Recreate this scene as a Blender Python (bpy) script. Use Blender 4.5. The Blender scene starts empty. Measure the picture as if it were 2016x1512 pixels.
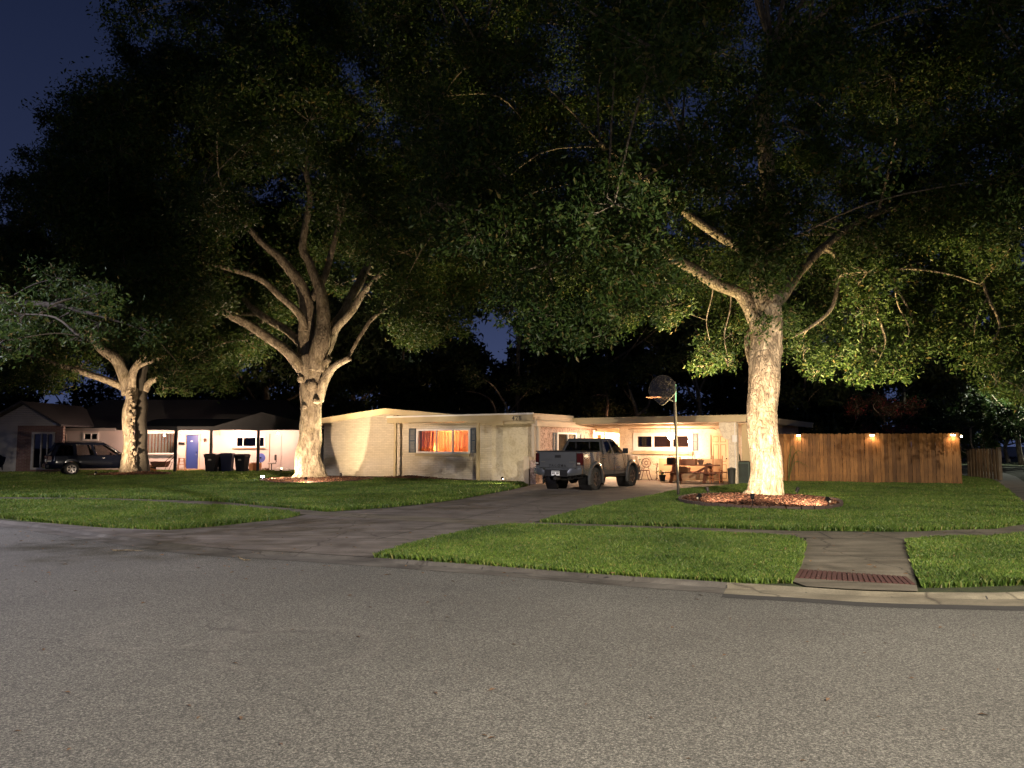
import bpy, math, random
import numpy as np
from mathutils import Vector, Matrix, noise
random.seed(7); RNG = np.random.default_rng(11)
R = math.radians
# ------------------------------------------------------------------ camera
F = 1514.0; PITCH = R(4.533); CAMZ = 1.6
sc = bpy.context.scene
cam_d = bpy.data.cameras.new('camera'); cam = bpy.data.objects.new('camera', cam_d)
sc.collection.objects.link(cam); sc.camera = cam
cam_d.sensor_width = 36; cam_d.lens = 36*F/2016; cam_d.clip_end = 2000; cam_d.clip_start = 0.1
cam.location = (0, 0, CAMZ); cam.rotation_euler = (R(90)+PITCH, 0, 0)
# ------------------------------------------------------------------ world
w = bpy.data.worlds.new('World'); sc.world = w; w.use_nodes = True
nt = w.node_tree; bg = nt.nodes['Background']
# deep twilight sky: the Sky Texture with the sun just under the horizon behind the viewer, added to a blue dusk gradient
sky = nt.nodes.new('ShaderNodeTexSky'); sky.sky_type = 'NISHITA'; sky.sun_disc = False
sky.sun_elevation = R(-4.5); sky.sun_rotation = R(165); sky.air_density = 1.2; sky.dust_density = 0.6; sky.ozone_density = 3.0
wtc = nt.nodes.new('ShaderNodeTexCoord'); wsp = nt.nodes.new('ShaderNodeSeparateXYZ'); nt.links.new(wtc.outputs['Generated'], wsp.inputs[0])
wr = nt.nodes.new('ShaderNodeValToRGB'); nt.links.new(wsp.outputs['Z'], wr.inputs[0])
wr.color_ramp.elements[0].position = 0; wr.color_ramp.elements[0].color = (.056, .076, .170, 1)
wr.color_ramp.elements[1].position = .75; wr.color_ramp.elements[1].color = (.003, .004, .012, 1)
we = wr.color_ramp.elements.new(.28); we.color = (.017, .025, .062, 1); we2 = wr.color_ramp.elements.new(.5); we2.color = (.0085, .0135, .034, 1)
wm = nt.nodes.new('ShaderNodeMix'); wm.data_type = 'RGBA'; wm.blend_type = 'ADD'; wm.inputs['Factor'].default_value = 1
nt.links.new(wr.outputs[0], wm.inputs['A']); nt.links.new(sky.outputs[0], wm.inputs['B'])
nt.links.new(wm.outputs['Result'], bg.inputs[0]); bg.inputs[1].default_value = 1.0
sc.view_settings.view_transform = 'Standard'; sc.view_settings.look = 'None'
sc.view_settings.exposure = 0; sc.view_settings.gamma = 1; sc.view_settings.use_curve_mapping = False
# faint sun lamp added to stand in for ambient sky glow
sd = bpy.data.lights.new('sky_glow_fill', 'SUN'); so = bpy.data.objects.new('sky_glow_fill', sd); sc.collection.objects.link(so)
sd.energy = 0.02; sd.angle = R(0.5); sd.color = (0.75, 0.82, 1); so.rotation_euler = (R(50), 0, R(35))
# lamp powers (watts)
P_R = 38500; P_L = 10500
# ------------------------------------------------------------------ helpers
COL = sc.collection
def ray(px, py):
    x = (px-1008)/F; z = (756-py)/F
    c, s = math.cos(PITCH), math.sin(PITCH)
    return Vector((x, c - z*s, s + z*c))
def G(px, py, z=0.0):
    d = ray(px, py); t = (z-CAMZ)/d.z
    return Vector((d.x*t, d.y*t, z))
def at(px, py, Y):
    d = ray(px, py); t = Y/d.y
    return Vector((d.x*t, Y, CAMZ+d.z*t))
def pxof(P):      # numpy (N,3) -> px,py
    P = np.atleast_2d(np.asarray(P, float)); c, s = math.cos(PITCH), math.sin(PITCH)
    x = P[:, 0]; y = P[:, 1]; z = P[:, 2]-CAMZ
    d = y*c + z*s; up = -y*s + z*c
    d = np.where(d < .1, .1, d)
    return 1008+F*x/d, 756-F*up/d
def link(o, parent=None):
    COL.objects.link(o)
    if parent is not None: o.parent = parent
    return o
def tag(o, label=None, cat=None, group=None, kind=None):
    if label: o['label'] = label
    if cat: o['category'] = cat
    if group: o['group'] = group
    if kind: o['kind'] = kind
    return o
def empty(name, loc=(0, 0, 0), rz=0, label=None, cat=None, group=None):
    o = bpy.data.objects.new(name, None); o.location = loc; o.rotation_euler = (0, 0, rz)
    link(o); return tag(o, label, cat, group)
def kids(o): return [c for c in bpy.data.objects if c.parent == o]
def copy_tree(o, parent=None):
    c = o.copy(); COL.objects.link(c); c.parent = parent
    for ch in kids(o): copy_tree(ch, c)
    return c
def arr_mesh(name, V, Q, mat, parent=None, smooth=False, n=4):
    me = bpy.data.meshes.new(name)
    V = np.asarray(V, np.float32); Q = np.asarray(Q, np.int32)
    me.vertices.add(len(V)); me.vertices.foreach_set('co', V.ravel())
    me.loops.add(Q.size); me.loops.foreach_set('vertex_index', Q.ravel())
    me.polygons.add(len(Q)); me.polygons.foreach_set('loop_start', np.arange(0, Q.size, n, dtype=np.int32))
    me.polygons.foreach_set('loop_total', np.full(len(Q), n, np.int32))
    me.polygons.foreach_set('use_smooth', np.full(len(Q), smooth))
    me.update(calc_edges=True); me.validate()
    if mat: me.materials.append(mat)
    return link(bpy.data.objects.new(name, me), parent)
class MB:
    def __init__(s): s.v = []; s.f = []; s.M = None
    def add(s, vs, fs):
        n = len(s.v)
        s.v += [tuple(s.M @ Vector(p)) if s.M else tuple(p) for p in vs]
        s.f += [tuple(i+n for i in f) for f in fs]; return s
    def box(s, x0, x1, y0, y1, z0, z1):
        vs = [(x, y, z) for z in (z0, z1) for y in (y0, y1) for x in (x0, x1)]
        return s.add(vs, [(0, 2, 3, 1), (4, 5, 7, 6), (0, 1, 5, 4), (2, 6, 7, 3), (0, 4, 6, 2), (1, 3, 7, 5)])
    def beam(s, p, q, wd, dp=None, up=(0, 0, 1)):
        p = Vector(p); q = Vector(q); dp = dp or wd
        d = (q-p).normalized(); a = d.cross(Vector(up))
        if a.length < 1e-3: a = d.cross(Vector((1, 0, 0)))
        a.normalize(); b = a.cross(d)
        vs = [e+a*sx*wd/2+b*sy*dp/2 for e in (p, q) for sx, sy in ((-1, -1), (1, -1), (1, 1), (-1, 1))]
        return s.add(vs, [(3, 2, 1, 0), (4, 5, 6, 7)]+[(i, (i+1) % 4, 4+(i+1) % 4, 4+i) for i in range(4)])
    def tube(s, pts, rad, seg=8, cap=True, disp=None):
        pts = [Vector(p) for p in pts]
        if not hasattr(rad, '__len__'): rad = [rad]*len(pts)
        n = len(pts); vs = []
        a = None
        for i, p in enumerate(pts):
            d = (pts[min(i+1, n-1)]-pts[max(i-1, 0)])
            d = d.normalized() if d.length > 1e-6 else Vector((0, 0, 1))
            if a is None:
                a = d.cross(Vector((0, 1, 0)))
                if a.length < .1: a = d.cross(Vector((1, 0, 0)))
            a = (a-d*a.dot(d)).normalized(); b = d.cross(a)
            for k in range(seg):
                t = 2*math.pi*k/seg
                r = rad[i]*(disp(i, t, p) if disp else 1)
                vs.append(p+(a*math.cos(t)+b*math.sin(t))*r)
        fs = [(i*seg+k, i*seg+(k+1) % seg, (i+1)*seg+(k+1) % seg, (i+1)*seg+k) for i in range(n-1) for k in range(seg)]
        if cap: fs += [tuple(range(seg))[::-1], tuple((n-1)*seg+k for k in range(seg))]
        return s.add(vs, fs)
    def lathe(s, prof, c=(0, 0, 0), axis='z', seg=24, cap=True):
        vs = []
        for (r, h) in prof:
            for k in range(seg):
                t = 2*math.pi*k/seg; x, y = r*math.cos(t), r*math.sin(t)
                p = {'z': (x, y, h), 'x': (h, x, y), 'y': (x, h, y)}[axis]
                vs.append((p[0]+c[0], p[1]+c[1], p[2]+c[2]))
        n = len(prof)
        fs = [(i*seg+k, i*seg+(k+1) % seg, (i+1)*seg+(k+1) % seg, (i+1)*seg+k) for i in range(n-1) for k in range(seg)]
        if cap: fs += [tuple(range(seg))[::-1], tuple((n-1)*seg+k for k in range(seg))]
        return s.add(vs, fs)
    def prism(s, poly, h0, h1, plane='xy'):
        def P(a, b, h): return {'xy': (a, b, h), 'xz': (a, h, b), 'yz': (h, a, b)}[plane]
        n = len(poly)
        vs = [P(a, b, h0) for a, b in poly]+[P(a, b, h1) for a, b in poly]
        return s.add(vs, [tuple(range(n))[::-1], tuple(range(n, 2*n))]+[(i, (i+1) % n, n+(i+1) % n, n+i) for i in range(n)])
    def loft(s, rings, closed=True):
        n = len(rings[0]); vs = [p for r in rings for p in r]
        fs = [(i*n+k, i*n+(k+1) % n, (i+1)*n+(k+1) % n, (i+1)*n+k) for i in range(len(rings)-1) for k in range(n if closed else n-1)]
        if closed: fs += [tuple(range(n))[::-1], tuple((len(rings)-1)*n+k for k in range(n))]
        return s.add(vs, fs)
    def build(s, name, mat, parent=None, smooth=False, bevel=0, angle=40):
        me = bpy.data.meshes.new(name); me.from_pydata(s.v, [], s.f); me.update()
        import bmesh
        bm = bmesh.new(); bm.from_mesh(me); bmesh.ops.recalc_face_normals(bm, faces=bm.faces); bm.to_mesh(me); bm.free()
        if mat: me.materials.append(mat)
        if smooth:
            for p in me.polygons: p.use_smooth = True
            me.set_sharp_from_angle(angle=R(angle))
        o = link(bpy.data.objects.new(name, me), parent)
        if bevel:
            m = o.modifiers.new('bevel', 'BEVEL'); m.width = bevel; m.segments = 2; m.limit_method = 'ANGLE'; m.angle_limit = R(40)
        return o
def smoothpath(pts, sub=6):
    pts = [Vector(p) if not isinstance(p, tuple) or len(p) == 3 else Vector(p) for p in pts]
    out = []
    n = len(pts)
    for i in range(n-1):
        p0 = pts[max(i-1, 0)]; p1 = pts[i]; p2 = pts[i+1]; p3 = pts[min(i+2, n-1)]
        for k in range(sub):
            t = k/sub
            out.append(.5*((2*p1)+(p2-p0)*t+(2*p0-5*p1+4*p2-p3)*t*t+(3*p1-p0-3*p2+p3)*t**3))
    out.append(pts[-1]); return out
# ------------------------------------------------------------------ materials
def newmat(name):
    m = bpy.data.materials.new(name); m.use_nodes = True
    return m, m.node_tree, m.node_tree.nodes['Principled BSDF']
def mat(name, col, rough=.6, metal=0, nscale=0, namt=0, bump=0, bscale=30, spec=.5, emit=None, es=0):
    m, t, b = newmat(name); N = t.nodes; L = t.links
    b.inputs['Base Color'].default_value = (*col, 1); b.inputs['Roughness'].default_value = rough
    b.inputs['Metallic'].default_value = metal; b.inputs['Specular IOR Level'].default_value = spec
    tc = N.new('ShaderNodeTexCoord')
    if namt:
        n = N.new('ShaderNodeTexNoise'); n.inputs['Scale'].default_value = nscale; n.inputs['Detail'].default_value = 6
        L.new(tc.outputs['Object'], n.inputs[0])
        mx = N.new('ShaderNodeMix'); mx.data_type = 'RGBA'
        mx.inputs['A'].default_value = (*[c*(1-namt) for c in col], 1); mx.inputs['B'].default_value = (*[min(1, c*(1+namt)) for c in col], 1)
        L.new(n.outputs[0], mx.inputs['Factor']); L.new(mx.outputs['Result'], b.inputs['Base Color'])
    if bump:
        n = N.new('ShaderNodeTexNoise'); n.inputs['Scale'].default_value = bscale; n.inputs['Detail'].default_value = 5
        L.new(tc.outputs['Object'], n.inputs[0])
        bp = N.new('ShaderNodeBump'); bp.inputs['Strength'].default_value = bump; bp.inputs['Distance'].default_value = .02
        L.new(n.outputs[0], bp.inputs['Height']); L.new(bp.outputs[0], b.inputs['Normal'])
    if emit:
        b.inputs['Emission Color'].default_value = (*emit, 1); b.inputs['Emission Strength'].default_value = es
    return m
def glass(name, tint=(.8, .85, .85), rough=.02, refl=.12):
    m = bpy.data.materials.new(name); m.use_nodes = True; t = m.node_tree; N = t.nodes; L = t.links
    N.remove(N['Principled BSDF']); o = N['Material Output']
    tr = N.new('ShaderNodeBsdfTransparent'); tr.inputs[0].default_value = (*tint, 1)
    gl = N.new('ShaderNodeBsdfGlossy'); gl.inputs['Roughness'].default_value = rough
    fr = N.new('ShaderNodeFresnel'); fr.inputs[0].default_value = 1.5
    ad = N.new('ShaderNodeMath'); ad.operation = 'ADD'; ad.inputs[1].default_value = refl*.3
    mx = N.new('ShaderNodeMixShader'); L.new(fr.outputs[0], ad.inputs[0]); L.new(ad.outputs[0], mx.inputs[0])
    L.new(tr.outputs[0], mx.inputs[1]); L.new(gl.outputs[0], mx.inputs[2]); L.new(mx.outputs[0], o.inputs[0])
    return m
def emis(name, col, s): return mat(name, (.8, .8, .8), emit=col, es=s)
def ramp(N, stops):
    r = N.new('ShaderNodeValToRGB'); e = r.color_ramp.elements
    while len(e) < len(stops): e.new(.5)
    for i, (p, c) in enumerate(stops):
        e[i].position = p; e[i].color = (*c, 1) if len(c) == 3 else c
    return r
def noise_n(t, vec, scale, detail=5, rough=.5, dist=0):
    n = t.nodes.new('ShaderNodeTexNoise'); n.inputs['Scale'].default_value = scale; n.inputs['Detail'].default_value = detail
    n.inputs['Roughness'].default_value = rough; n.inputs['Distortion'].default_value = dist
    t.links.new(vec, n.inputs[0]); return n.outputs[0]
def mixc(t, fac, a, b, mode='MIX'):
    mx = t.nodes.new('ShaderNodeMix'); mx.data_type = 'RGBA'; mx.blend_type = mode
    for k, v in (('Factor', fac), ('A', a), ('B', b)):
        if hasattr(v, 'links') or hasattr(v, 'is_output'): t.links.new(v, mx.inputs[k])
        elif k == 'Factor': mx.inputs[k].default_value = v
        else: mx.inputs[k].default_value = (*v, 1)
    return mx.outputs['Result']
def mathn(t, op, a, b=0.0):
    n = t.nodes.new('ShaderNodeMath'); n.operation = op
    for i, v in enumerate((a, b)):
        if hasattr(v, 'is_output'): t.links.new(v, n.inputs[i])
        else: n.inputs[i].default_value = v
    return n.outputs[0]
def bumpn(t, h, strength, dist=.02):
    bp = t.nodes.new('ShaderNodeBump'); bp.inputs['Strength'].default_value = strength; bp.inputs['Distance'].default_value = dist
    t.links.new(h, bp.inputs['Height']); return bp.outputs[0]
def objco(t, scale=(1, 1, 1), rot=(0, 0, 0)):
    tc = t.nodes.new('ShaderNodeTexCoord'); mp = t.nodes.new('ShaderNodeMapping')
    mp.inputs['Scale'].default_value = scale; mp.inputs['Rotation'].default_value = rot
    t.links.new(tc.outputs['Object'], mp.inputs[0]); return mp.outputs[0]
ZRV = -.05
def m_asphalt():
    m, t, b = newmat('asphalt'); c = objco(t)
    n1 = noise_n(t, c, 68, 4, .9); r1 = ramp(t.nodes, [(.36, (.016, .016, .0155)), (.5, (.068, .068, .063)), (.64, (.265, .26, .238))]); t.links.new(n1, r1.inputs[0])
    n2 = noise_n(t, c, .35, 5, .6); r2 = ramp(t.nodes, [(.3, (.78, .77, .76)), (.7, (1.15, 1.14, 1.12))]); t.links.new(n2, r2.inputs[0])
    col = mixc(t, 1.0, r1.outputs[0], r2.outputs[0], 'MULTIPLY')
    # cracks
    dn = t.nodes.new('ShaderNodeTexNoise'); dn.inputs['Scale'].default_value = 1.2; dn.inputs['Detail'].default_value = 8; t.links.new(c, dn.inputs[0])
    va = t.nodes.new('ShaderNodeVectorMath'); va.operation = 'MULTIPLY_ADD'; va.inputs[1].default_value = (.9, .9, 0)
    t.links.new(dn.outputs['Color'], va.inputs[0]); t.links.new(c, va.inputs[2])
    vo = t.nodes.new('ShaderNodeTexVoronoi'); vo.feature = 'DISTANCE_TO_EDGE'; vo.inputs['Scale'].default_value = .22; t.links.new(va.outputs[0], vo.inputs[0])
    msk = noise_n(t, c, .5, 4); mk = ramp(t.nodes, [(.42, (0, 0, 0)), (.52, (1, 1, 1))]); t.links.new(msk, mk.inputs[0])
    cr = ramp(t.nodes, [(.0, (1, 1, 1)), (.0034, (0, 0, 0))]); t.links.new(vo.outputs[0], cr.inputs[0])
    f = mathn(t, 'MULTIPLY', cr.outputs[0], mk.outputs[0]); f = mathn(t, 'MULTIPLY', f, .4)
    col = mixc(t, f, col, (.01, .009, .008))
    # pale worn scuff rings
    for (qx, qy, rr_) in ((-3.05, 7.0, .62), (-1.75, 6.45, .66), (-4.6, 3.9, 1.5)):
        vd = t.nodes.new('ShaderNodeVectorMath'); vd.operation = 'DISTANCE'; vd.inputs[1].default_value = (qx, qy, ZRV); t.links.new(c, vd.inputs[0])
        q = mathn(t, 'ADD', mathn(t, 'ABSOLUTE', mathn(t, 'SUBTRACT', vd.outputs['Value'], rr_)), mathn(t, 'MULTIPLY', noise_n(t, c, 3, 4), .12))
        rg = ramp(t.nodes, [(.05, (1, 1, 1)), (.16, (0, 0, 0))]); t.links.new(q, rg.inputs[0])
        col = mixc(t, mathn(t, 'MULTIPLY', rg.outputs[0], .13), col, (.24, .22, .20))
    # pale specks
    v2 = t.nodes.new('ShaderNodeTexVoronoi'); v2.inputs['Scale'].default_value = 3.2; t.links.new(c, v2.inputs[0])
    sp = ramp(t.nodes, [(.0, (1, 1, 1)), (.035, (0, 0, 0))]); t.links.new(v2.outputs[0], sp.inputs[0])
    col = mixc(t, mathn(t, 'MULTIPLY', sp.outputs[0], .6), col, (.6, .58, .55))
    t.links.new(col, b.inputs['Base Color']); b.inputs['Roughness'].default_value = .85
    n3 = noise_n(t, c, 80, 4, .8)
    t.links.new(bumpn(t, n3, .5, .006), b.inputs['Normal']); return m
def m_concrete(name, c0=(.20, .175, .15), c1=(.34, .30, .26), rot=0):
    m, t, b = newmat(name); c = objco(t)
    n1 = noise_n(t, c, 1.3, 8, .65, .6); r1 = ramp(t.nodes, [(.32, c0), (.68, c1)]); t.links.new(n1, r1.inputs[0])
    n2 = noise_n(t, objco(t, (1, 5, 1), (0, 0, rot)), .7, 6, .6, .5); r2 = ramp(t.nodes, [(.35, (.6, .58, .56)), (.6, (1, 1, 1))]); t.links.new(n2, r2.inputs[0])
    col = mixc(t, 1.0, r1.outputs[0], r2.outputs[0], 'MULTIPLY')
    n3 = noise_n(t, c, 55, 4, .7); r3 = ramp(t.nodes, [(.3, (.8, .8, .8)), (.7, (1.15, 1.15, 1.15))]); t.links.new(n3, r3.inputs[0])
    col = mixc(t, 1.0, col, r3.outputs[0], 'MULTIPLY')
    dn = t.nodes.new('ShaderNodeTexNoise'); dn.inputs['Scale'].default_value = 1.5; dn.inputs['Detail'].default_value = 7; t.links.new(c, dn.inputs[0])
    va = t.nodes.new('ShaderNodeVectorMath'); va.operation = 'MULTIPLY_ADD'; va.inputs[1].default_value = (.7, .7, 0)
    t.links.new(dn.outputs['Color'], va.inputs[0]); t.links.new(c, va.inputs[2])
    vo = t.nodes.new('ShaderNodeTexVoronoi'); vo.feature = 'DISTANCE_TO_EDGE'; vo.inputs['Scale'].default_value = .38; t.links.new(va.outputs[0], vo.inputs[0])
    cr = ramp(t.nodes, [(.0, (1, 1, 1)), (.006, (0, 0, 0))]); t.links.new(vo.outputs[0], cr.inputs[0])
    col = mixc(t, mathn(t, 'MULTIPLY', cr.outputs[0], .75), col, (.02, .016, .012))
    t.links.new(col, b.inputs['Base Color']); b.inputs['Roughness'].default_value = .85
    t.links.new(bumpn(t, n3, .35, .01), b.inputs['Normal']); return m
def m_soil():
    m, t, b = newmat('thatch_soil'); c = objco(t)
    n1 = noise_n(t, c, 9, 8, .7); r1 = ramp(t.nodes, [(.3, (.012, .014, .006)), (.55, (.035, .045, .014)), (.75, (.06, .052, .025))]); t.links.new(n1, r1.inputs[0])
    t.links.new(r1.outputs[0], b.inputs['Base Color']); b.inputs['Roughness'].default_value = .95
    t.links.new(bumpn(t, noise_n(t, c, 40, 5, .8), .8, .03), b.inputs['Normal']); return m
def m_foliage(name, cols, trans=.25, rough=.45, spec=.4):
    m, t, b = newmat(name); g = t.nodes.new('ShaderNodeNewGeometry')
    r = ramp(t.nodes, cols); t.links.new(g.outputs['Random Per Island'], r.inputs[0])
    n = noise_n(t, objco(t), .6, 3); rr = ramp(t.nodes, [(.3, (.58, .62, .55)), (.7, (1.35, 1.28, 1.1))]); t.links.new(n, rr.inputs[0])
    col = mixc(t, 1.0, r.outputs[0], rr.outputs[0], 'MULTIPLY')
    t.links.new(col, b.inputs['Base Color']); b.inputs['Roughness'].default_value = rough; b.inputs['Specular IOR Level'].default_value = spec
    tl = t.nodes.new('ShaderNodeBsdfTranslucent'); t.links.new(col, tl.inputs[0])
    mx = t.nodes.new('ShaderNodeMixShader'); mx.inputs[0].default_value = trans
    t.links.new(b.outputs[0], mx.inputs[1]); t.links.new(tl.outputs[0], mx.inputs[2]); t.links.new(mx.outputs[0], t.nodes['Material Output'].inputs[0])
    return m
def m_bark():
    m, t, b = newmat('oak_bark'); c = objco(t, (1, 1, .36))
    n1 = noise_n(t, c, 7, 10, .7, .8); r1 = ramp(t.nodes, [(.33, (.045, .033, .022)), (.47, (.20, .16, .11)), (.7, (.42, .36, .26))]); t.links.new(n1, r1.inputs[0])
    n2 = noise_n(t, objco(t), 2.2, 5); r2 = ramp(t.nodes, [(.5, (1, 1, 1)), (.7, (.70, .68, .58))]); t.links.new(n2, r2.inputs[0])
    t.links.new(mixc(t, 1.0, r1.outputs[0], r2.outputs[0], 'MULTIPLY'), b.inputs['Base Color']); b.inputs['Roughness'].default_value = .9
    vo = t.nodes.new('ShaderNodeTexVoronoi'); vo.feature = 'DISTANCE_TO_EDGE'; vo.inputs['Scale'].default_value = 13
    dn = t.nodes.new('ShaderNodeTexNoise'); dn.inputs['Scale'].default_value = 5; dn.inputs['Detail'].default_value = 5; t.links.new(c, dn.inputs[0])
    va = t.nodes.new('ShaderNodeVectorMath'); va.operation = 'MULTIPLY_ADD'; va.inputs[1].default_value = (.25, .25, .25)
    t.links.new(dn.outputs['Color'], va.inputs[0]); t.links.new(c, va.inputs[2]); t.links.new(va.outputs[0], vo.inputs[0])
    h = mathn(t, 'ADD', mathn(t, 'MULTIPLY', mathn(t, 'MINIMUM', vo.outputs[0], .25), 2.2), n1)
    t.links.new(bumpn(t, h, 1.0, .045), b.inputs['Normal']); return m
def m_brick(name, axis='xz', col=(.60, .53, .41), mortar=(.42, .36, .27), bump=.6, dirt=True):
    m, t, b = newmat(name); tc = t.nodes.new('ShaderNodeTexCoord'); sp = t.nodes.new('ShaderNodeSeparateXYZ'); t.links.new(tc.outputs['Object'], sp.inputs[0])
    cb = t.nodes.new('ShaderNodeCombineXYZ'); t.links.new(sp.outputs[axis[0].upper()], cb.inputs[0]); t.links.new(sp.outputs['Z'], cb.inputs[1])
    br = t.nodes.new('ShaderNodeTexBrick'); t.links.new(cb.outputs[0], br.inputs[0])
    br.inputs['Color1'].default_value = (*col, 1); br.inputs['Color2'].default_value = (*[c*.86 for c in col], 1); br.inputs['Mortar'].default_value = (*mortar, 1)
    br.inputs['Scale'].default_value = 1; br.inputs['Brick Width'].default_value = .30; br.inputs['Row Height'].default_value = .082
    br.inputs['Mortar Size'].default_value = .009; br.inputs['Mortar Smooth'].default_value = .3
    n = noise_n(t, tc.outputs['Object'], 3, 7, .65); r = ramp(t.nodes, [(.25, (.90, .89, .88)), (.7, (1.04, 1.04, 1.04))]); t.links.new(n, r.inputs[0])
    c = mixc(t, 1.0, br.outputs[0], r.outputs[0], 'MULTIPLY')
    if dirt:   # rain-splash grime low on the wall
        d = mathn(t, 'ADD', mathn(t, 'MULTIPLY', sp.outputs['Z'], -1.3), mathn(t, 'MULTIPLY', noise_n(t, tc.outputs['Object'], 1.7, 6, .7), 1.9))
        rd = ramp(t.nodes, [(.15, (0, 0, 0)), (.75, (1, 1, 1))]); t.links.new(d, rd.inputs[0])
        c = mixc(t, mathn(t, 'MULTIPLY', rd.outputs[0], .28), c, (.26, .23, .19))
    t.links.new(c, b.inputs['Base Color']); b.inputs['Roughness'].default_value = .8
    h = mathn(t, 'ADD', mathn(t, 'MULTIPLY', br.outputs['Fac'], -1), mathn(t, 'MULTIPLY', noise_n(t, tc.outputs['Object'], 25, 4), .4))
    t.links.new(bumpn(t, h, bump, .015), b.inputs['Normal']); return m
def m_stone(name, c0=(.62, .52, .42), c1=(.25, .17, .12), scale=9, dist=.03):
    m, t, b = newmat(name); c = objco(t)
    n = noise_n(t, c, scale, 5, .6, 1.6); r = ramp(t.nodes, [(.36, c1), (.46, tuple((a+d)/2 for a, d in zip(c0, c1))), (.54, c0)]); t.links.new(n, r.inputs[0])
    t.links.new(r.outputs[0], b.inputs['Base Color']); b.inputs['Roughness'].default_value = .85
    t.links.new(bumpn(t, n, 1, dist), b.inputs['Normal']); return m
def m_fence(name, c0, c1, axis_w=.14):
    m, t, b = newmat(name); c = objco(t)
    n = noise_n(t, objco(t, (6, 6, .5)), 5, 8, .7); r = ramp(t.nodes, [(.3, c0), (.7, c1)]); t.links.new(n, r.inputs[0])
    g = t.nodes.new('ShaderNodeNewGeometry'); r2 = ramp(t.nodes, [(0, (.55, .52, .50)), (.3, (.9, .88, .85)), (.75, (1.12, 1.1, 1.05)), (1, (1.4, 1.35, 1.2))]); t.links.new(g.outputs['Random Per Island'], r2.inputs[0])
    n4 = noise_n(t, c, .9, 5, .6); r4 = ramp(t.nodes, [(.35, (.7, .68, .66)), (.6, (1.1, 1.1, 1.1))]); t.links.new(n4, r4.inputs[0])
    col = mixc(t, 1.0, mixc(t, 1.0, r.outputs[0], r2.outputs[0], 'MULTIPLY'), r4.outputs[0], 'MULTIPLY')
    t.links.new(col, b.inputs['Base Color']); b.inputs['Roughness'].default_value = .8
    t.links.new(bumpn(t, n, .4, .01), b.inputs['Normal']); return m
def m_mulch():
    m, t, b = newmat('mulch_chips'); g = t.nodes.new('ShaderNodeNewGeometry')
    r = ramp(t.nodes, [(0, (.025, .010, .006)), (.4, (.09, .030, .015)), (.8, (.16, .062, .032)), (1, (.32, .19, .11))]); t.links.new(g.outputs['Random Per Island'], r.inputs[0])
    t.links.new(r.outputs[0], b.inputs['Base Color']); b.inputs['Roughness'].default_value = .9; return m
M = {}
M['asphalt'] = m_asphalt(); M['concrete'] = m_concrete('driveway_concrete', (.085, .073, .063), (.19, .170, .152), R(32))
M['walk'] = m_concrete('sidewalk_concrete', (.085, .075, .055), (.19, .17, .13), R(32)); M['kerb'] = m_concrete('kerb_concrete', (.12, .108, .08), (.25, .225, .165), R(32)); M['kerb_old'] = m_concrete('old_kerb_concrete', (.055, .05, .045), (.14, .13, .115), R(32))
M['soil'] = m_soil(); M['bark'] = m_bark()
M['grass'] = m_foliage('grass_blades', [(0, (.040, .083, .014)), (.5, (.083, .150, .026)), (.85, (.14, .21, .043)), (1, (.22, .20, .08))], .2, .5, .3)
M['leaf'] = m_foliage('oak_leaves', [(0, (.016, .038, .010)), (.5, (.036, .070, .016)), (.9, (.070, .105, .026)), (1, (.15, .11, .045))], .3, .5, .25)
M['leaf_dark'] = m_foliage('background_leaves', [(0, (.014, .03, .01)), (.6, (.03, .05, .018)), (1, (.06, .07, .03))], .2, .5, .3)
M['leaf_red'] = m_foliage('crape_myrtle_leaves', [(0, (.03, .03, .012)), (.7, (.07, .05, .025)), (.85, (.25, .04, .05)), (1, (.35, .05, .07))], .2)
M['brickA'] = m_brick('painted_brick', 'xz'); M['brickS'] = m_brick('painted_brick_side', 'yz')
M['flag'] = m_stone('cream_stonework', (.58, .51, .37), (.47, .40, .28), 5, .03)
M['pinkstone'] = m_stone('pink_stonework', (.62, .45, .37), (.20, .12, .09), 8, .04)
M['lace'] = m_stone('textured_stucco', (.66, .58, .44), (.50, .41, .30), 9, .01)
M['trim'] = mat('tan_trim', (.42, .34, .20), .6, 0, 2, .12, .1, 8); M['trimp'] = mat('cream_trim', (.55, .45, .33), .6, 0, 2, .1)
M['ceil'] = mat('cream_soffit', (.60, .48, .34), .7, 0, 2, .08); M['white'] = mat('white_paint', (.72, .69, .64), .5, 0, 3, .05)
M['shutter'] = mat('slate_shutter', (.055, .075, .10), .6); M['darkroof'] = mat('dark_roof', (.035, .035, .04), .9, 0, 3, .3, .4, 20)
M['slats'] = mat('blind_slats', (.42, .18, .10), .8, spec=.1); M['bulb_warm'] = emis('warm_bulb', (1, .72, .42), 60); M['bulb_white'] = emis('white_bulb', (.85, .85, 1), 60)
M['glass'] = glass('window_glass'); M['darkglass'] = glass('tinted_glass', (.10, .10, .11), .02, .1); M['midglass'] = glass('light_tinted_glass', (.55, .52, .5), .02, .1)
M['curtain'] = None; M['tintglass'] = glass('privacy_glass', (.3, .29, .28), .02, .05)
def m_curtain():
    m = bpy.data.materials.new('orange_curtain'); m.use_nodes = True; t = m.node_tree
    b = t.nodes['Principled BSDF']; b.inputs['Base Color'].default_value = (.60, .17, .06, 1)
    tl = t.nodes.new('ShaderNodeBsdfTranslucent'); tl.inputs[0].default_value = (.98, .36, .13, 1)
    mx = t.nodes.new('ShaderNodeMixShader'); mx.inputs[0].default_value = .7
    t.links.new(b.outputs[0], mx.inputs[1]); t.links.new(tl.outputs[0], mx.inputs[2]); t.links.new(mx.outputs[0], t.nodes['Material Output'].inputs[0]); return m
M['curtain'] = m_curtain()
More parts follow.
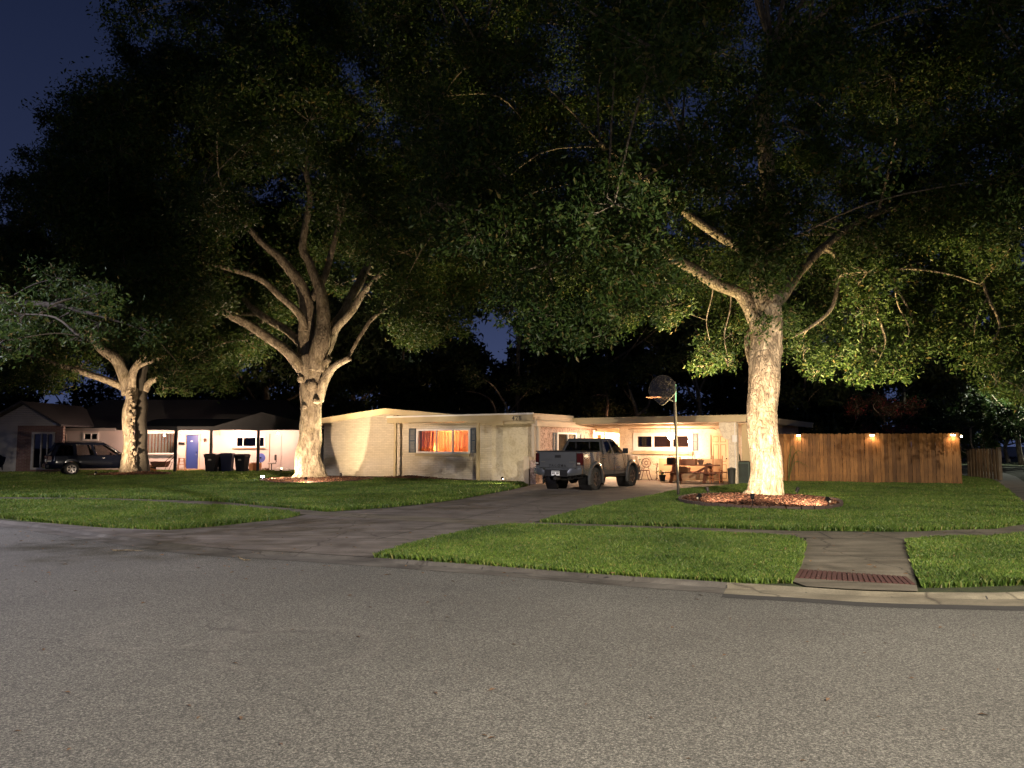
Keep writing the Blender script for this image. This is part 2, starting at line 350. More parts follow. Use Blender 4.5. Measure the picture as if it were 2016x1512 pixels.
M['fence'] = m_fence('cedar_boards', (.125, .058, .018), (.29, .145, .046)); M['fence_old'] = m_fence('weathered_boards', (.09, .07, .045), (.20, .16, .11))
M['truck'] = mat('grey_truck_paint', (.052, .056, .059), .25, .2, 0, 0, 0, 0, .5); M['truck'].node_tree.nodes['Principled BSDF'].inputs['Coat Weight'].default_value = 1; M['truck'].node_tree.nodes['Principled BSDF'].inputs['Coat Roughness'].default_value = .06; M['black'] = mat('black_plastic', (.008, .008, .009), .6, 0, 0, 0, .2, 60, .2)
M['rubber'] = mat('tyre_rubber', (.014, .014, .014), .85, 0, 0, 0, .5, 60); M['rim'] = mat('alloy_rim', (.22, .20, .19), .35, .9); M['chrome'] = mat('bright_metal', (.6, .6, .6), .2, 1)
M['redlens'] = mat('red_lens', (.028, .003, .003), .2, spec=.3); M['whitelens'] = mat('clear_lens', (.28, .27, .26), .15); M['suv'] = mat('dark_blue_car_paint', (.003, .004, .009), .15, 0, spec=.25)
M['paper'] = mat('white_enamel', (.65, .66, .66), .4); M['metal'] = mat('galvanised_pole', (.022, .02, .018), .7, 0, 20, .3, spec=.2); M['iron'] = mat('rusty_iron', (.10, .04, .025), .7, .2, 20, .4)
M['wood'] = mat('weathered_picnic_wood', (.15, .055, .03), .8, 0, 12, .3, .3, 30); M['ply'] = mat('plywood_panel', (.42, .27, .15), .7, 0, 3, .1)
M['box'] = mat('cardboard', (.30, .15, .08), .8, 0, 4, .2); M['pot'] = mat('dark_pot', (.02, .022, .018), .6); M['terra'] = mat('terracotta', (.16, .09, .06), .8, 0, 5, .2)
M['door_tan'] = mat('cream_door_paint', (.60, .45, .27), .5); M['groove'] = mat('door_groove', (.22, .12, .05), .7); M['yellow'] = mat('yellow_door_paint', (.72, .60, .20), .45)
M['bluedoor'] = mat('blue_door_paint', (.022, .045, .20), .45); M['nwall'] = mat('neighbour_block_wall', (.52, .45, .42), .8, 0, 2, .08, .15, 20)
M['bin'] = mat('dark_bin_plastic', (.004, .0045, .007), .6, spec=.15); M['binblue'] = mat('navy_bin_plastic', (.003, .005, .018), .6, spec=.15); M['acrylic'] = glass('smoky_acrylic', (.55, .53, .51), .3, .12)
M['orange'] = mat('rusty_hoop', (.16, .06, .03), .7); M['acgreen'] = mat('ac_green', (.035, .055, .04), .6, 0, 10, .2); M['paver'] = mat('red_paver', (.062, .023, .019), .85, 0, 6, .3, .3, 40)
M['edging'] = mat('dark_edging_block', (.075, .05, .04), .85, 0, 6, .3, .4, 30); M['siding'] = mat('grey_siding', (.30, .28, .26), .8, 0, 3, .1); M['dbrick'] = m_brick('dark_red_brick', 'xz', (.14, .07, .055), (.2, .17, .15), .5, False)
M['frond'] = m_foliage('garden_leaves', [(0, (.04, .07, .02)), (1, (.12, .15, .05))], .2)
M['grille'] = mat('dark_number', (.05, .045, .035), .6); M['asph_dark'] = mat('dark_sealed_asphalt', (.03, .029, .028), .9, 0, 8, .3, .4, 40)
M['plank'] = mat('orange_wood', (.35, .13, .05), .7, 0, 6, .2); M['cloth'] = mat('pale_fabric', (.5, .46, .42), .9, 0, 5, .1); M['fanblue'] = mat('blue_plastic', (.10, .14, .45), .4)
# ------------------------------------------------------------------ lights
def light(name, kind, loc, power, col, parent=None, size=.1, target=None, spot=60, blend=.5):
    l = bpy.data.lights.new(name, kind); l.energy = power; l.color = col
    if kind in ('POINT', 'SPOT'): l.shadow_soft_size = size
    if kind == 'SPOT': l.spot_size = R(spot); l.spot_blend = blend
    o = bpy.data.objects.new(name, l); link(o, parent); o.location = loc
    if target is not None:
        d = Vector(target)-Vector(loc); o.rotation_euler = d.to_track_quat('-Z', 'Y').to_euler()
    return o
def street_lamp(x, y, h, dx, dy, label, power, col, aim=None, ang=168, bl=.25):
    t = empty('street_lamp', (x, y, 0), 0, label, 'street lamp')
    MB().tube([(0, 0, -.1), (0, 0, h*.6), (0, 0, h)], [.11, .085, .07], 12).build('pole', M['metal'], t, True)
    MB().tube(smoothpath([Vector((0, 0, h-.2)), Vector((dx*.4, dy*.4, h+.25)), Vector((dx, dy, h+.3))]), .035, 8).build('arm', M['metal'], t, True)
    MB().box(dx-.28, dx+.28, dy-.14, dy+.14, h+.24, h+.36).build('lamp_head', M['metal'], t, bevel=.03)
    MB().box(dx-.22, dx+.22, dy-.1, dy+.1, h+.225, h+.237).build('lens', emis('street_lens', col, 30), t)
    light('lamp_light', 'SPOT', (dx, dy, h+.15), power, col, t, .12, aim or (dx, dy, -5), ang, bl)
street_lamp(10.0, -5.5, 9.0, -1.0, .3, 'street lamp on a grey pole behind the viewer at the right kerb', P_R, (1, .87, .69), None, 170.5, .08)
street_lamp(-20.0, 14.6, 8.6, .9, -1.0, 'cool white street lamp by the verge beyond the left edge', P_L, (.88, .84, 1))
# ------------------------------------------------------------------ ground
def sheet(name, pts, mt, z=None, kind='structure', thick=0):
    mb = MB(); P = [(p[0], p[1], p[2] if z is None else z) for p in pts]
    if thick:
        n = len(P); mb.add(P+[(a, b, c-thick) for a, b, c in P], [tuple(range(n)), tuple(range(n, 2*n))[::-1]]+[(i, n+i, n+(i+1) % n, (i+1) % n) for i in range(n)])
    else: mb.add(P, [tuple(range(len(P)))])
    o = mb.build(name, mt); return tag(o, kind=kind)
ZR = -.05
curb_px = [(0, 1031), (120, 1047), (250, 1066), (400, 1086), (560, 1096), (740, 1108), (880, 1118), (1000, 1127), (1200, 1143), (1430, 1160), (1560, 1167), (1700, 1176), (1850, 1180), (2016, 1181)]
curb = [G(x, y, ZR) for x, y in curb_px]
curb = [curb[0]+Vector((-.848, .53, 0))*d for d in (90, 40, 15)]+curb+[Vector(p) for p in ((7.0, 8.9, ZR), (8.3, 9.8, ZR), (9.6, 11.4, ZR), (10.9, 13.5, ZR), (24.0, 34.4, ZR), (60, 92, ZR))]
curb = smoothpath(curb, 5)
def offset(path, d):
    out = []
    for i, p in enumerate(path):
        t = path[min(i+1, len(path)-1)]-path[max(i-1, 0)]; t.normalize(); out.append(Vector((p.x-t.y*d, p.y+t.x*d, p.z)))
    return out
inner = offset(curb, .14)
tag(MB().add([(-500, -300, -.12), (500, -300, -.12), (500, 700, -.12), (-500, 700, -.12)], [(0, 1, 2, 3)]).build('ground', M['soil']), kind='structure')
sheet('road', [(-140, -60, ZR), (140, -60, ZR), (140, 200, ZR)]+[(a.x, a.y, ZR) for a in reversed([c for c in curb])]+[(-140, 100, ZR)], M['asphalt'])
sheet('yard', [(a.x, a.y, -.008) for a in inner]+[(60, 300, -.008), (-140, 300, -.008)], M['soil'])
def kh(c):   # kerb height factor: lowered at the driveway and the ramp
    px = pxof([tuple(c)])[0][0]
    if c.y < 4 or c.y > 30: return 1
    d = min(max(380-px, px-735), 9e9) if px < 1100 else max(1545-px, px-1840)
    return min(1, max(.04, d/60))
def kerb_piece(i0, i1, mt, gm, nm):
    c_ = curb[i0:i1]; n_ = inner[i0:i1]; k_ = [kh(c) for c in c_]
    tag(MB().loft([[c+Vector((0, 0, -.05)), c+Vector((0, 0, .004)), c.lerp(i, .25)+Vector((0, 0, .004+.035*k)), c.lerp(i, .5)+Vector((0, 0, .004+.048*k)), Vector((i.x, i.y, -.004+.01*k)), i+Vector((0, 0, -.02))] for c, i, k in zip(c_, n_, k_)], False).build('kerb', mt, smooth=True), kind='structure')
    g0 = offset(curb, -.30)[i0:i1]
    tag(MB().loft([[Vector((a.x, a.y, ZR+.004)), Vector((b.x, b.y, ZR+.012))] for a, b in zip(g0, c_)], False).build('gutter', gm), kind='structure')
ksplit = min(range(len(curb)), key=lambda i: abs(pxof([tuple(curb[i])])[0][0]-1440)+(999 if curb[i].y > 20 else 0))
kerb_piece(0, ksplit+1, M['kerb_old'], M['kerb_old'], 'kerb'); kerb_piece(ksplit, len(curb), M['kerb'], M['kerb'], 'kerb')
g0 = offset(curb, -.30); g1 = offset(curb, -.52)
tag(MB().loft([[Vector((a.x, a.y, ZR+.003)), Vector((b.x, b.y, ZR+.0035))] for a, b in zip(g1[ksplit:], g0[ksplit:])], False).build('asphalt_seam', M['asph_dark']), kind='structure')
for i in range(24, len(curb)-6, 6):
    a, b = curb[i], inner[i]; t_ = (curb[i+1]-curb[i]).normalized()*.009; k = kh(a)
    tag(MB().add([tuple(a-t_+Vector((0, 0, .0065))), tuple(a+t_+Vector((0, 0, .0065))), tuple(a.lerp(b, .25)+t_+Vector((0, 0, .0065+.035*k))), tuple(a.lerp(b, .25)-t_+Vector((0, 0, .0065+.035*k))), tuple(b+t_+Vector((0, 0, .002+.02*k))), tuple(b-t_+Vector((0, 0, .002+.02*k)))], [(0, 1, 2, 3), (3, 2, 4, 5)]).build('kerb_joint', M['asph_dark']), kind='structure')
# house frame
HA = R(-32.0); P0 = Vector((-9.6, 39.35, 0)); Uv = Vector((math.cos(HA), math.sin(HA), 0)); Vv = Vector((-math.sin(HA), math.cos(HA), 0))
def W(u, v, z=0): return P0+Uv*u+Vv*v+Vector((0, 0, z))
def Uof(px, v):
    k = (px-1008)/F; # X = k' Y, near-horizon
    a = P0+Vv*v
    return (k*a.y-a.x)/(Uv.x-k*Uv.y)
def Vof(px, u):
    k = (px-1008)/F; a = P0+Uv*u
    return (k*a.y-a.x)/(Vv.x-k*Vv.y)
dfront = [Vector((p.x, p.y, 0)) for p in inner if 4 < p.y < 30 and 40 < pxof([tuple(p)])[0][0] < 742]
drive = dfront+[G(*p) for p in [(737, 1097), (800, 1074), (870, 1055), (960, 1038), (1050, 1028), (1130, 1008), (1200, 991), (1290, 974), (1345, 962), (1450, 954)]]+[W(20, 9), W(10.5, 9), W(12.2, .3)]+[G(*p) for p in [(1042, 957), (1000, 966), (900, 985), (830, 994), (760, 1001), (640, 1009), (600, 1014), (560, 1022), (430, 1034), (330, 1043), (200, 1038), (100, 1030), (40, 1027)]]
sheet('driveway', drive, M['concrete'], .002)
ap = [i for i in inner]
# sidewalk along the street (front edge, back edge)
swF = [(-500, 962), (0, 985.5), (200, 985), (450, 998), (590, 1013), (1010, 1037), (1300, 1045), (1560, 1059), (1785, 1062), (1960, 1056), (2120, 1040)]
swB = [(-500, 956), (0, 979), (200, 981), (430, 988), (640, 1008), (1060, 1029), (1300, 1037), (1560, 1046), (1760, 1049), (1960, 1040), (2080, 1025)]
sw = [G(*p) for p in swF]+[G(*p) for p in reversed(swB)]
sheet('sidewalk', [G(*p) for p in swF[4:]]+[G(*p) for p in reversed(swB[4:])], M['walk'], .006)
o = sheet('sidewalk', [G(*p) for p in swF[:5]]+[G(*p) for p in reversed(swB[:5])], M['walk'], .006)
rampP = [G(1590, 1068), G(1574, 1149), G(1700, 1158), G(1812, 1160), G(1782, 1066)]
sheet('ramp', [G(1588, 1060), G(1560, 1146)]+[Vector((p.x, p.y, 0)) for p in inner if p.y < 30 and 1562 < pxof([tuple(p)])[0][0] < 1835]+[G(1784, 1060)], M['walk'], .009)
# side-street sidewalk on the right
sheet('side_path', [G(2120, 1036), G(2016, 1000), G(1985, 972), G(1957, 950), G(1950, 935), W(26, 40), W(28, 41), G(2000, 938), G(2045, 968), G(2250, 1020)], M['walk'], .007)
for (q0, q1) in (((1705, 1048), (1786, 1064)), ((1612, 1047), (1640, 1061)), ((1300, 1037), (1322, 1046)), ((1878, 1045), (1935, 1058)), ((1580, 1092), (1800, 1097))):
    a, b = G(*q0, .0115), G(*q1, .0115); n_ = (b-a).normalized(); n_ = Vector((-n_.y, n_.x, 0))*.010
    tag(MB().add([tuple(a-n_), tuple(b-n_), tuple(b+n_), tuple(a+n_)], [(0, 1, 2, 3)]).build('sidewalk_joint', M['asph_dark']), kind='structure')
for (q0, q1) in (((640, 1012), (1040, 1040)), ((860, 990), (1130, 1012)), ((1020, 965), (1310, 973)), ((500, 1040), (1052, 958)), ((740, 1062), (1200, 952))):
    a, b = G(*q0, .0055), G(*q1, .0055); n_ = (b-a).normalized(); n_ = Vector((-n_.y, n_.x, 0))*.011
    tag(MB().add([tuple(a-n_), tuple(b-n_), tuple(b+n_), tuple(a+n_)], [(0, 1, 2, 3)]).build('driveway_joint', M['asph_dark']), kind='structure')
# red pavers of the ramp
bs = empty('brick_strip', G(1680, 1132), 0, 'strip of dark red pavers set across the foot of the sidewalk ramp', 'pavers')
a, b_, c_, d_ = G(1574, 1123), G(1785, 1138), G(1563, 1139), G(1803, 1153)
mb = MB(); base = G(1680, 1132)
for i in range(22):
    t0, t1 = i/22+.004, (i+1)/22-.004
    q = [a.lerp(b_, t0), a.lerp(b_, t1), c_.lerp(d_, t1), c_.lerp(d_, t0)]
    mb.add([tuple(p-base+Vector((0, 0, .006))) for p in q]+[tuple(p-base+Vector((0, 0, .022))) for p in q], [(4, 5, 6, 7), (0, 1, 5, 4), (1, 2, 6, 5), (2, 3, 7, 6), (3, 0, 4, 7)])
mb.build('pavers', M['paver'], bs, bevel=.004)
# ------------------------------------------------------------------ grass
def inpoly(P, x, y):
    c = np.zeros(len(x), bool); n = len(P); j = n-1
    for i in range(n):
        xi, yi = P[i][0], P[i][1]; xj, yj = P[j][0], P[j][1]
        m = ((yi > y) != (yj > y)) & (x < (xj-xi)*(y-yi)/(yj-yi+1e-12)+xi); c ^= m; j = i
    return c
def grass(name, poly, label, dens, hgt, wid, holes=(), seed=0, clump=1.0):
    r = np.random.default_rng(seed); P = np.array([(p[0], p[1]) for p in poly]); lo = P.min(0); hi = P.max(0)
    n = int((hi-lo).prod()*dens*1.25); x = r.uniform(lo[0], hi[0], n); y = r.uniform(lo[1], hi[1], n)
    k = inpoly(P, x, y)
    for h in holes: k &= ~inpoly(h, x, y)
    px, py = pxof(np.stack([x, y, 0*x], 1)); k &= (px > -160) & (px < 2180)
    x = x[k]; y = y[k]; d = np.sqrt(x*x+y*y)
    # density falls with distance, blades widen to match
    dref = d.min(); keep = r.random(len(d)) < np.clip((dref/d)**1.3, .06, 1); x = x[keep]; y = y[keep]; d = d[keep]
    patch = np.array([noise.noise(Vector((a*.9, b*.9, seed))) + .6*noise.noise(Vector((a*3.1, b*3.1, seed+5))) for a, b in zip(x, y)])
    hh = hgt*(.75+.5*r.random(len(x)))*(1+.35*patch*clump); ww = wid*(.7+.6*r.random(len(x)))*np.clip((d/dref)**.65, 1, 5)
    th = r.uniform(0, 2*np.pi, len(x)); ln = r.uniform(.15, .75, len(x)); lt = r.uniform(0, 2*np.pi, len(x))
    bx = np.cos(th)*ww/2; by = np.sin(th)*ww/2
    V = np.empty((len(x), 4, 3)); z0 = -.012
    V[:, 0] = np.stack([x-bx, y-by, np.full_like(x, z0)], 1); V[:, 1] = np.stack([x+bx, y+by, np.full_like(x, z0)], 1)
    mx_ = x+np.cos(lt)*ln*hh*.35; my_ = y+np.sin(lt)*ln*hh*.35
    V[:, 2] = np.stack([mx_+bx*.9, my_+by*.9, hh*.65], 1)
    V[:, 3] = np.stack([x+np.cos(lt)*ln*hh, y+np.sin(lt)*ln*hh, hh], 1)
    V = V.reshape(-1, 3); b = np.arange(len(x))*4
    T = np.stack([b, b+1, b+2, b+3], 1)
    o = arr_mesh(name, V, T, M['grass']); print(name, len(x)); return tag(o, label, 'grass', None, 'stuff')
bedR_c, bedR = Vector((7.05, 21.6, 0)), [(7.0+2.15*math.cos(t)+.12*math.sin(3*t), 21.1+2.75*math.sin(t)+.1*math.cos(2*t)) for t in np.linspace(0, 2*math.pi, 40, endpoint=False)]
TM = G(606, 947)+Vector((0, .6, 0)); TL = G(262, 936)+Vector((0, .6, 0)); TR = G(1508, 988)+Vector((0, .65, 0))
bedR = [(TR.x-.35+2.15*math.cos(t)+.12*math.sin(3*t), TR.y-1.1+2.7*math.sin(t)+.1*math.cos(2*t)) for t in np.linspace(0, 2*math.pi, 40, endpoint=False)]
bedM = [(TM.x+.35+2.4*math.cos(t)+.15*math.sin(2*t), TM.y-.5+3.0*math.sin(t)) for t in np.linspace(0, 2*math.pi, 40, endpoint=False)]
strip = [G(*p) for p in [(737, 1097), (800, 1077), (870, 1058), (960, 1041), (1010, 1036), (1160, 1040), (1300, 1046), (1450, 1053), (1562, 1060), (1588, 1075), (1576, 1115), (1560, 1148), (1500, 1148), (1430, 1146), (1250, 1136), (1100, 1125), (950, 1113), (850, 1106)]]
grass('grass', strip, 'thick green grass strip between the driveway and the sidewalk ramp', 5200, .062, .011, seed=1)
rp = [G(*p) for p in [(1784, 1064), (1960, 1058), (2180, 1040), (2300, 1100), (2240, 1140), (2016, 1151), (1900, 1155), (1815, 1157), (1795, 1110)]]
grass('grass', rp, 'green grass patch right of the sidewalk ramp with a dark left edge', 5200, .07, .012, seed=2)
main = [G(*p) for p in [(1062, 1028), (1130, 1010), (1200, 993), (1290, 976), (1345, 964), (1440, 957)]]+[W(20.4, 4), W(21, 12)]+[Vector((11.5, 33.5, 0)), Vector((18.2, 31.3, 0)), Vector((23.2, 40, 0)), G(1957, 946), G(1985, 966), G(2016, 992), G(2075, 1022), G(1960, 1042), G(1760, 1046), G(1560, 1044), G(1300, 1036)]
grass('grass', main, 'wide front lawn around the right tree and below the wooden fence', 2000, .07, .018, [bedR], seed=3)
leftv = [G(*p) for p in [(-300, 968), (0, 986), (200, 986), (450, 999), (592, 1013), (560, 1021), (430, 1036), (330, 1044), (200, 1039), (100, 1030), (0, 1020), (-300, 990)]]
grass('grass', leftv, 'bright green grass verge at the left kerb between street and sidewalk', 2000, .075, .018, seed=4)
lefty = [G(*p) for p in [(-300, 958), (0, 979), (200, 981), (430, 987), (640, 1007), (760, 999), (830, 992), (900, 983), (1000, 965), (1040, 956)]]+[W(12.1, -.5), W(7, -.5), W(-1, -.5), W(-2, 6)]+[Vector((-15, 49, 0)), Vector((-38, 50, 0))]
grass('grass', lefty, 'dim lawn in front of the pale brick house and the neighbouring house', 1000, .08, .024, [bedM], seed=5)
# mulch beds
def mulch(poly, c, label, n, seed):
    r = np.random.default_rng(seed); P = np.array(poly)
    x = r.uniform(P[:, 0].min(), P[:, 0].max(), n*2); y = r.uniform(P[:, 1].min(), P[:, 1].max(), n*2)
    k = inpoly(P, x, y); x = x[k]; y = y[k]; dc = np.hypot((x-c[0]), (y-c[1]))
    z = .02+.14*np.clip(1-dc/2.6, 0, 1)+r.uniform(0, .03, len(x))
    a = r.uniform(0, 6.28, len(x)); L_ = r.uniform(.03, .09, len(x)); w_ = r.uniform(.012, .03, len(x)); tl = r.uniform(-.5, .5, len(x))
    V = np.empty((len(x), 4, 3)); ca, sa = np.cos(a), np.sin(a)
    for i, (s, q) in enumerate(((-1, -1), (1, -1), (1, 1), (-1, 1))):
        V[:, i] = np.stack([x+s*ca*L_-q*sa*w_, y+s*sa*L_+q*ca*w_, z+s*tl*L_+q*.3*w_], 1)
    b = np.arange(len(x))*4
    o = arr_mesh('mulch', V.reshape(-1, 3), np.stack([b, b+1, b+2, b+3], 1), m_mulch_); tag(o, label, 'mulch', None, 'stuff')
    n2 = len(poly); mb = MB(); mb.add([(c[0], c[1], .15)]+[(p[0]*.5+c[0]*.5, p[1]*.5+c[1]*.5, .08) for p in poly]+[(p[0], p[1], .005) for p in poly], [(0, 1+i, 1+(i+1) % n2) for i in range(n2)]+[(1+i, 1+n2+i, 1+n2+(i+1) % n2, 1+(i+1) % n2) for i in range(n2)])
    tag(mb.build('mulch_ground', mat('mulch_base', (.07, .032, .018), .95, 0, 20, .4, .8, 60)), kind='structure')
m_mulch_ = m_mulch()
mulch(bedR, (TR.x, TR.y), 'red brown bark mulch around the foot of the right tree', 16000, 1)
mulch(bedM, (TM.x, TM.y), 'red brown bark mulch around the foot of the middle tree', 12000, 2)
bedL = [(TL.x-.5+2.2*math.cos(t), TL.y-.2+1.6*math.sin(t)) for t in np.linspace(0, 2*math.pi, 30, endpoint=False)]
mulch(bedL, (TL.x, TL.y), 'dry mulch around the foot of the left tree', 5000, 3)
bedH = [W(.2, -.02)[:2], W(12, -.02)[:2], W(12, -.75)[:2], W(6, -.65)[:2], W(.2, -.8)[:2]]
mulch([tuple(p) for p in bedH], tuple(W(6, -.4)[:2]), 'narrow mulch bed along the brick wall of the house', 6000, 4)
def border(poly, label, h=.11, step=.26):
    c = Vector((sum(p[0] for p in poly)/len(poly), sum(p[1] for p in poly)/len(poly), 0)); t = empty('bed_border', c, 0, label, 'garden edging')
    mb = MB(); n = len(poly); P = [Vector((p[0], p[1], 0)) for p in poly]; acc = 0
    for i in range(n):
        a, b = P[i], P[(i+1) % n]; k = max(1, round((b-a).length/step))
        for j in range(k):
            p = a.lerp(b, (j+.04)/k)-c; q = a.lerp(b, (j+.96)/k)-c; hz = random.uniform(-.01, .012)
            mb.beam(p+Vector((0, 0, h/2+hz)), q+Vector((0, 0, h/2+hz+random.uniform(-.006, .006))), .085, h)
    mb.build('blocks', M['edging'], t, bevel=.008)
border(bedR, 'ring of dark edging blocks around the right tree bed', .13); border(bedM, 'ring of dark edging blocks around the middle tree bed', .1)
# fallen leaves / litter on the road
r = np.random.default_rng(5); n = 110
pts = [G(r.uniform(0, 2016), r.uniform(1080, 1500) if r.random() < .55 else r.uniform(1040, 1190), ZR) for _ in range(n)]
V = []; Q = []
for p in pts:
    if p.y > 20: continue
    s = r.uniform(.012, .035); a = r.uniform(0, 6.28); b = len(V)
    for (i, j, k) in ((-1, 0, 0), (0, -.4, .3), (1, 0, .1), (0, .4, .5)):
        V.append((p.x+s*(i*math.cos(a)-j*math.sin(a)), p.y+s*(i*math.sin(a)+j*math.cos(a)), ZR+.006+k*s*.7))
    Q.append((b, b+1, b+2, b+3))
tag(arr_mesh('leaf_litter', V, Q, mat('dry_leaf', (.10, .06, .035), .8)), 'small dry leaves scattered over the asphalt', 'leaves', None, 'stuff')
V = []; Q = []
for _ in range(420):
    p = G(r.uniform(-50, 2060), r.uniform(952, 1140), .0)
    if p.y > 30: continue
    s = r.uniform(.018, .042); a = r.uniform(0, 6.28); b = len(V); h = r.uniform(.03, .07)
    if inpoly([(q[0], q[1]) for q in drive], np.array([p.x]), np.array([p.y]))[0]: h = .012
    for (i, j, k) in ((-1, 0, 0), (0, -.4, .3), (1, 0, .1), (0, .4, .5)): V.append((p.x+s*(i*math.cos(a)-j*math.sin(a)), p.y+s*(i*math.sin(a)+j*math.cos(a)), h+k*s*.7))
    Q.append((b, b+1, b+2, b+3))
tag(arr_mesh('fallen_leaves', V, Q, mat('brown_leaf', (.16, .09, .04), .8)), 'brown fallen leaves scattered over lawn and driveway', 'leaves', None, 'stuff')
tw = MB(); p = G(222, 1085, ZR); tw.tube([p+Vector((0, 0, .012)), p+Vector((.25, -.02, .02)), p+Vector((.5, -.06, .012))], [.01, .008, .004], 5)
tag(tw.build('twig', M['bark']), 'thin dark straight twig lying on the asphalt near the left kerb', 'twig')
tw = MB(); p = G(468, 1103, ZR); tw.tube([p+Vector((0, 0, .06)), p+Vector((.03, 0, .03)), p+Vector((.1, -.03, .012)), p+Vector((.2, -.04, .01))], [.004, .01, .012, .004], 5)
tag(tw.build('twig', M['bark']), 'small curled twig on the asphalt at the driveway mouth', 'twig')
# ------------------------------------------------------------------ the brick house
def Zp(py, u, v): return at(1008, py, W(u, v).y).z
def U(px, v): return Uof(px, v)
house = empty('brick_house', P0, HA, 'low pale painted brick house with orange lit window and open carport', 'house')
UB = U(775, 0); UE = 12.58
def wall_with_hole(name, u0, u1, z0, z1, v0, v1, holes, mt, parent=house, axis='u', topf=None):
    """wall along u (or v) as boxes around rectangular holes (h0,h1,hz0,hz1)"""
    mb = MB(); hs = sorted(holes); cur = u0
    def bx(a, b, c, d):
        if b-a < 1e-4 or d-c < 1e-4: return
        if axis == 'u': mb.box(a, b, v0, v1, c, d)
        else: mb.box(v0, v1, a, b, c, d)
    for (a, b, c, d) in hs:
        bx(cur, a, z0, z1); bx(a, b, z0, c); bx(a, b, d, z1); cur = b
    bx(cur, u1, z0, z1); return mb.build(name, mt, parent)
ZB = 2.62
# gable wall
rk = lambda u: 3.28 - .095*abs(u-UB+.05)
mb = MB(); mb.prism([(0, 0), (UB, 0), (UB, rk(UB)-.05), (0, rk(0)-.05)], 0, .25, 'xz'); mb.build('wall', M['brickA'], house)
MB().box(.0, .25, .252, 12, 0, 2.75).build('wall', M['brickS'], house)
mb = MB(); mb.prism([(UB+.002, ZB), (UB+6.2, ZB), (UB+6.2, rk(UB+6.2)-.05), (UB+.002, rk(UB)-.05)], .9, 1.1, 'xz'); mb.build('gable_panel', M['trim'], house)
# window opening on front
wu0, wu1 = U(821, 0), U(926, 0); wz0, wz1 = Zp(891, 7, 0), Zp(846, 7, 0)
US = U(969, 0)
wall_with_hole('wall', UB+.001, US, 0, ZB, 0, .25, [(wu0, wu1, wz0, wz1)], M['brickA'])
wall_with_hole('wall', US, UE, 0, ZB, -.012, .25, [], M['flag'])
# side wall of the front wing (faces the carport)
v0w, v1w = Vof(1096, UE), Vof(1134, UE); zs0, zs1 = Zp(892, UE, 2.5), Zp(853, UE, 2.5)
wall_with_hole('wall', .251, 5.4, 0, ZB, UE-.25, UE, [(v0w, v1w, zs0, zs1)], M['pinkstone'], axis='v')
# recessed entry and carport back wall
dz = 2.06
wall_with_hole('wall', UE-1.2, 13.9, 0, 2.55, 8.0, 8.2, [(12.45, 13.37, 0, dz)], M['lace'])
MB().box(UE-1.45, UE-1.2, 5.4, 8.2, 0, 2.55).build('wall', M['lace'], house)
MB().box(UE-1.2, UE-.252, 5.15, 5.4, 0, 2.55).build('wall', M['lace'], house)
MB().box(13.9, 14.1, 5.752, 8.2, 0, 2.55).build('wall', M['lace'], house)
cw0, cw1 = U(1249, 5.5), U(1361, 5.5); cz0, cz1 = Zp(883, 15.5, 5.5), Zp(856, 15.5, 5.5)
du0, du1 = U(1396, 5.5), U(1396, 5.5)+.86
wall_with_hole('wall', 13.9, 19.9, 0, 2.5, 5.5, 5.75, [(cw0, cw1, cz0, cz1), (du0, du1, 0, 2.08)], M['lace'])
MB().box(19.65, 19.9, 5.752, 16, 0, 2.6).build('wall', M['brickS'], house)
# interiors (dark rooms closed at the back)
dark = mat('dark_room', (.10, .08, .07), .9)
MB().box(cw0-.3, cw1+.3, 6.9, 7.0, 0, 2.5).build('room_wall', dark, house)
MB().box(wu0-.5, wu1+.5, 1.6, 1.7, 0.2, 2.6).build('room_wall', mat('room_paint', (.45, .25, .16), .9), house)
MB().box(10.4, 10.5, .4, 5, 0, 2.5).build('room_wall', dark, house)
# roofs
def slab(poly, z0, z1, name, mt): MB().prism(poly, z0, z1).build(name, mt, house)
mb = MB()
for (a, b) in ((-.45, UB-.05), (UB-.05, UB+6.6)):
    mb.add([(a, -.55, rk(a)+.03), (b, -.55, rk(b)+.03), (b, 12.4, rk(b)+.03), (a, 12.4, rk(a)+.03)]+[(a, -.55, rk(a)-.05), (b, -.55, rk(b)-.05), (b, 12.4, rk(b)-.05), (a, 12.4, rk(a)-.05)],
           [(0, 1, 2, 3), (7, 6, 5, 4), (0, 4, 5, 1), (1, 5, 6, 2), (2, 6, 7, 3), (3, 7, 4, 0)])
mb.build('roof', M['darkroof'], house)
mb = MB()
for (a, b, vv) in ((-.5, UB-.05, -.60), (UB-.05, UB+6.6, -.60)):
    mb.add([(a, vv, rk(a)+.06), (b, vv, rk(b)+.06), (b, vv, rk(b)-.22), (a, vv, rk(a)-.22)]+[(a, vv+.05, rk(a)+.06), (b, vv+.05, rk(b)+.06), (b, vv+.05, rk(b)-.22), (a, vv+.05, rk(a)-.22)],
           [(0, 1, 2, 3), (7, 6, 5, 4), (0, 4, 5, 1), (1, 5, 6, 2), (2, 6, 7, 3), (3, 7, 4, 0)])
mb.build('fascia', M['trim'], house)
MB().box(-.55, -.5, -.55, 12.4, rk(-.5)-.2, rk(-.5)+.05).build('fascia', M['trim'], house)
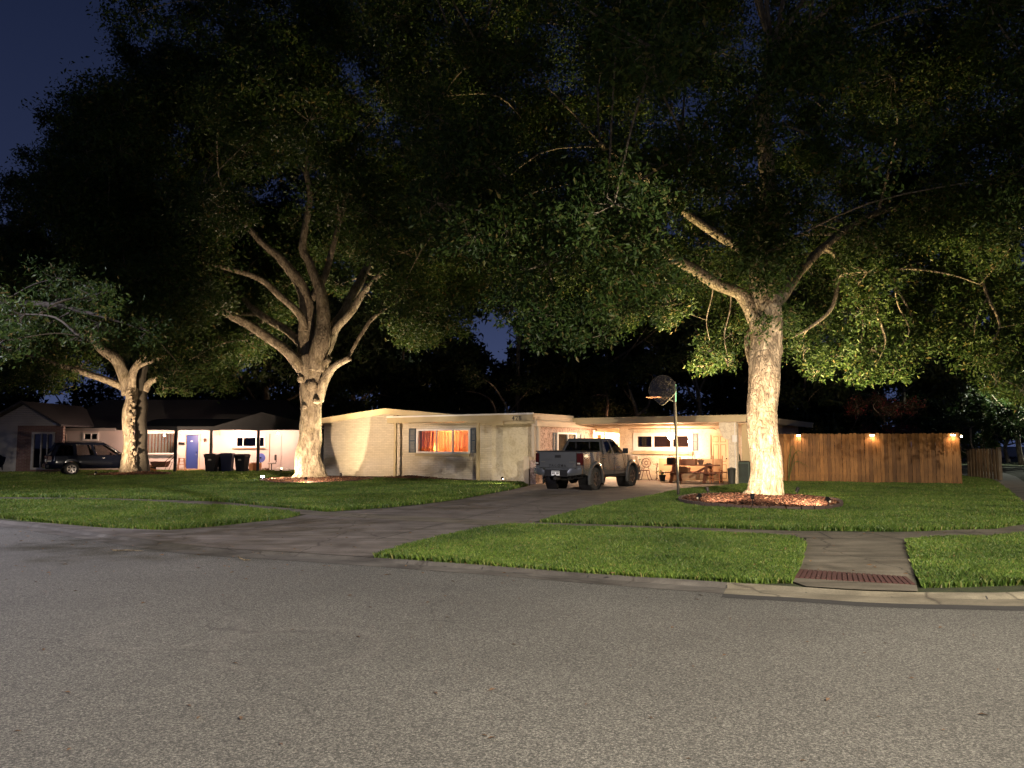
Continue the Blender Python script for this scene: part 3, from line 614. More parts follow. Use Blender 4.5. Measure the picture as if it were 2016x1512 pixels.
# flat front-wing roof
fz0, fz1 = 2.62, 2.93; ul = U(764, -.55); ur = UE+.16
MB().box(ul, ur, -.62, -.57, fz0, fz1).build('fascia', M['trim'], house, bevel=.008)
MB().box(ul, ul+.05, -.568, .9, fz0, fz1).build('fascia', M['trim'], house)
MB().box(ul+.052, ur-.03, -.565, .0, fz0+.05, fz0+.08).build('soffit', M['trim'], house)
mb = MB(); mb.add([(ul, -.6, fz1+.004), (ur, -.6, fz1+.004), (ur, 6, fz1+.03), (UB+3.4, 6, fz1+.3), (ul, .9, fz1+.16)], [(0, 1, 2, 3, 4)]); mb.build('roof', M['darkroof'], house)
MB().box(ul-.02, ur+.02, -.64, -.61, fz1-.05, fz1+.015).build('drip_edge', M['white'], house)
MB().box(US+.3, ur+.02, -.54, -.40, fz0-.13, fz0-.002).build('header', M['trim'], house, bevel=.006)
MB().box(US, US+.22, -.54, -.40, fz0-.13, fz0-.002).build('header', M['trim'], house)
# side fascia over the stone wall, stepped with a scalloped valance
MB().box(ur-.05, ur, -.568, 3.05, fz0+.12, fz1).build('fascia', M['trimp'], house, bevel=.008)
mb = MB()
for i in range(14):
    a = -.45+i*.25; pts = [(a, fz0+.12)]+[(a+.25*k/8, fz0+.03-.045*math.sin(math.pi*k/8)) for k in range(9)]+[(a+.25, fz0+.12)]
    mb.prism(pts, ur-.035, ur-.015, 'yz')
mb.build('scalloped_valance', M['trimp'], house)
MB().box(UE+.02, UE+.30, -.5, 5.4, fz0-.24, fz0-.02).build('beam', M['trimp'], house, bevel=.01)
MB().box(UE+.0, UE+.33, -.56, 3.05, fz0-.018, fz0+.012).build('soffit', M['trimp'], house)
mb = MB(); mb.beam((UE+.16, 5.4, 2.36), (14.05, 7.9, 2.16), .16, .22); mb.build('beam', M['trimp'], house)
# posts
for px in (779, 941.5):
    a = U(px, -.45); MB().box(a-.065, a+.065, -.5, -.39, 0, fz0+.05).build('post', M['trim'], house, bevel=.006)
MB().box(UE+.02, UE+.14, -.5, -.38, 0, fz0-.241).build('post', M['trimp'], house); MB().box(UE+.22, UE+.30, -.4, -.3, 0, fz0-.241).build('post', M['trimp'], house)
MB().box(UE-.16, UE+.10, -.86, -.52, -.02, 1.12).build('low_wall', M['trimp'], house, bevel=.01)
MB().box(UE+.15, UE+.42, -.84, 1.2, -.02, .98).build('low_wall', M['pinkstone'], house, bevel=.01)
# front window
def window(u0, u1, z0, z1, v, bars, parent, mt, axis='u', fw=.055, proud=.05, gl='glass', horiz=()):
    """frame as four rails plus bars; glass pane behind"""
    def bx(mb, a, b, c, d, va, vb):
        if axis == 'u': mb.box(a, b, va, vb, c, d)
        else: mb.box(-vb, -va, a, b, c, d)
    mb = MB(); va, vb = v-proud, v+.06
    bx(mb, u0-fw*.6, u1+fw*.6, z1-fw*.4, z1+fw, va, vb); bx(mb, u0-fw*.6, u1+fw*.6, z0-fw, z0+fw*.4, va, vb)
    bx(mb, u0-fw*.6, u0+fw, z0+fw*.4, z1-fw*.4, va, vb); bx(mb, u1-fw, u1+fw*.6, z0+fw*.4, z1-fw*.4, va, vb)
    for bp, bw in bars: bx(mb, bp-bw/2, bp+bw/2, z0+fw*.4, z1-fw*.4, va+.01, vb-.01)
    f = mb.build('window', mt, parent)
    g = MB(); bx(g, u0+fw*.5, u1-fw*.5, z0+fw*.2, z1-fw*.2, v+.02, v+.026); g.build('pane', M[gl], f)
    return f
ws = window(wu0+.03, wu1-.03, wz0+.03, wz1-.03, .02, [(U(859.5, 0), .035), (U(891.5, 0), .06)], house, M['white'], fw=.06)
MB().box(wu0-.02, wu1+.02, -.10, .0-.013, wz0-.16, wz0-.045).build('sill', M['trim'], ws)
# blinds and curtains (real slats and cloth behind the glass)
mb = MB(); nz = int((wz1-wz0-.16)/.03)
for i in range(nz):
    z = wz0+.08+i*.03
    mb.add([(wu0+.1, .10, z), (wu1-.1, .10, z), (wu1-.1, .118, z+.014), (wu0+.1, .118, z+.014)], [(0, 1, 2, 3)])
mb.build('blind', M['slats'], ws)
mb = MB(); rg = []
uu = np.linspace(wu0+.05, wu1-.05, 130)
for z in (wz0-.1, wz1-.02): rg.append([(a, .28+.035*math.sin(a*26)+.02*math.sin(a*61+1), z) for a in uu])
mb.loft(rg, False); mb.build('curtain', M['curtain'], ws, True)
lu = U(849, 0)
MB().lathe([(.02, wz0-.1), (.02, wz0+.12), (.10, wz0+.14), (.06, wz0+.34)], (lu, .55, 0)).build('table_lamp', emis('lamp_shade_glow', (1, .55, .2), 14), ws, True)
light('table_light', 'POINT', (lu, .40, wz0+.22), 60, (1, .55, .25), ws, .06)
light('room_light', 'POINT', ((wu0+wu1)/2, 1.0, 2.1), 330, (1, .62, .36), ws, .15)
def shutter(u0, u1, z0, z1, v, axis='u'):
    mb = MB()
    def bx(a, b, c, d, va, vb):
        if axis == 'u': mb.box(a, b, va, vb, c, d)
        else: mb.box(-vb, -va, a, b, c, d)
    w_ = .045
    bx(u0, u0+w_, z0, z1, v-.045, v-.002); bx(u1-w_, u1, z0, z1, v-.045, v-.002)
    for z in (z0, (z0+z1)/2-w_/2, z1-w_): bx(u0+w_, u1-w_, z, z+w_, v-.043, v-.004)
    n = int((z1-z0)/.05)
    for i in range(n): bx(u0+w_, u1-w_, z0+i*.05+.008, z0+i*.05+.042, v-.03, v-.012)
    return mb.build('shutter', M['shutter'], house)
shutter(U(806.5, 0), U(819.5, 0), Zp(891, 6, 0), Zp(843.5, 6, 0), 0); shutter(U(927.5, 0), U(937.5, 0), Zp(891.5, 9, 0), Zp(843, 9, 0), 0)
# side window facing carport
w2 = window(v0w+.02, v1w-.02, zs0+.02, zs1-.02, -UE-.0, [((v0w*.45+v1w*.55), .05)], house, M['white'], axis='v', gl='darkglass')
for a, b in ((Vof(1088, UE), v0w-.06), (v1w+.06, Vof(1143, UE))): shutter(a, b, zs0-.03, zs1+.02, -UE, 'v')
# carport window
w3 = window(cw0+.02, cw1-.02, cz0+.02, cz1-.02, 5.5, [(U(1284.7, 5.5), .11), (U(1322, 5.5), .11)], house, M['white'], fw=.12, gl='midglass')
MB().box(cw0-.05, cw1+.05, 5.38, 5.498, cz0-.26, cz0-.13).build('sill', M['trim'], w3)
MB().box(cw0+.2, cw1-.2, 5.9, 5.93, cz0-.1, cz1+.1).build('curtain', mat('brown_curtain', (.28, .17, .13), .9, 0, 6, .4), w3)
shutter(U(1362.5, 5.5), U(1372.8, 5.5), Zp(887, 17, 5.5), Zp(854, 17, 5.5), 5.5)
shutter(13.62, 13.88, Zp(884, 13, 7.5), Zp(855, 13, 7.5), 7.95)
def door(u0, u1, z1, v, mt, fm, fan=False):
    d = MB().box(u0+.04, u1-.04, v+.03, v+.075, .01, z1-.04).build('door', mt, house)
    w_ = u1-u0-.08; a = u0+.04
    if not fan:
        g = MB(); p = MB()
        for (x0, x1) in ((.13, .45), (.55, .87)):
            for (q0, q1) in ((.06, .36), (.42, .78), (.83, .95)):
                X0, X1, Z0, Z1 = a+x0*w_, a+x1*w_, q0*z1, q1*z1
                for bb in ((X0, X1, Z0, Z0+.02), (X0, X1, Z1-.02, Z1), (X0, X0+.02, Z0+.02, Z1-.02), (X1-.02, X1, Z0+.02, Z1-.02)): g.box(bb[0], bb[1], v+.024, v+.031, bb[2], bb[3])
        g.build('panel_moulding', M['groove'], d)
    else:
        mb = MB()
        for k in range(4):
            t0, t1 = math.pi*k/4+.06, math.pi*(k+1)/4-.06; c = (u0+u1)/2
            pts = [(c+.33*math.cos(t), z1*.76+.33*math.sin(t)) for t in np.linspace(t0, t1, 6)]+[(c+.08*math.cos((t0+t1)/2), z1*.76+.08*math.sin((t0+t1)/2))]
            mb.prism(pts, v+.022, v+.031, 'xz')
        mb.build('fan_light', M['shutter'], d)
        mb = MB()
        for q0, q1 in ((.06, .36), (.42, .68)):
            for x0 in (.13, .55): mb.box(a+x0*w_, a+(x0+.32)*w_, v+.022, v+.03, q0*z1, q1*z1)
        mb.build('panel_moulding', mt, d, bevel=.008)
    MB().lathe([(.0, -.055), (.028, -.05), (.03, -.03), (.012, -.02), (.012, .03)], (u1-.12, v+.02, 1.0), 'y', 12).build('handle', M['chrome'], d, True)
    mb = MB().box(u0-.05, u0+.038, v-.02, v+.1, 0, z1+.05); mb.box(u1-.038, u1+.05, v-.02, v+.1, 0, z1+.05); mb.box(u0+.038, u1-.038, v-.02, v+.1, z1-.038, z1+.05)
    mb.build('door_frame', fm, d); return d
door(du0, du1, 2.08, 5.5, M['door_tan'], M['trimp']); door(12.45, 13.37, dz, 8.0, M['yellow'], M['white'], True)
# carport roof
cu0, cu1 = ur, U(1466, 2.75); cvf = 2.95; cz = 2.60; ct = 2.82
MB().prism([(cvf+.06, 2.53), (5.48, 2.385), (8.3, 2.30), (8.3, 2.32), (5.48, 2.405), (cvf+.06, 2.55)], UE+.02, cu1-.06, 'yz').build('ceiling', M['ceil'], house)
MB().box(UE-1.45, UE-.02, 5.4, 8.2, 2.30, 2.32).build('ceiling', M['ceil'], house)
mb = MB()
for i in range(9):
    v = 3.3+i*.28
    if v < 5.3: zc = 2.53-.0575*(v-3.0); mb.box(cu0-.1, cu1-.08, v, v+.04, zc-.03, zc-.004)
mb.build('ceiling_batten', M['ceil'], house)
MB().box(cu0, cu1, cvf, cvf+.05, cz-.05, ct-.06).build('fascia', M['trim'], house, bevel=.008)
MB().box(cu0-.02, cu1+.03, cvf-.04, cvf-.002, ct-.075, ct).build('drip_edge', M['trim'], house, bevel=.006)
MB().box(cu1-.05, cu1, cvf+.052, 16.5, cz-.05, ct-.06).build('fascia', M['trim'], house)
MB().box(cu1+.002, cu1+.035, cvf+.0, 16.5, ct-.075, ct).build('drip_edge', M['trim'], house)
MB().box(cu0-.25, cu1-.052, cvf+.07, 16.4, ct-.05, ct-.02).build('roof', M['darkroof'], house)
# carport pillar with curved bracket
pu0, pu1 = U(1434, 3.1), U(1450, 3.1); bk = U(1416, 3.1)
pts = [(pu0, 0), (pu1, 0), (pu1, cz-.08), (bk, cz-.08), (bk, cz-.18)]+[(bk+(pu0-bk)*(1-math.cos(t)), cz-.18-.62*math.sin(t)) for t in np.linspace(.12, math.pi/2, 8)]
MB().prism(pts, 3.02, 3.32, 'xz').build('pillar', M['lace'], house, bevel=.01)
MB().box(pu1+.02, pu1+.36, 3.7, 4.0, 0, cz-.08).build('pillar', M['trim'], house)
MB().tube([(pu1-.06, 2.99, 0.5), (pu1-.06, 2.99, cz-.09)], .016, 8).box(pu1-.14, pu1+.04, 2.9, 3.018, 1.72, 2.0).build('conduit', M['white'], house)
MB().tube([(14.4, 5.42, 2.35), (18.2, 5.42, 2.35), (18.5, 5.42, 2.32), (18.62, 5.4, 2.26)], .02, 8).build('pipe', M['groove'], house)
# house number
cu = bpy.data.curves.new('digits', 'FONT'); cu.body = '428'; cu.size = .27; cu.extrude = .008; cu.space_character = 1.25
to = bpy.data.objects.new('tmp', cu); me = bpy.data.meshes.new_from_object(to); bpy.data.objects.remove(to)
me.materials.clear(); me.materials.append(M['grille']); no = link(bpy.data.objects.new('house_number', me), house)
no.location = (U(1008, -.62), -.632, Zp(827.5, 12, -.6)); no.rotation_euler = (R(90), 0, 0)
# entry extras: bright ceiling lamp, small hanging basket, entry post
MB().box(12.86, 12.94, 6.0, 6.08, 0, 2.36).build('post', M['trim'], house)
hb = empty('hanging_basket', W(12.55, 6.2, 1.92), HA, 'small brown basket hanging at the bright entry behind the truck', 'basket')
MB().lathe([(.05, 0), (.09, .02), (.12, .14), (.13, .16)], seg=14).build('pot', M['plank'], hb, True); MB().tube([(0, 0, .16), (0, 0, .6)], .006, 5).build('wire', M['black'], hb)
def ceil_lamp(u, v, z, label, pw, r=.13):
    t = empty('ceiling_lamp', W(u, v, z), HA, label, 'lamp')
    MB().lathe([(r, 0), (r, -.03), (r*.8, -.05)], seg=20).build('base', M['white'], t, True)
    MB().lathe([(r*.78, -.051), (r*.7, -.10), (r*.3, -.13), (.005, -.135)], seg=20, cap=False).build('globe', M['bulb_warm'], t, True)
    light('lamp_light', 'POINT', (0, 0, -.22), pw, (1, .66, .42), t, .08)
ceil_lamp(13.15, 6.7, 2.34, 'glowing ceiling lamp over the yellow entry door', 1300)
pl = empty('pendant_lantern', W(U(1320, 4.2), 4.2, 2.455), HA, 'very bright glass lantern hanging under the carport ceiling', 'lantern')
MB().tube([(0, 0, 0), (0, 0, -.26)], .012, 6).build('chain', M['black'], pl)
MB().lathe([(.0, -.25), (.10, -.30), (.11, -.31)], seg=16).build('cap', M['black'], pl, True)
MB().lathe([(.10, -.31), (.14, -.40), (.13, -.55), (.05, -.62), (.005, -.63)], seg=20, cap=False).build('globe', emis('lantern_glow', (1, .78, .5), 90), pl, True)
light('lantern_light', 'POINT', (0, 0, -.72), 560, (1, .61, .37), pl, .14)
# ------------------------------------------------------------------ things in the carport
def chair_iron(p, rz):
    t = empty('patio_chair', p, rz, 'rusty iron chair with round openwork back against the carport wall', 'chair')
    mb = MB()
    mb.tube([(.21*math.cos(a), 0, .78+.21*math.sin(a)) for a in np.linspace(0, 2*math.pi, 25)], .014, 6, False)
    mb.tube([(.07*math.cos(a), 0, .78+.07*math.sin(a)) for a in np.linspace(0, 2*math.pi, 13)], .014, 6, False)
    for k in range(6):
        a = k*math.pi/3; c = (math.cos(a)*.14, 0, .78+math.sin(a)*.14)
        mb.tube([(c[0]+.05*math.cos(b), 0, c[2]+.06*math.sin(b)) for b in np.linspace(0, 2*math.pi, 9)], .009, 5, False)
    mb.tube([(-.1, 0, .59), (-.13, 0, .47)], .014, 6); mb.tube([(.1, 0, .59), (.13, 0, .47)], .014, 6); mb.build('backrest', M['iron'], t, True)
    mb = MB(); mb.lathe([(.2, .43), (.22, .45), (.2, .46)], (0, -.18, 0), seg=20); mb.build('seat', M['iron'], t, True)
    for sx, sy in ((-1, -.33), (1, -.33), (-1, 0), (1, 0)):
        MB().tube(smoothpath([Vector((sx*.14, sy, .44)), Vector((sx*.17, sy-.02, .28)), Vector((sx*.25, sy-.01, .04)), Vector((sx*.31, sy-.01, 0.01))], 4), .017, 6).build('leg', M['iron'], t, True)
chair_iron(W(U(1271, 5.05), 5.05, .0), HA)
pt = empty('picnic_table', W(U(1360, 3.95), 3.95, 0), HA, 'weathered wooden picnic table with attached benches under the carport', 'picnic table')
s = 1/1514*33.4
hw = 1.12
mb = MB()
for i in range(5): mb.box(-hw, hw, -.36+i*.145, -.36+i*.145+.135, .72, .76)
mb.build('tabletop', M['wood'], pt, bevel=.005)
for sy in (-1, 1):
    mb = MB()
    for k in range(2): mb.box(-hw-.05, hw+.15, sy*.68-.14+k*.145, sy*.68-.01+k*.145, .41, .45)
    mb.build('bench_seat', M['wood'], pt, bevel=.005)
for sx in (-.72, .72):
    for sy in (-1, 1):
        mb = MB(); mb.beam((sx, sy*.22, .72), (sx, sy*.62, 0), .05, .13, (1, 0, 0)); mb.build('leg', M['wood'], pt)
    MB().box(sx+.03, sx+.07, -.8, .8, .31, .405).build('crossbeam', M['wood'], pt)
    MB().box(sx+.03, sx+.07, -.34, .34, .63, .715).build('crossbeam', M['wood'], pt)
    MB().beam((sx+.02, -.12, .70), (sx*.2, 0, .40), .04, .08).build('brace', M['wood'], pt)
def on_table(px, du=0, dv=-.1): return U(px, 3.95+dv)
o = empty('cloth_bag', W(on_table(1320), 3.85, .762), HA, 'round black bag on the left end of the picnic table', 'bag')
MB().lathe([(.0, 0), (.17, .0), (.20, .06), (.20, .24), (.16, .31), (.05, .33), (0, .33)], seg=18).build('bag_body', M['black'], o, True)
MB().tube([(-.1, 0, .31), (-.07, 0, .38), (.07, 0, .38), (.1, 0, .31)], .012, 6).build('strap', M['black'], o, True)
o = empty('planter_box', W(on_table(1353), 3.85, .762), HA, 'long brown planter box in the middle of the picnic table', 'planter')
mb = MB(); mb.box(-.34, .34, -.13, .13, 0, .02); mb.box(-.36, .36, -.15, -.131, 0, .24); mb.box(-.36, .36, .131, .15, 0, .24); mb.box(-.36, -.34, -.13, .13, 0, .24); mb.box(.34, .36, -.13, .13, 0, .24); mb.build('box', M['box'], o)
MB().box(-.338, .338, -.128, .128, .03, .2).build('soil', M['soil'], o)
mb = MB()
for i, (x, dx, h) in enumerate(((.0, .02, .38), (.17, .1, .45), (.2, -.02, .3), (.24, .13, .36))): mb.tube([(x, 0, .18), (x+dx*.4, 0, .18+h*.6), (x+dx, 0, .18+h)], [.010, .007, .003], 5)
mb.build('stem', M['frond'], o)
o = empty('plant_pot', W(on_table(1378), 3.85, .762), HA, 'flared clay pot beside the planter box on the picnic table', 'pot')
MB().lathe([(.08, 0), (.13, .16), (.15, .17), (.15, .2), (.12, .2), (.11, .14)], seg=16).build('pot', M['terra'], o, True)
mb = MB()
for k in range(7): a = k*.9; mb.tube([(0, 0, .15), (.06*math.cos(a), .06*math.sin(a), .24), (.12*math.cos(a), .12*math.sin(a), .27)], [.008, .01, .003], 4)
mb.build('leaves', M['frond'], o)
o = empty('tray', W(on_table(1393), 3.85, .762), HA, 'shallow tray of small things on the right end of the picnic table', 'tray')
mb = MB(); mb.lathe([(.16, 0), (.2, .03), (.19, .03), (.15, .012)], seg=16)
for k in range(5): mb.lathe([(.0, .01), (.04, .02), (.03, .07), (0, .085)], (.07*math.cos(k*1.3), .07*math.sin(k*1.3), 0), seg=8)
mb.build('tray_body', M['terra'], o, True)
o = empty('cardboard_box', W(U(1342, 3.27), 3.27, .452), HA, 'open cardboard box on the picnic bench', 'box')
mb = MB(); mb.box(-.30, .30, -.12, .12, 0, .01); mb.box(-.3, .3, -.13, -.12, 0, .2); mb.box(-.3, .3, .12, .13, 0, .2); mb.box(-.31, -.3, -.13, .13, 0, .2); mb.box(.3, .31, -.13, .13, 0, .2); mb.build('box_body', M['box'], o)
mb = MB(); mb.add([(-.3, -.13, .201), (.25, -.13, .201), (.2, -.22, .26), (-.25, -.22, .25)], [(0, 1, 2, 3)]); mb.build('flap', M['box'], o)
o = empty('plywood_panel', W((U(1296, 4.75)+U(1420, 4.75))/2, 4.75, 0), HA, 'large tan plywood panel standing behind the picnic table', 'panel')
hw = (U(1420, 4.75)-U(1296, 4.75))/2
MB().box(-hw, hw, -.02, .02, .06, Zp(903, 17, 4.75)).build('board', M['ply'], o)
for sx in (-hw+.1, hw-.1): mb = MB(); mb.box(sx-.04, sx+.04, .021, .08, 0, Zp(903, 17, 4.75)-.01); mb.box(sx-.04, sx+.04, -.25, .3, 0, .055); mb.build('foot', M['wood'], o)
o = empty('wooden_crate', W(U(1327, 5.0), 5.0, 0), HA, 'narrow wooden crate end showing above the plywood panel', 'crate')
zt = Zp(898.5, 16, 5)
mb = MB(); mb.box(-.24, .24, -.08, .08, 0, zt-.09).build('crate_body', M['ply'], o); MB().box(-.25, .25, -.1, .1, zt-.085, zt).build('lid', M['box'], o)
# tricycle-like plant stand and potted plant
o = empty('plant_stand', W(U(1291, 4.9), 4.9, 0), HA, 'tall twisted iron plant stand between iron chair and plywood panel', 'plant stand')
mb = MB(); mb.tube(smoothpath([Vector((-.03, 0, 0)), Vector((.02, 0, .2)), Vector((-.02, .02, .4)), Vector((.02, 0, .62)), Vector((.05, 0, .78))], 5), .018, 7)
for k in range(10):
    a = k*2.4; z = .08+k*.065; mb.tube([(0, 0, z), (.05*math.cos(a), .03*math.sin(a), z+.03), (.07*math.cos(a), .05*math.sin(a), z+.0)], [.008, .007, .003], 5)
mb.build('stem', M['iron'], o, True); MB().tube([(-.16, 0, .73), (.12, 0, .74)], .012, 6).build('crossbar', M['iron'], o)
for k in range(3): a = k*2.1; MB().tube([(0, 0, .12), (.13*math.cos(a), .13*math.sin(a), .0)], .01, 6).build('leg', M['iron'], o)
def leafy(mb, c, n, L_, seed, up=.8, wd=.022):
    r_ = random.Random(seed)
    for i in range(n):
        a = r_.uniform(0, 6.28); l = L_*r_.uniform(.6, 1.1); e = r_.uniform(.3, 1.2)*up
        d = Vector((math.cos(a), math.sin(a), 0)); p = Vector(c); side = Vector((-d.y, d.x, 0))
        pts = [p, p+d*l*.35+Vector((0, 0, l*e*.7)), p+d*l*.75+Vector((0, 0, l*e*.8)), p+d*l+Vector((0, 0, l*e*.45))]; ws_ = (wd*.5, wd, wd*.8, .002)
        for k in range(3): mb.add([pts[k]-side*ws_[k], pts[k]+side*ws_[k], pts[k+1]+side*ws_[k+1], pts[k+1]-side*ws_[k+1]], [(0, 1, 2, 3)])
def potplant(p, label, r0=.13, h=.22, n=9, L_=.35, seed=1, mt='pot', group=None, up=.8):
    t = empty('potted_plant', p, random.uniform(0, 6), label, 'potted plant', group)
    MB().lathe([(r0*.7, 0), (r0, h), (r0*1.1, h), (r0*1.1, h+.03), (r0*.95, h+.03), (r0*.9, h-.02)], seg=18).build('pot', M[mt], t, True)
    mb = MB(); leafy(mb, (0, 0, h), n, L_, seed, up, .03); mb.build('foliage', M['frond'], t); return t
potplant(W(U(1302, 4.1), 4.1, 0), 'black pot with pale leaves by the left leg of the picnic table', .15, .26, 14, .38, 3)
potplant(W(U(1253, 4.9), 4.9, 0), 'arching long leaved plant behind the front wheel of the truck', .14, .24, 14, .75, 5, up=1.3)
# white garden chair at the right of the table
o = empty('slat_chair', W(U(1407, 3.5), 3.5, 0), HA, 'thin wooden folding chair at the right end of the picnic table', 'chair')
for sx in (-.2, .2):
    MB().beam((sx, -.15, 0), (sx, -.2, .62), .03).build('leg', M['plank'], o); MB().beam((sx, .2, 0), (sx, .3, 1.15), .03).build('leg', M['plank'], o)
mb = MB()
for k in range(3): mb.box(-.2, .2, -.17+k*.13, -.06+k*.13, .40, .42)
mb.build('seat', M['plank'], o); mb = MB()
for z in (.15, .26): mb.box(-.2, .2, -.17, -.15, z, z+.03)
mb.beam((-.2, -.2, .6), (-.2, .24, .5), .03); mb.beam((.2, -.2, .6), (.2, .24, .5), .03); mb.build('armrest', M['plank'], o)
# AC unit
o = empty('air_conditioner', W(U(1458, 3.4), 3.55, 0), HA, 'dark green air conditioning unit behind the carport pillar', 'air conditioner')
MB().box(-.36, .36, -.36, .36, .06, .92).build('casing', M['acgreen'], o, bevel=.03)
mb = MB()
for k in range(16): mb.box(-.31, .31, -.372, -.362, .13+k*.045, .15+k*.045)
mb.build('grille', M['black'], o); MB().lathe([(.27, .921), (.27, .94), (.05, .95)], seg=24).build('fan_guard', M['black'], o); MB().box(-.42, .42, -.42, .42, .0, .058).build('pad', M['kerb'], o)
o = empty('waste_bin', W(U(1437, 2.9), 2.95, 0), HA, 'slim dark bin leaning at the foot of the carport pillar', 'bin')
MB().lathe([(.13, 0), (.17, .6), (.18, .62), (.16, .66), (.03, .7)], seg=16).build('bin_body', M['pot'], o, True)
# tall spiky plants near pillar
o = empty('garden_plant', G(1462, 952)+Vector((.1, .4, 0)), 0, 'tall arching plant left of the right tree trunk', 'plant')
mb = MB()
for (dx, h, b) in ((-.35, 1.7, .6), (.1, 1.6, -.2), (.5, 1.5, .7), (-.1, 1.2, .4)): mb.tube(smoothpath([Vector((0, 0, 0)), Vector((dx*.2, b*.1, h*.6)), Vector((dx*.6, b*.3, h)), Vector((dx*1.2, b*.5, h*.78))], 5), [.02]*11+[.012]*4+[.004], 5)
mb.build('stems', M['frond'], o)
o = empty('garden_plant', G(1556, 952)+Vector((.25, .9, 0)), 0, 'tall drooping plant right of the right tree trunk', 'plant')
mb = MB()
for (dx, h, b) in ((.35, 1.55, .2), (.75, 1.35, .1), (.2, 1.2, .4), (.6, .9, -.2)): mb.tube(smoothpath([Vector((0, 0, 0)), Vector((dx*.2, b*.1, h*.6)), Vector((dx*.6, b*.3, h)), Vector((dx*1.4, b*.5, h*.72))], 5), [.014]*11+[.009]*4+[.003], 5)
mb.build('stems', M['frond'], o)
# potted plants and weeds along the brick wall
for i, (px, py, lb) in enumerate(((678, 938.5, 'potted desert rose nearest the middle tree along the brick wall'), (697, 938.5, 'second potted desert rose from the middle tree, in a lighter pot'), (728, 938.5, 'low potted plant at the left of the plant cluster'), (740, 938, 'white footed potted plant in the middle of the wall cluster'), (752, 938, 'bushy potted plant by the tan post'))):
    p = G(px, py); t = potplant(p, lb, .13, .24, 2, .1, 20+i, 'pot' if i != 1 else 'terra')
    mb = MB(); lf = MB(); rr = random.Random(i)
    for k in range(4):
        a = rr.uniform(0, 6.3); h = rr.uniform(.25, .5); q = Vector((.22*math.cos(a)*rr.random(), .2*math.sin(a), .24+h)); mb.tube([(0, 0, .22), tuple(q*.6+Vector((0, 0, .1))), tuple(q)], [.025, .016, .008], 6); leafy(lf, q, 9, .14, i*9+k, .5, .03)
    mb.build('stem', M['bark'], t); lf.build('leaves', M['frond'], t)
for i, (px, py, n_, L_, lb) in enumerate(((812, 939, 22, .3, 'small low weed under the left shutter'), (845, 941, 14, .25, 'tiny weed under the lit window'), (860, 941, 34, .45, 'bushy weed under the middle of the lit window'), (884, 942, 40, .5, 'largest leafy weed under the right of the lit window'), (900, 944, 20, .3, 'low spreading weed near the second tan post'), (937, 943, 7, .35, 'upright spiky plant at the second tan post'), (1035, 945, 12, .45, 'spiky plant at the corner by the low wall'))):
    t = empty('garden_weed', G(px, py)+Vector((0, -.1, .02)), 0, lb, 'plant'); mb = MB(); leafy(mb, (0, 0, 0), n_, L_, 50+i, 1.2 if i < 5 else 2.5, .02); mb.build('foliage', M['frond'], t)
o = empty('garden_hose', G(1012, 947)+Vector((0, .0, .02)), HA, 'green hose coiled on the mulch near the house corner', 'hose')
MB().tube([((.35+.03*k/10)*1.4*math.cos(k*.5), .22*math.sin(k*.5), .03+.02*(k//12)) for k in range(50)], .018, 6).build('coil', M['acgreen'], o, True)
# ------------------------------------------------------------------ landscape spot lights
def spot_fixture(p, target, label, pw, col=(1, .73, .48), ang=70, h=.2, head=1, blend=.6, lit=True, group='landscape lights'):
    t = empty('landscape_light', p, 0, label, 'garden light', group); d = (Vector(target)-Vector(p)).normalized()
    MB().tube([(0, 0, -.05), (0, 0, h)], .012, 6).build('stake', M['black'], t)
    c = Vector((0, 0, h+.04)); mb = MB(); mb.tube([c-d*.07, c-d*.05, c+d*.05, c+d*.075], [.03, .05, .055, .058], 14, False); mb.build('housing', M['black'], t, True)
    MB().tube([c+d*.04, c+d*.046], [.045, .045], 14).build('lens', M['bulb_warm'] if head == 1 else M['bulb_white'], t)
    light('spot_light', 'SPOT', tuple(c+d*.10), pw, col, t, .05, tuple(c+d*2), ang, blend); return t
spot_fixture(G(1376, 996), TR+Vector((-.2, 0, 1.6)), 'black landscape light at the left end of the right tree bed', 2500, ang=105, blend=1)
spot_fixture(G(1632, 1004), TR+Vector((.2, 0, 1.6)), 'black landscape light at the right end of the right tree bed', 3400, ang=105, blend=1)
spot_fixture(G(1482, 1000), TR+Vector((0, 0, 7)), 'black landscape light at the front middle of the right tree bed', 650, h=.24, ang=80)
spot_fixture(G(602, 955), TM+Vector((0, 0, 3.2)), 'black landscape light in front of the middle tree trunk', 3600, ang=140, blend=1)
spot_fixture(G(553, 940), TM+Vector((0, 0, 7.0)), 'small landscape light left behind the middle tree bed', 5500, h=.35, ang=80)
spot_fixture(G(188, 941), TL+Vector((-.4, -.3, 2.8)), 'small landscape light left of the left tree trunk', 5200, ang=95, blend=1)
spot_fixture(G(990, 957), W(9, 0, 1.2), 'black landscape light on the lawn near the driveway edge', 90, (1, .8, .5), 110, h=.25)
spot_fixture(TR+Vector((1.5, 1.0, 0)), TR+Vector((5, 3.2, 5)), 'small landscape light hidden right behind the right trunk', 10500, (1, .76, .35), 100, blend=1)
spot_fixture(TR+Vector((-1.2, 1.1, 0)), TR+Vector((-3.0, 2.2, 6)), 'small landscape light hidden left behind the right trunk', 11000, (1, .76, .35), 90, blend=1)
spot_fixture(TM+Vector((1.2, .6, 0)), TM+Vector((1.4, .5, 9)), 'small landscape light hidden behind the middle trunk', 5000, (1, .80, .48), 85, blend=1)
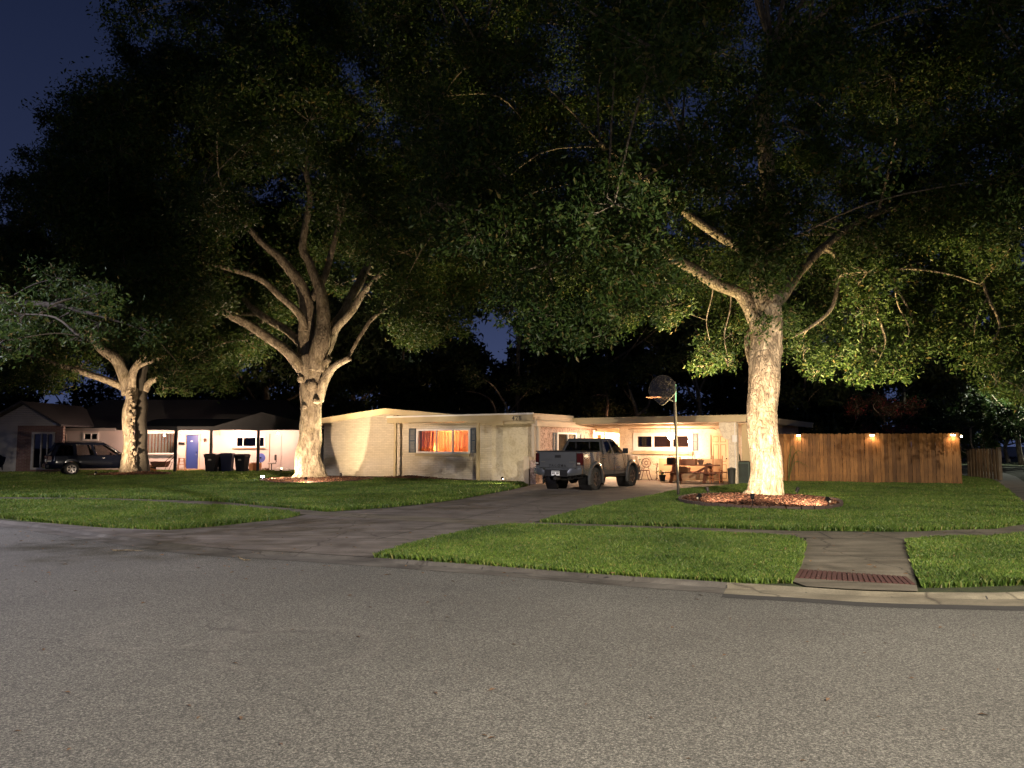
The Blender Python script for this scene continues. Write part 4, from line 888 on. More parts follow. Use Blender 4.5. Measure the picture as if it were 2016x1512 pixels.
# white floodlight with visible glare lamp
fl = spot_fixture(G(517, 947), W(7.5, 0, 1.3), 'white floodlight on the lawn left of the middle tree', 1700, (1, .80, .50), 120, h=.12, head=2, blend=.8)
MB().lathe([(.0, -.05), (.06, -.04), (.08, 0), (.06, .04), (0, .05)], (.0, -.02, .2), seg=14).build('bulb', M['bulb_white'], fl, True)
# ------------------------------------------------------------------ fences
def board_fence(A, B, h, label, mt, wob=.02, bw=.145, cap=True, side=1):
    A = Vector(A); B = Vector(B); L_ = (B-A).length; rz = math.atan2(B.y-A.y, B.x-A.x)
    t = empty('wooden_fence', A, rz, label, 'fence'); mb = MB(); n = int(L_/bw)
    for i in range(n):
        x0 = i*L_/n+.004; x1 = (i+1)*L_/n-.004; y = random.uniform(-.012, .012)+(.022 if i % 2 else 0); hz = h+random.uniform(-wob, wob); dx = random.uniform(-.006, .006)
        c = .03
        mb.prism([(x0, .03), (x1, .03), (x1+dx, hz-c), (x1-c+dx, hz), (x0+c+dx, hz), (x0+dx, hz-c)], y-.009, y+.009, 'xz')
    mb.build('boards', mt, t)
    for z in (.35, h*.5, h-.35): MB().box(0, L_, .045, .085, z, z+.09).build('rail', mt, t)
    k = max(1, round(L_/2.4))
    for i in range(k+1): MB().box(i*L_/k-.045, i*L_/k+.045, .086, .18, -.05, h-.05).build('post', mt, t)
    return t
fA = Vector((11.2, 33.6, 0)); fB = Vector((18.05, 31.1, 0)); FH = 2.08
board_fence(fA, fB, FH, 'tall orange brown wooden board fence facing the street', M['fence'])
fC = Vector((22.6, 38.9, 0)); board_fence(fB+Vector((.03, .05, 0)), fC, FH, 'orange brown board fence returning back from the corner', M['fence'])
gA = Vector((22.2, 37.9, 0)); gB = Vector((21.7, 34.2, 0))
board_fence(Vector((22.5, 38.2, 0)), Vector((22.15, 35.3, 0)), 1.42, 'weathered grey board fence beyond the orange fence', M['fence_old'])
MB_p = MB().box(-.07, .07, -.07, .07, -.05, 1.5); o = MB_p.build('fence_post', M['fence_old']); o.location = (22.2, 35.2, 0); tag(o, 'pale grey end post of the weathered fence', 'post')
def fence_lamp(p, d, label, pw=26):
    t = empty('fence_lamp', p, math.atan2(d.x, -d.y), label, 'lamp', 'small lamps along the fence top')
    MB().box(-.09, .09, -.05, .0, .02, .06).build('hood', M['black'], t, bevel=.01); MB().box(-.075, .075, -.06, -.005, -.02, .018).build('lens', M['bulb_warm'], t)
    light('fence_light', 'SPOT', (0, -.10, -.03), pw, (1, .60, .32), t, .04, (0, .05, -1.2), 150, .6)
dF = (fB-fA).normalized(); nF = Vector((dF.y, -dF.x, 0))
for px, lb in ((1571, 'lit fence lamp nearest the right tree trunk'), (1715, 'lit fence lamp in the middle of the street fence'), (1874, 'lit fence lamp at the right corner of the street fence')):
    k = (px-1008)/F; tt = (k*fA.y-fA.x)/(dF.x-k*dF.y); fence_lamp(fA+dF*tt+nF*.03+Vector((0, 0, FH-.08)), nF, lb)
dG = (fC-fB).normalized(); nG = Vector((dG.y, -dG.x, 0))
for i, tt in enumerate((1.6, 4.0, 6.4)): fence_lamp(fB+dG*tt+nG*.04+Vector((0, 0, FH-.1)), nG, ('first', 'second', 'third')[i]+' lit lamp along the receding fence after the corner', 12)
# ------------------------------------------------------------------ basketball hoop
hp = G(1336, 978); o = empty('basketball_hoop', hp, 0, 'dark pole with fan shaped clear backboard beside the driveway', 'basketball hoop')
top = at(1327, 752, hp.y)-hp
MB().tube([(0, 0, -.1), tuple(top*.5), tuple(top)], .045, 12).build('pole', M['metal'], o, True)
bd = Vector((-.50, -.866, 0)).normalized()   # direction along the board
nb = Vector((-.866, .50, 0))                 # board normal (towards the drive)
bc = (at(1304, 768, hp.y)-hp)+Vector((0, 0, 0)); bd = Vector((.60, -.80, 0)); nb = Vector((-.80, -.60, 0))
pts = []
for t in np.linspace(0, 2*math.pi, 36, endpoint=False):
    x = .56*math.cos(t); z = .46*math.sin(t)
    if z < -.1: x *= 1-.55*((-z-.1)/.36)
    pts.append((x, z))
MBb = MB()
for off in (0, .02): MBb.add([tuple(bc+bd*x+Vector((0, 0, z))+nb*off) for x, z in pts], [tuple(range(36))])
MBb.add([tuple(bc+bd*x+Vector((0, 0, z))) for x, z in pts]+[tuple(bc+bd*x+Vector((0, 0, z))+nb*.02) for x, z in pts], [(i, (i+1) % 36, 36+(i+1) % 36, 36+i) for i in range(36)])
bo = MBb.build('backboard', M['acrylic'], o)
mb = MB(); mb.tube([tuple(bc+bd*x+Vector((0, 0, z))+nb*.01) for x, z in pts+pts[:1]], .013, 6, False)
for t in np.linspace(.25, math.pi-.25, 6): mb.tube([tuple(bc+Vector((0, 0, -.2))-nb*.02), tuple(bc+bd*.53*math.cos(t)+Vector((0, 0, .44*math.sin(t)))-nb*.02)], .008, 5)
mb.tube([tuple(bc+bd*-.4+Vector((0, 0, -.22))-nb*.03), tuple(bc+bd*.4+Vector((0, 0, -.22))-nb*.03)], .015, 6)
mb.build('rib_frame', M['metal'], bo)
rc = bc+Vector((0, 0, -.24))+nb*.42
MB().tube([tuple(rc+bd*.23*math.cos(t)+nb*.23*math.sin(t)) for t in np.linspace(0, 2*math.pi, 24)], .009, 6, False).build('rim', M['orange'], o, True)
mb = MB()
for z0, z1 in ((top.z-.12, bc.z+.28), (top.z-.62, bc.z-.24)):
    for s_ in (-.12, .12): mb.tube([(top.x, top.y, z0), tuple(Vector((bc.x, bc.y, z1))+bd*s_-nb*.03)], .014, 6)
mb.build('arm', M['metal'], o, True)
MB().box(top.x+.02, top.x+.055, top.y-.05, top.y+.0, top.z-.62, top.z-.08).build('bracket', mat('green_tape', (.06, .22, .16), .5), o)
# ------------------------------------------------------------------ wheels and cars
def wheel(parent, c, side, r=.39, wdt=.26, rimr=.215, spokes=6, mt='rim'):
    """c = centre, side = +1 outer face towards +x"""
    t = MB(); t.lathe([(rimr, -wdt/2), (r-.05, -wdt/2), (r-.012, -wdt/2+.03), (r, -wdt/2+.06), (r, wdt/2-.06), (r-.012, wdt/2-.03), (r-.05, wdt/2), (rimr, wdt/2), (rimr, -wdt/2)], (0, 0, 0), 'x', 40, False)
    for k in range(30):
        a = k*2*math.pi/30
        for s_ in (-1, 1):
            a2 = a+(.05 if s_ > 0 else 0)
            p = Vector((s_*wdt*.33, (r+.003)*math.cos(a2), (r+.003)*math.sin(a2))); q = Vector((s_*wdt*.5, (r-.04)*math.cos(a2), (r-.04)*math.sin(a2))); t.beam(p, q, .04, .014, (0, -math.sin(a2), math.cos(a2)))
    w_ = t.build('wheel', M['rubber'], parent, True); w_.location = c
    m = MB(); f = side*wdt/2
    m.lathe([(rimr, f*.9), (rimr+.012, f*1.02), (rimr-.012, f*1.0), (rimr-.02, -f*.6)], (0, 0, 0), 'x', 36, False)
    m.lathe([(.0, f*.72), (.05, f*.75), (.055, f*.55)], (0, 0, 0), 'x', 18, False)
    for k in range(spokes):
        a = 2*math.pi*k/spokes
        for da in (-.10, .10): m.beam((f*.70, .04*math.cos(a), .04*math.sin(a)), (f*.86, (rimr-.01)*math.cos(a+da), (rimr-.01)*math.sin(a+da)), .03, .035, (1, 0, 0))
    m.build('rim', M[mt], w_, True)
    MB().lathe([(.005, -f*.1), (rimr-.03, -f*.1), (rimr-.03, -f*.05), (.005, -f*.05)], (0, 0, 0), 'x', 24, False).build('brake_disc', M['black'], w_)
    return w_
def ring_section(w_, zb, zt, belt, r_=.07):
    """closed cross-section (x,z) of a car body, symmetrical"""
    h = [(w_*.80, zb), (w_-.03, zb+.03), (w_, zb+.12), (w_+.005, belt-.12), (w_-.012, belt), (w_-.05, zt-.02), (w_-.11, zt), (w_*.6, zt+.012), (0, zt+.016)]
    return h+[(-x, z) for x, z in h[-2::-1]]
def body_loft(ys, wf, zbf, ztf, arches, belt=.9):
    rings = []
    for y in ys:
        zb = zbf(y)
        for (ay, ar, az) in arches:
            d = ar*ar-(y-ay)**2
            if d > 0: zb = max(zb, az+math.sqrt(d)*1.0)
        zt = ztf(y); zb = min(zb, zt-.14)
        rings.append([(x, y, z) for x, z in ring_section(wf(y), zb, zt, max(zb+.13, min(belt, zt-.05)))])
    return rings
def text_mesh(s, size, parent, mt, loc, rot, name='lettering', ext=.004, space=1.0, bold=0):
    cu = bpy.data.curves.new('t', 'FONT'); cu.body = s; cu.size = size; cu.extrude = ext; cu.align_x = 'CENTER'; cu.space_character = space; cu.offset = bold
    to = bpy.data.objects.new('tmp', cu); me = bpy.data.meshes.new_from_object(to); bpy.data.objects.remove(to)
    me.materials.clear(); me.materials.append(mt); o = link(bpy.data.objects.new(name, me), parent); o.location = loc; o.rotation_euler = rot; return o
lerp = lambda a, b, t: a+(b-a)*max(0, min(1, t))
# ---- pickup truck (x right, y forward, z up; rear axle at y = 0)
rw = G(1168, 964.5); tc_ = rw-Uv*.80
TA = HA
truck = empty('pickup_truck', (tc_.x, tc_.y, 0), TA, 'grey four door pickup truck parked with its tailgate to the street', 'pickup truck')
WB = 3.235; ar = .53; AZ = .40
def tw_(y): return .915-(.05*max(0, (y-3.6)/.75)**2)-(.012 if y < -1.0 else 0)
def tzb(y): return lerp(.62, .50, (y+1.1)/.5) if y < 0 else (.47 if y < 3.7 else lerp(.47, .5, (y-3.7)/.4))
def tzt(y): return 1.37 if y < .60 else (1.285 if y < 2.4 else lerp(1.285, 1.15, ((y-2.4)/1.7)**1.3))
ys = list(np.arange(-1.14, .58, .04))+[.58]
bed = MB().loft(body_loft(ys, tw_, tzb, tzt, [(0, ar, AZ)]))
bed.build('bed', M['truck'], truck, True, angle=30)
ys = list(np.arange(.605, 4.12, .04))
def wfb(y): return tw_(y) if y < 4.0 else tw_(y)-.1*((y-4.0)/.12)
MB().loft(body_loft(ys, wfb, tzb, tzt, [(WB, ar, AZ)])).build('body', M['truck'], truck, True, angle=30)
MB().box(-.80, .80, -1.05, .5, 1.386, 1.392).build('bed_cover', M['black'], truck)
mb = MB()
for s_ in (-1, 1): mb.box(s_*.86-.035, s_*.86+.035, -1.15, .58, 1.372, 1.398)
mb.box(-.895, .895, -1.165, -1.08, 1.362, 1.398); mb.build('bed_rail_cap', M['black'], truck, bevel=.01)
# fender flares
for (ay) in (0, WB):
    for s_ in (-1, 1):
        mb = MB(); rg = []
        for t in np.linspace(-.32, math.pi+.32, 26):
            c, sn = math.cos(t), math.sin(t)
            rg.append([(s_*(.90), ay+(ar-.03)*c, AZ+(ar-.03)*sn), (s_*.965, ay+(ar-.02)*c, AZ+(ar-.02)*sn), (s_*.968, ay+(ar+.03)*c, AZ+(ar+.03)*sn), (s_*.94, ay+(ar+.085)*c, AZ+(ar+.085)*sn), (s_*.90, ay+(ar+.10)*c, AZ+(ar+.10)*sn)])
        mb.loft(rg, True); mb.build('fender_flare', M['truck'], truck, True)
        MB().lathe([(ar-.035, s_*.45), (ar-.035, s_*.9)], (0, ay, AZ), 'x', 40, False).build('wheel_well', M['black'], truck)
# cab greenhouse: pillars, roof, glass
zb_, zr = 1.275, 1.79
def cabw(z): return lerp(.885, .70, (z-zb_)/(zr-zb_))
yB0, yB1 = .65, .90   # rear glass base / top
yF0, yF1 = 2.64, 1.98   # windscreen base / top
def cabpt(s_, f, z, off=0):  # f: 0 rear .. 1 front along the side at height z
    k = (z-zb_)/(zr-zb_); y0 = lerp(yB0, yB1, k); y1 = lerp(yF0, yF1, k); return Vector((s_*(cabw(z)+off), y0+(y1-y0)*f, z))
def quadstrip(mb, pts_in, pts_out): mb.loft([[tuple(a), tuple(b)] for a, b in zip(pts_in, pts_out)], False)
zg0, zg1 = 1.30, 1.735
mb = MB()
for s_ in (-1, 1):
    def band(f00, f01, f10, f11, z0=zb_, z1=zr):   # pillar band between rear edge f00->f01 (bottom/top) and front edge f10->f11
        a = [cabpt(s_, f00, z0), cabpt(s_, f10, z0), cabpt(s_, f11, z1), cabpt(s_, f01, z1)]; b = [p-Vector((s_*.05, 0, 0)) for p in a]
        mb.add(a+b, [(0, 1, 2, 3), (7, 6, 5, 4), (0, 4, 5, 1), (1, 5, 6, 2), (2, 6, 7, 3), (3, 7, 4, 0)])
    band(0, 0, .17, .14); band(.455, .53, .495, .60); band(.945, .93, 1, 1)
    band(.17, .17, .455, .455, zb_, zg0); band(.495, .495, .945, .945, zb_, zg0); band(.14, .14, .93, .93, zg1, zr)
# rear face frame and windscreen frame
for (fy, e) in ((0, 1), (1, -1)):
    def P(x, z): p = cabpt(1, fy, z); return Vector((x*(cabw(z)), p.y, z))
    for (x0, x1, z0, z1) in ((-1, -.86, zb_, zr), (.86, 1, zb_, zr), (-.86, .86, zb_, 1.33), (-.86, .86, zg1-.01, zr)):
        a = [P(x0, z0), P(x1, z0), P(x1, z1), P(x0, z1)]; b = [p+Vector((0, e*.045, 0)) for p in a]
        mb.add(a+b, [(0, 1, 2, 3), (7, 6, 5, 4), (0, 4, 5, 1), (1, 5, 6, 2), (2, 6, 7, 3), (3, 7, 4, 0)])
mb.build('cab', M['truck'], truck, bevel=.006)
# roof: rounded loft
rg = []
for z, sh in ((zr-.005, 0), (zr+.028, .015), (zr+.05, .07), (zr+.06, .2)):
    ring = []
    for (x, y) in ((-1, 0), (-.98, -.0), (-.8, -.02), (0, -.03), (.8, -.02), (.98, 0), (1, 0), (1, .2), (1, .8), (.98, 1), (.8, 1.03), (0, 1.06), (-.8, 1.03), (-.98, 1), (-1, .8), (-1, .2)):
        Y = yB1+(yF1-yB1)*y; X = x*(.705-sh); Yc = (yB1+yF1)/2; Y = Yc+(Y-Yc)*(1-sh*.9); ring.append((X, Y, z))
    rg.append(ring)
MB().loft(rg).build('roof', M['truck'], truck, True)
def gp(lst, name, mt, off=.0):
    m = MB(); m.add([tuple(p) for p in lst], [tuple(range(len(lst)))]); return m.build(name, mt, truck)
for s_ in (-1, 1):
    gp([cabpt(s_, .165, zg0, -.012), cabpt(s_, .46, zg0, -.012), cabpt(s_, .52, zg1, -.012), cabpt(s_, .14, zg1, -.012)], 'side_window', M['midglass'])
    gp([cabpt(s_, .49, zg0, -.012), cabpt(s_, .95, zg0, -.012), cabpt(s_, .935, zg1, -.012), cabpt(s_, .59, zg1, -.012)], 'side_window', M['midglass'])
def P2(fy, x, z, o_=0): p = cabpt(1, fy, z); return Vector((x*cabw(z), p.y+o_, z))
gp([P2(0, -.87, 1.32, .012), P2(0, .87, 1.32, .012), P2(0, .87, zg1, .012), P2(0, -.87, zg1, .012)], 'rear_window', M['tintglass'])
gp([P2(1, -.87, 1.32, -.012), P2(1, .87, 1.32, -.012), P2(1, .87, zg1, -.012), P2(1, -.87, zg1, -.012)], 'windscreen', M['midglass'])
mb = MB()
for x in (-.28, .28): mb.box(x-.018, x+.018, yB0+.11, yB0+.135, 1.32, zg1)
mb.build('rear_window_frame', M['black'], truck)
# seats
for x in (-.38, .38):
    for y in (1.18, 1.82):
        mb = MB(); mb.loft([[(x+a*.24, y+b*.06-.02, 1.05) for a, b in ((-1, -1), (1, -1), (1, 1), (-1, 1))], [(x+a*.2, y+b*.05-.07, 1.42) for a, b in ((-1, -1), (1, -1), (1, 1), (-1, 1))]])
        mb.loft([[(x+a*.10, y+b*.045-.08, 1.44) for a, b in ((-1, -1), (1, -1), (1, 1), (-1, 1))], [(x+a*.125, y+b*.05-.08, 1.50) for a, b in ((-1, -1), (1, -1), (1, 1), (-1, 1))], [(x+a*.10, y+b*.035-.08, 1.63) for a, b in ((-1, -1), (1, -1), (1, 1), (-1, 1))]])
        mb.build('seat', M['black'], truck, bevel=.02)
# door seams, handles, mirrors, rocker
mb = MB()
for s_ in (-1, 1):
    for y in (.595, 1.56, 2.56): mb.box(s_*.921-.004, s_*.921+.004, y-.009, y+.009, .56, 1.27)
    mb.box(s_*.915-.008, s_*.915+.008, .60, 2.66, .50, .515)
mb.build('door_seam', M['black'], truck)
for s_ in (-1, 1):
    for y in (.80, 1.74): MB().box(s_*.935-.02, s_*.935+.02, y-.10, y+.08, 1.09, 1.135).build('door_handle', M['truck'], truck, bevel=.012)
    m_ = MB().box(s_*1.02-.10, s_*1.02+.10, 2.32, 2.42, 1.27, 1.48).build('mirror', M['black'], truck, bevel=.03)
    MB().beam((s_*.88, 2.38, 1.30), (s_*.95, 2.37, 1.33), .06, .05).build('mirror_arm', M['black'], m_)
    MB().box(s_*1.02-.08, s_*1.02+.08, 2.316, 2.319, 1.295, 1.455).build('mirror_glass', M['chrome'], m_)
    MB().box(s_*.86-.05, s_*.86+.05, .56, 2.66, .42, .49).build('side_sill', M['black'], truck, bevel=.015)
# tailgate
tg = MB(); yT = -1.155
tg.box(-.735, .735, yT-.03, yT+.02, .80, 1.362); tg.build('tailgate', M['truck'], truck, bevel=.012); tgo = bpy.data.objects['tailgate']
MB().prism([(-.72, 1.11), (.72, 1.11), (.70, 1.09), (-.70, 1.09)], yT-.040, yT-.031, 'xz').build('crease', M['truck'], tgo)
MB().box(-.66, .66, yT-.036, yT-.031, .82, .945).build('stamped_panel', M['truck'], tgo, bevel=.003)
MB().box(-.095, .135, yT-.045, yT-.031, 1.155, 1.25).build('handle', M['black'], tgo, bevel=.006)
text_mesh('TACOMA', .12, tgo, M['black'], (0, yT-.038, .84), (R(90), 0, 0), 'lettering', .003, 1.55, .004)
MB().box(-.66, -.50, yT-.038, yT-.031, 1.0, 1.02).build('badge', M['grille'], tgo); MB().box(.46, .66, yT-.038, yT-.031, 1.0, 1.02).build('badge', M['grille'], tgo)
for s_ in (-1, 1):
    l = MB(); l.loft([[(s_*.745, yT-.022, .90), (s_*.915, yT-.0, .90), (s_*.935, yT+.17, .90), (s_*.745, yT+.17, .90)], [(s_*.745, yT-.026, 1.31), (s_*.90, yT-.01, 1.31), (s_*.93, yT+.13, 1.31), (s_*.745, yT+.13, 1.31)]])
    lo = l.build('tail_light', M['redlens'], truck, bevel=.01)
    MB().box(s_*.83-.055, s_*.83+.055, yT-.034, yT-.024, .93, .985).build('reverse_lens', M['whitelens'], lo, bevel=.004)
    MB().box(s_*.745-.006, s_*.745+.006, yT-.032, yT+.0, .9, 1.32).build('trim_strip', M['black'], lo)
# rear bumper
mb = MB(); rg = []
for x in np.linspace(-.95, .95, 21):
    k = abs(x)/.95; y0 = yT-.16+.12*k**4; zt = .79 if abs(x) > .48 else .70; rg.append([(x, y0, .52+.08*k**3), (x, y0-.01, .66), (x, y0+.01, zt), (x, yT+.05, zt+.01), (x, yT+.1, .52+.08*k**3)])
mb.loft(rg); mb.build('rear_bumper', M['truck'], truck, True, angle=30)
bp = MB().box(-.45, .45, yT-.176, yT-.14, .50, .74).build('bumper_step', M['black'], truck, bevel=.01)
lp = MB().box(-.16, .16, yT-.188, yT-.178, .535, .70).build('licence_plate', M['paper'], truck, bevel=.004)
mb = MB()
for k, (a, b) in enumerate(((-.13, -.10), (-.09, -.065), (-.055, -.03), (.035, .06), (.07, .095), (.105, .13))): mb.box(a, b, yT-.1895, yT-.1885, .585+.01*(k % 2), .65)
mb.build('plate_characters', M['grille'], lp)
MB().box(-.15, .15, yT-.1895, yT-.1885, .67, .688).build('plate_band', M['acgreen'], lp)
mb = MB(); mb.box(-.05, .05, yT-.24, yT+.1, .40, .48); mb.tube([(0, yT-.22, .48), (0, yT-.22, .52)], .02, 8); mb.lathe([(0, .51), (.03, .53), (.035, .555), (0, .58)], (0, yT-.22, 0), seg=12); mb.build('tow_hitch', M['metal'], truck, True)
# under body
mb = MB(); mb.box(-.45, -.35, -1.1, 3.9, .42, .56); mb.box(.35, .45, -1.1, 3.9, .42, .56); mb.box(-.7, .7, .7, 2.7, .44, .52); mb.tube([(-.75, 0, .38), (.75, 0, .38)], .05, 10); mb.lathe([(.05, -.2), (.15, -.1), (.15, .1), (.05, .2)], (0, 0, .37), 'y', 14); mb.tube([(-.75, WB, .38), (.75, WB, .38)], .05, 10)
mb.tube([(.62, -.95, .46), (.62, -.5, .46), (.5, .2, .5), (.5, 1.5, .45)], .035, 8); mb.tube([(0, .1, .4), (0, 2.2, .5)], .04, 8); mb.box(-.6, .6, -1.0, -.9, .43, .6); mb.build('chassis', M['black'], truck)
MB().box(-.30, .30, -.95, -.45, .36, .5).build('spare_wheel_carrier', M['rubber'], truck, bevel=.06)
for s_ in (-1, 1):
    for y in (0, WB): wheel(truck, (s_*.80, y, .395), s_, .395, .26, .225)
# front end
MB().box(-.86, .86, 4.10, 4.2, .50, .80).build('front_bumper', M['truck'], truck, bevel=.04); MB().box(-.6, .6, 4.105, 4.15, .82, 1.08).build('grille', M['black'], truck, bevel=.02)
for s_ in (-1, 1): MB().box(s_*.74-.13, s_*.74+.13, 3.98, 4.12, .90, 1.05).build('headlight', M['whitelens'], truck, bevel=.03)
mb = MB().lathe([(.02, 1.80), (.02, 1.86), (.0, 1.88)], (-.1, 1.1, 0), seg=8); mb.build('antenna', M['black'], truck)
# ---- dark SUV at the left
sw_ = G(140, 936); SA = R(-54)   # forward direction (0.88, 0.47)
fwd = Vector((-math.sin(SA), math.cos(SA), 0)); rgt = Vector((math.cos(SA), math.sin(SA), 0))
sp = sw_-rgt*.80
suv = empty('parked_suv', (sp.x, sp.y, 0), SA, 'dark blue suv parked at the left behind the left tree', 'car')
SWB = 2.85; sar = .42; SZ = .33
def sxt(y): return lerp(.95, 1.03, (y+.95)/.2) if y < 2.3 else lerp(1.03, .86, (y-2.3)/1.4)
ys = list(np.arange(-1.10, 3.76, .05))
MB().loft(body_loft(ys, lambda y: .93-.10*max(0, (-y-.7)/.28)**2-.12*max(0, (y-3.3)/.45)**2, lambda y: .34, sxt, [(0, sar, SZ), (SWB, sar, SZ)], .8)).build('body', M['suv'], suv, True, angle=30)
sb, st = .99, 1.70
def sw(z): return lerp(.86, .67, (z-sb)/(st-sb))
def spt(s_, f, z, off=0):
    k = (z-sb)/(st-sb); y0 = lerp(-1.03, -.72, k); y1 = lerp(2.62, 1.55, k); return Vector((s_*(sw(z)+off), y0+(y1-y0)*f, z))
mb = MB()
def band2(s_, f00, f01, f10, f11, z0, z1):
    a = [spt(s_, f00, z0), spt(s_, f10, z0), spt(s_, f11, z1), spt(s_, f01, z1)]; b = [p-Vector((s_*.05, 0, 0)) for p in a]
    mb.add(a+b, [(0, 1, 2, 3), (7, 6, 5, 4), (0, 4, 5, 1), (1, 5, 6, 2), (2, 6, 7, 3), (3, 7, 4, 0)])
for s_ in (-1, 1):
    band2(s_, 0, 0, .06, .10, sb, st); band2(s_, .30, .33, .35, .40, sb, st); band2(s_, .58, .68, .61, .73, sb, st); band2(s_, .965, .95, 1, 1, sb, st)
    band2(s_, .0, .0, 1, 1, sb, 1.05); band2(s_, 0, 0, 1, 1, 1.60, st)
for fy, e in ((0, 1), (1, -1)):
    for (x0, x1, z0, z1) in ((-1, -.88, sb, st), (.88, 1, sb, st), (-.88, .88, sb, 1.08), (-.88, .88, 1.6, st)):
        def PP(x, z): p = spt(1, fy, z); return Vector((x*sw(z), p.y, z))
        a = [PP(x0, z0), PP(x1, z0), PP(x1, z1), PP(x0, z1)]; b = [p+Vector((0, e*.045, 0)) for p in a]; mb.add(a+b, [(0, 1, 2, 3), (7, 6, 5, 4), (0, 4, 5, 1), (1, 5, 6, 2), (2, 6, 7, 3), (3, 7, 4, 0)])
mb.build('cabin', M['suv'], suv, bevel=.005)
rg = [[(x*(.68-sh), .46+y*(1.1-sh), z) for x, y in ((-1, -.97), (-.8, -1), (0, -1.03), (.8, -1), (1, -.97), (1, 0), (1, .97), (.8, 1), (0, 1.04), (-.8, 1), (-1, .97), (-1, 0))] for z, sh in ((st-.01, 0), (st+.03, .03), (st+.05, .15))]
MB().loft(rg).build('roof', M['suv'], suv, True)
mb = MB()
for s_ in (-1, 1): mb.tube([(s_*.58, -.5, st+.09), (s_*.58, 1.4, st+.09)], .015, 6)
mb.build('roof_rail', M['metal'], suv)
def gs(lst, name, mt): m = MB(); m.add([tuple(p) for p in lst], [tuple(range(len(lst)))]); return m.build(name, mt, suv)
for s_ in (-1, 1):
    gs([spt(s_, .05, 1.04, -.02), spt(s_, .31, 1.04, -.02), spt(s_, .34, 1.62, -.02), spt(s_, .09, 1.62, -.02)], 'side_window', M['darkglass'])
    gs([spt(s_, .34, 1.04, -.02), spt(s_, .60, 1.04, -.02), spt(s_, .69, 1.62, -.02), spt(s_, .39, 1.62, -.02)], 'side_window', M['midglass'])
    gs([spt(s_, .60, 1.04, -.02), spt(s_, .97, 1.04, -.02), spt(s_, .95, 1.62, -.02), spt(s_, .72, 1.62, -.02)], 'side_window', M['midglass'])
    lo = MB().box(s_*.80-.08, s_*.80+.08, -1.12, -.92, .80, 1.03).build('tail_light', M['redlens'], suv, bevel=.02); MB().box(s_*.80-.07, s_*.80+.085, -1.125, -.94, .74, .797).build('reverse_lens', M['whitelens'], lo)
    MB().box(s_*.95-.02, s_*.95+.02, 1.4, 1.56, .88, .91).build('door_handle', M['chrome'], suv, bevel=.008); MB().box(s_*1.0-.09, s_*1.0+.09, 2.05, 2.15, 1.0, 1.16).build('mirror', M['suv'], suv, bevel=.03)
gs([Vector((-.75, -1.0, 1.07)), Vector((.75, -1.0, 1.07)), Vector((.60, -.76, 1.6)), Vector((-.60, -.76, 1.6))], 'rear_window', M['darkglass'])
gs([Vector((-.75, 2.5, 1.07)), Vector((.75, 2.5, 1.07)), Vector((.60, 1.7, 1.6)), Vector((-.60, 1.7, 1.6))], 'windscreen', M['midglass'])
MB().box(-.86, .86, -1.20, -1.0, .36, .62).build('rear_bumper', M['suv'], suv, bevel=.05); MB().box(-.16, .16, -1.14, -1.105, .72, .86).build('licence_plate', M['paper'], suv)
MB().box(-.5, .5, -1.12, -1.105, .90, .93).build('chrome_strip', M['chrome'], suv)
for x in (-.38, .38): MB().box(x-.13, x+.13, 1.05, 1.13, 1.0, 1.5).build('seat', M['black'], suv, bevel=.05)
for s_ in (-1, 1):
    for y in (0, SWB): wheel(suv, (s_*.80, y, .345), s_, .345, .22, .20)
# second dark car at far left
dc = empty('parked_car', (at(-22, 940, 45.5).x, 45.5, 0), R(-82), 'low black car in the dark at the far left behind the suv', 'car')
prof = [(-2.2, .3), (-2.25, .8), (-1.6, .95), (-1.0, 1.35), (.4, 1.4), (1.1, .98), (2.1, .82), (2.25, .55), (2.2, .3)]
mb = MB(); mb.loft([[(x*(1 if z < .99 else .82), y, z) for y, z in prof] for x in (-.88, -.80, .80, .88)]); mb.build('body', M['suv'], dc, bevel=.05)
for s_ in (-1, 1):
    for y in (-1.35, 1.35): wheel(dc, (s_*.78, y, .32), s_, .32, .2, .19)
# ------------------------------------------------------------------ neighbouring house
NY = 48.0
def nx(px, Y=NY): return at(px, 900, Y).x
def nz(py, Y=NY): return at(500, py, Y).z
nh = empty('neighbour_house', (0, NY, 0), 0, 'dark roofed house at the left with pink lit wall and blue door', 'house')
x0, x1 = nx(118), nx(612)
def nbx(mb, px0, px1, py1, py0, y0, y1): return mb.box(nx(px0), nx(px1), y0, y1, nz(py1), nz(py0))
def nhole(px0, px1, pyb, pyt): return (nx(px0), nx(px1), max(0, nz(pyb)), nz(pyt))
wz = nz(846)+.1
h_ = [nhole(284.5, 345, 893, 852), nhole(365, 391, 926, 856), nhole(463, 522, 880, 860), nhole(162, 193, 866, 853)]
wall_with_hole('wall', x0, x1, 0, 2.55, 0, .2, h_, M['nwall'], nh)
MB().box(x1-.2, x1, .2, 9, 0, 2.55).build('wall', M['nwall'], nh)
MB().box(x0, x1-.3, 1.5, 1.6, 0, 2.5).build('room_wall', dark, nh)
# roof: low hip
ex0, ex1 = nx(95), nx(622); zr0 = 2.52; zr1 = nz(786, NY+4)
mb = MB(); mb.add([(ex0, -.6, zr0), (ex1, -.6, zr0), (ex1, 9.6, zr0), (ex0, 9.6, zr0), (ex0+1, 4.5, zr1), (ex1-3.2, 4.5, zr1)], [(0, 1, 5, 4), (1, 2, 5), (2, 3, 4, 5), (3, 0, 4), (3, 2, 1, 0)]); mb.build('roof', M['darkroof'], nh)
MB().box(ex0, nx(236), -.64, -.602, zr0-.06, zr0+.12).build('fascia', M['siding'], nh)
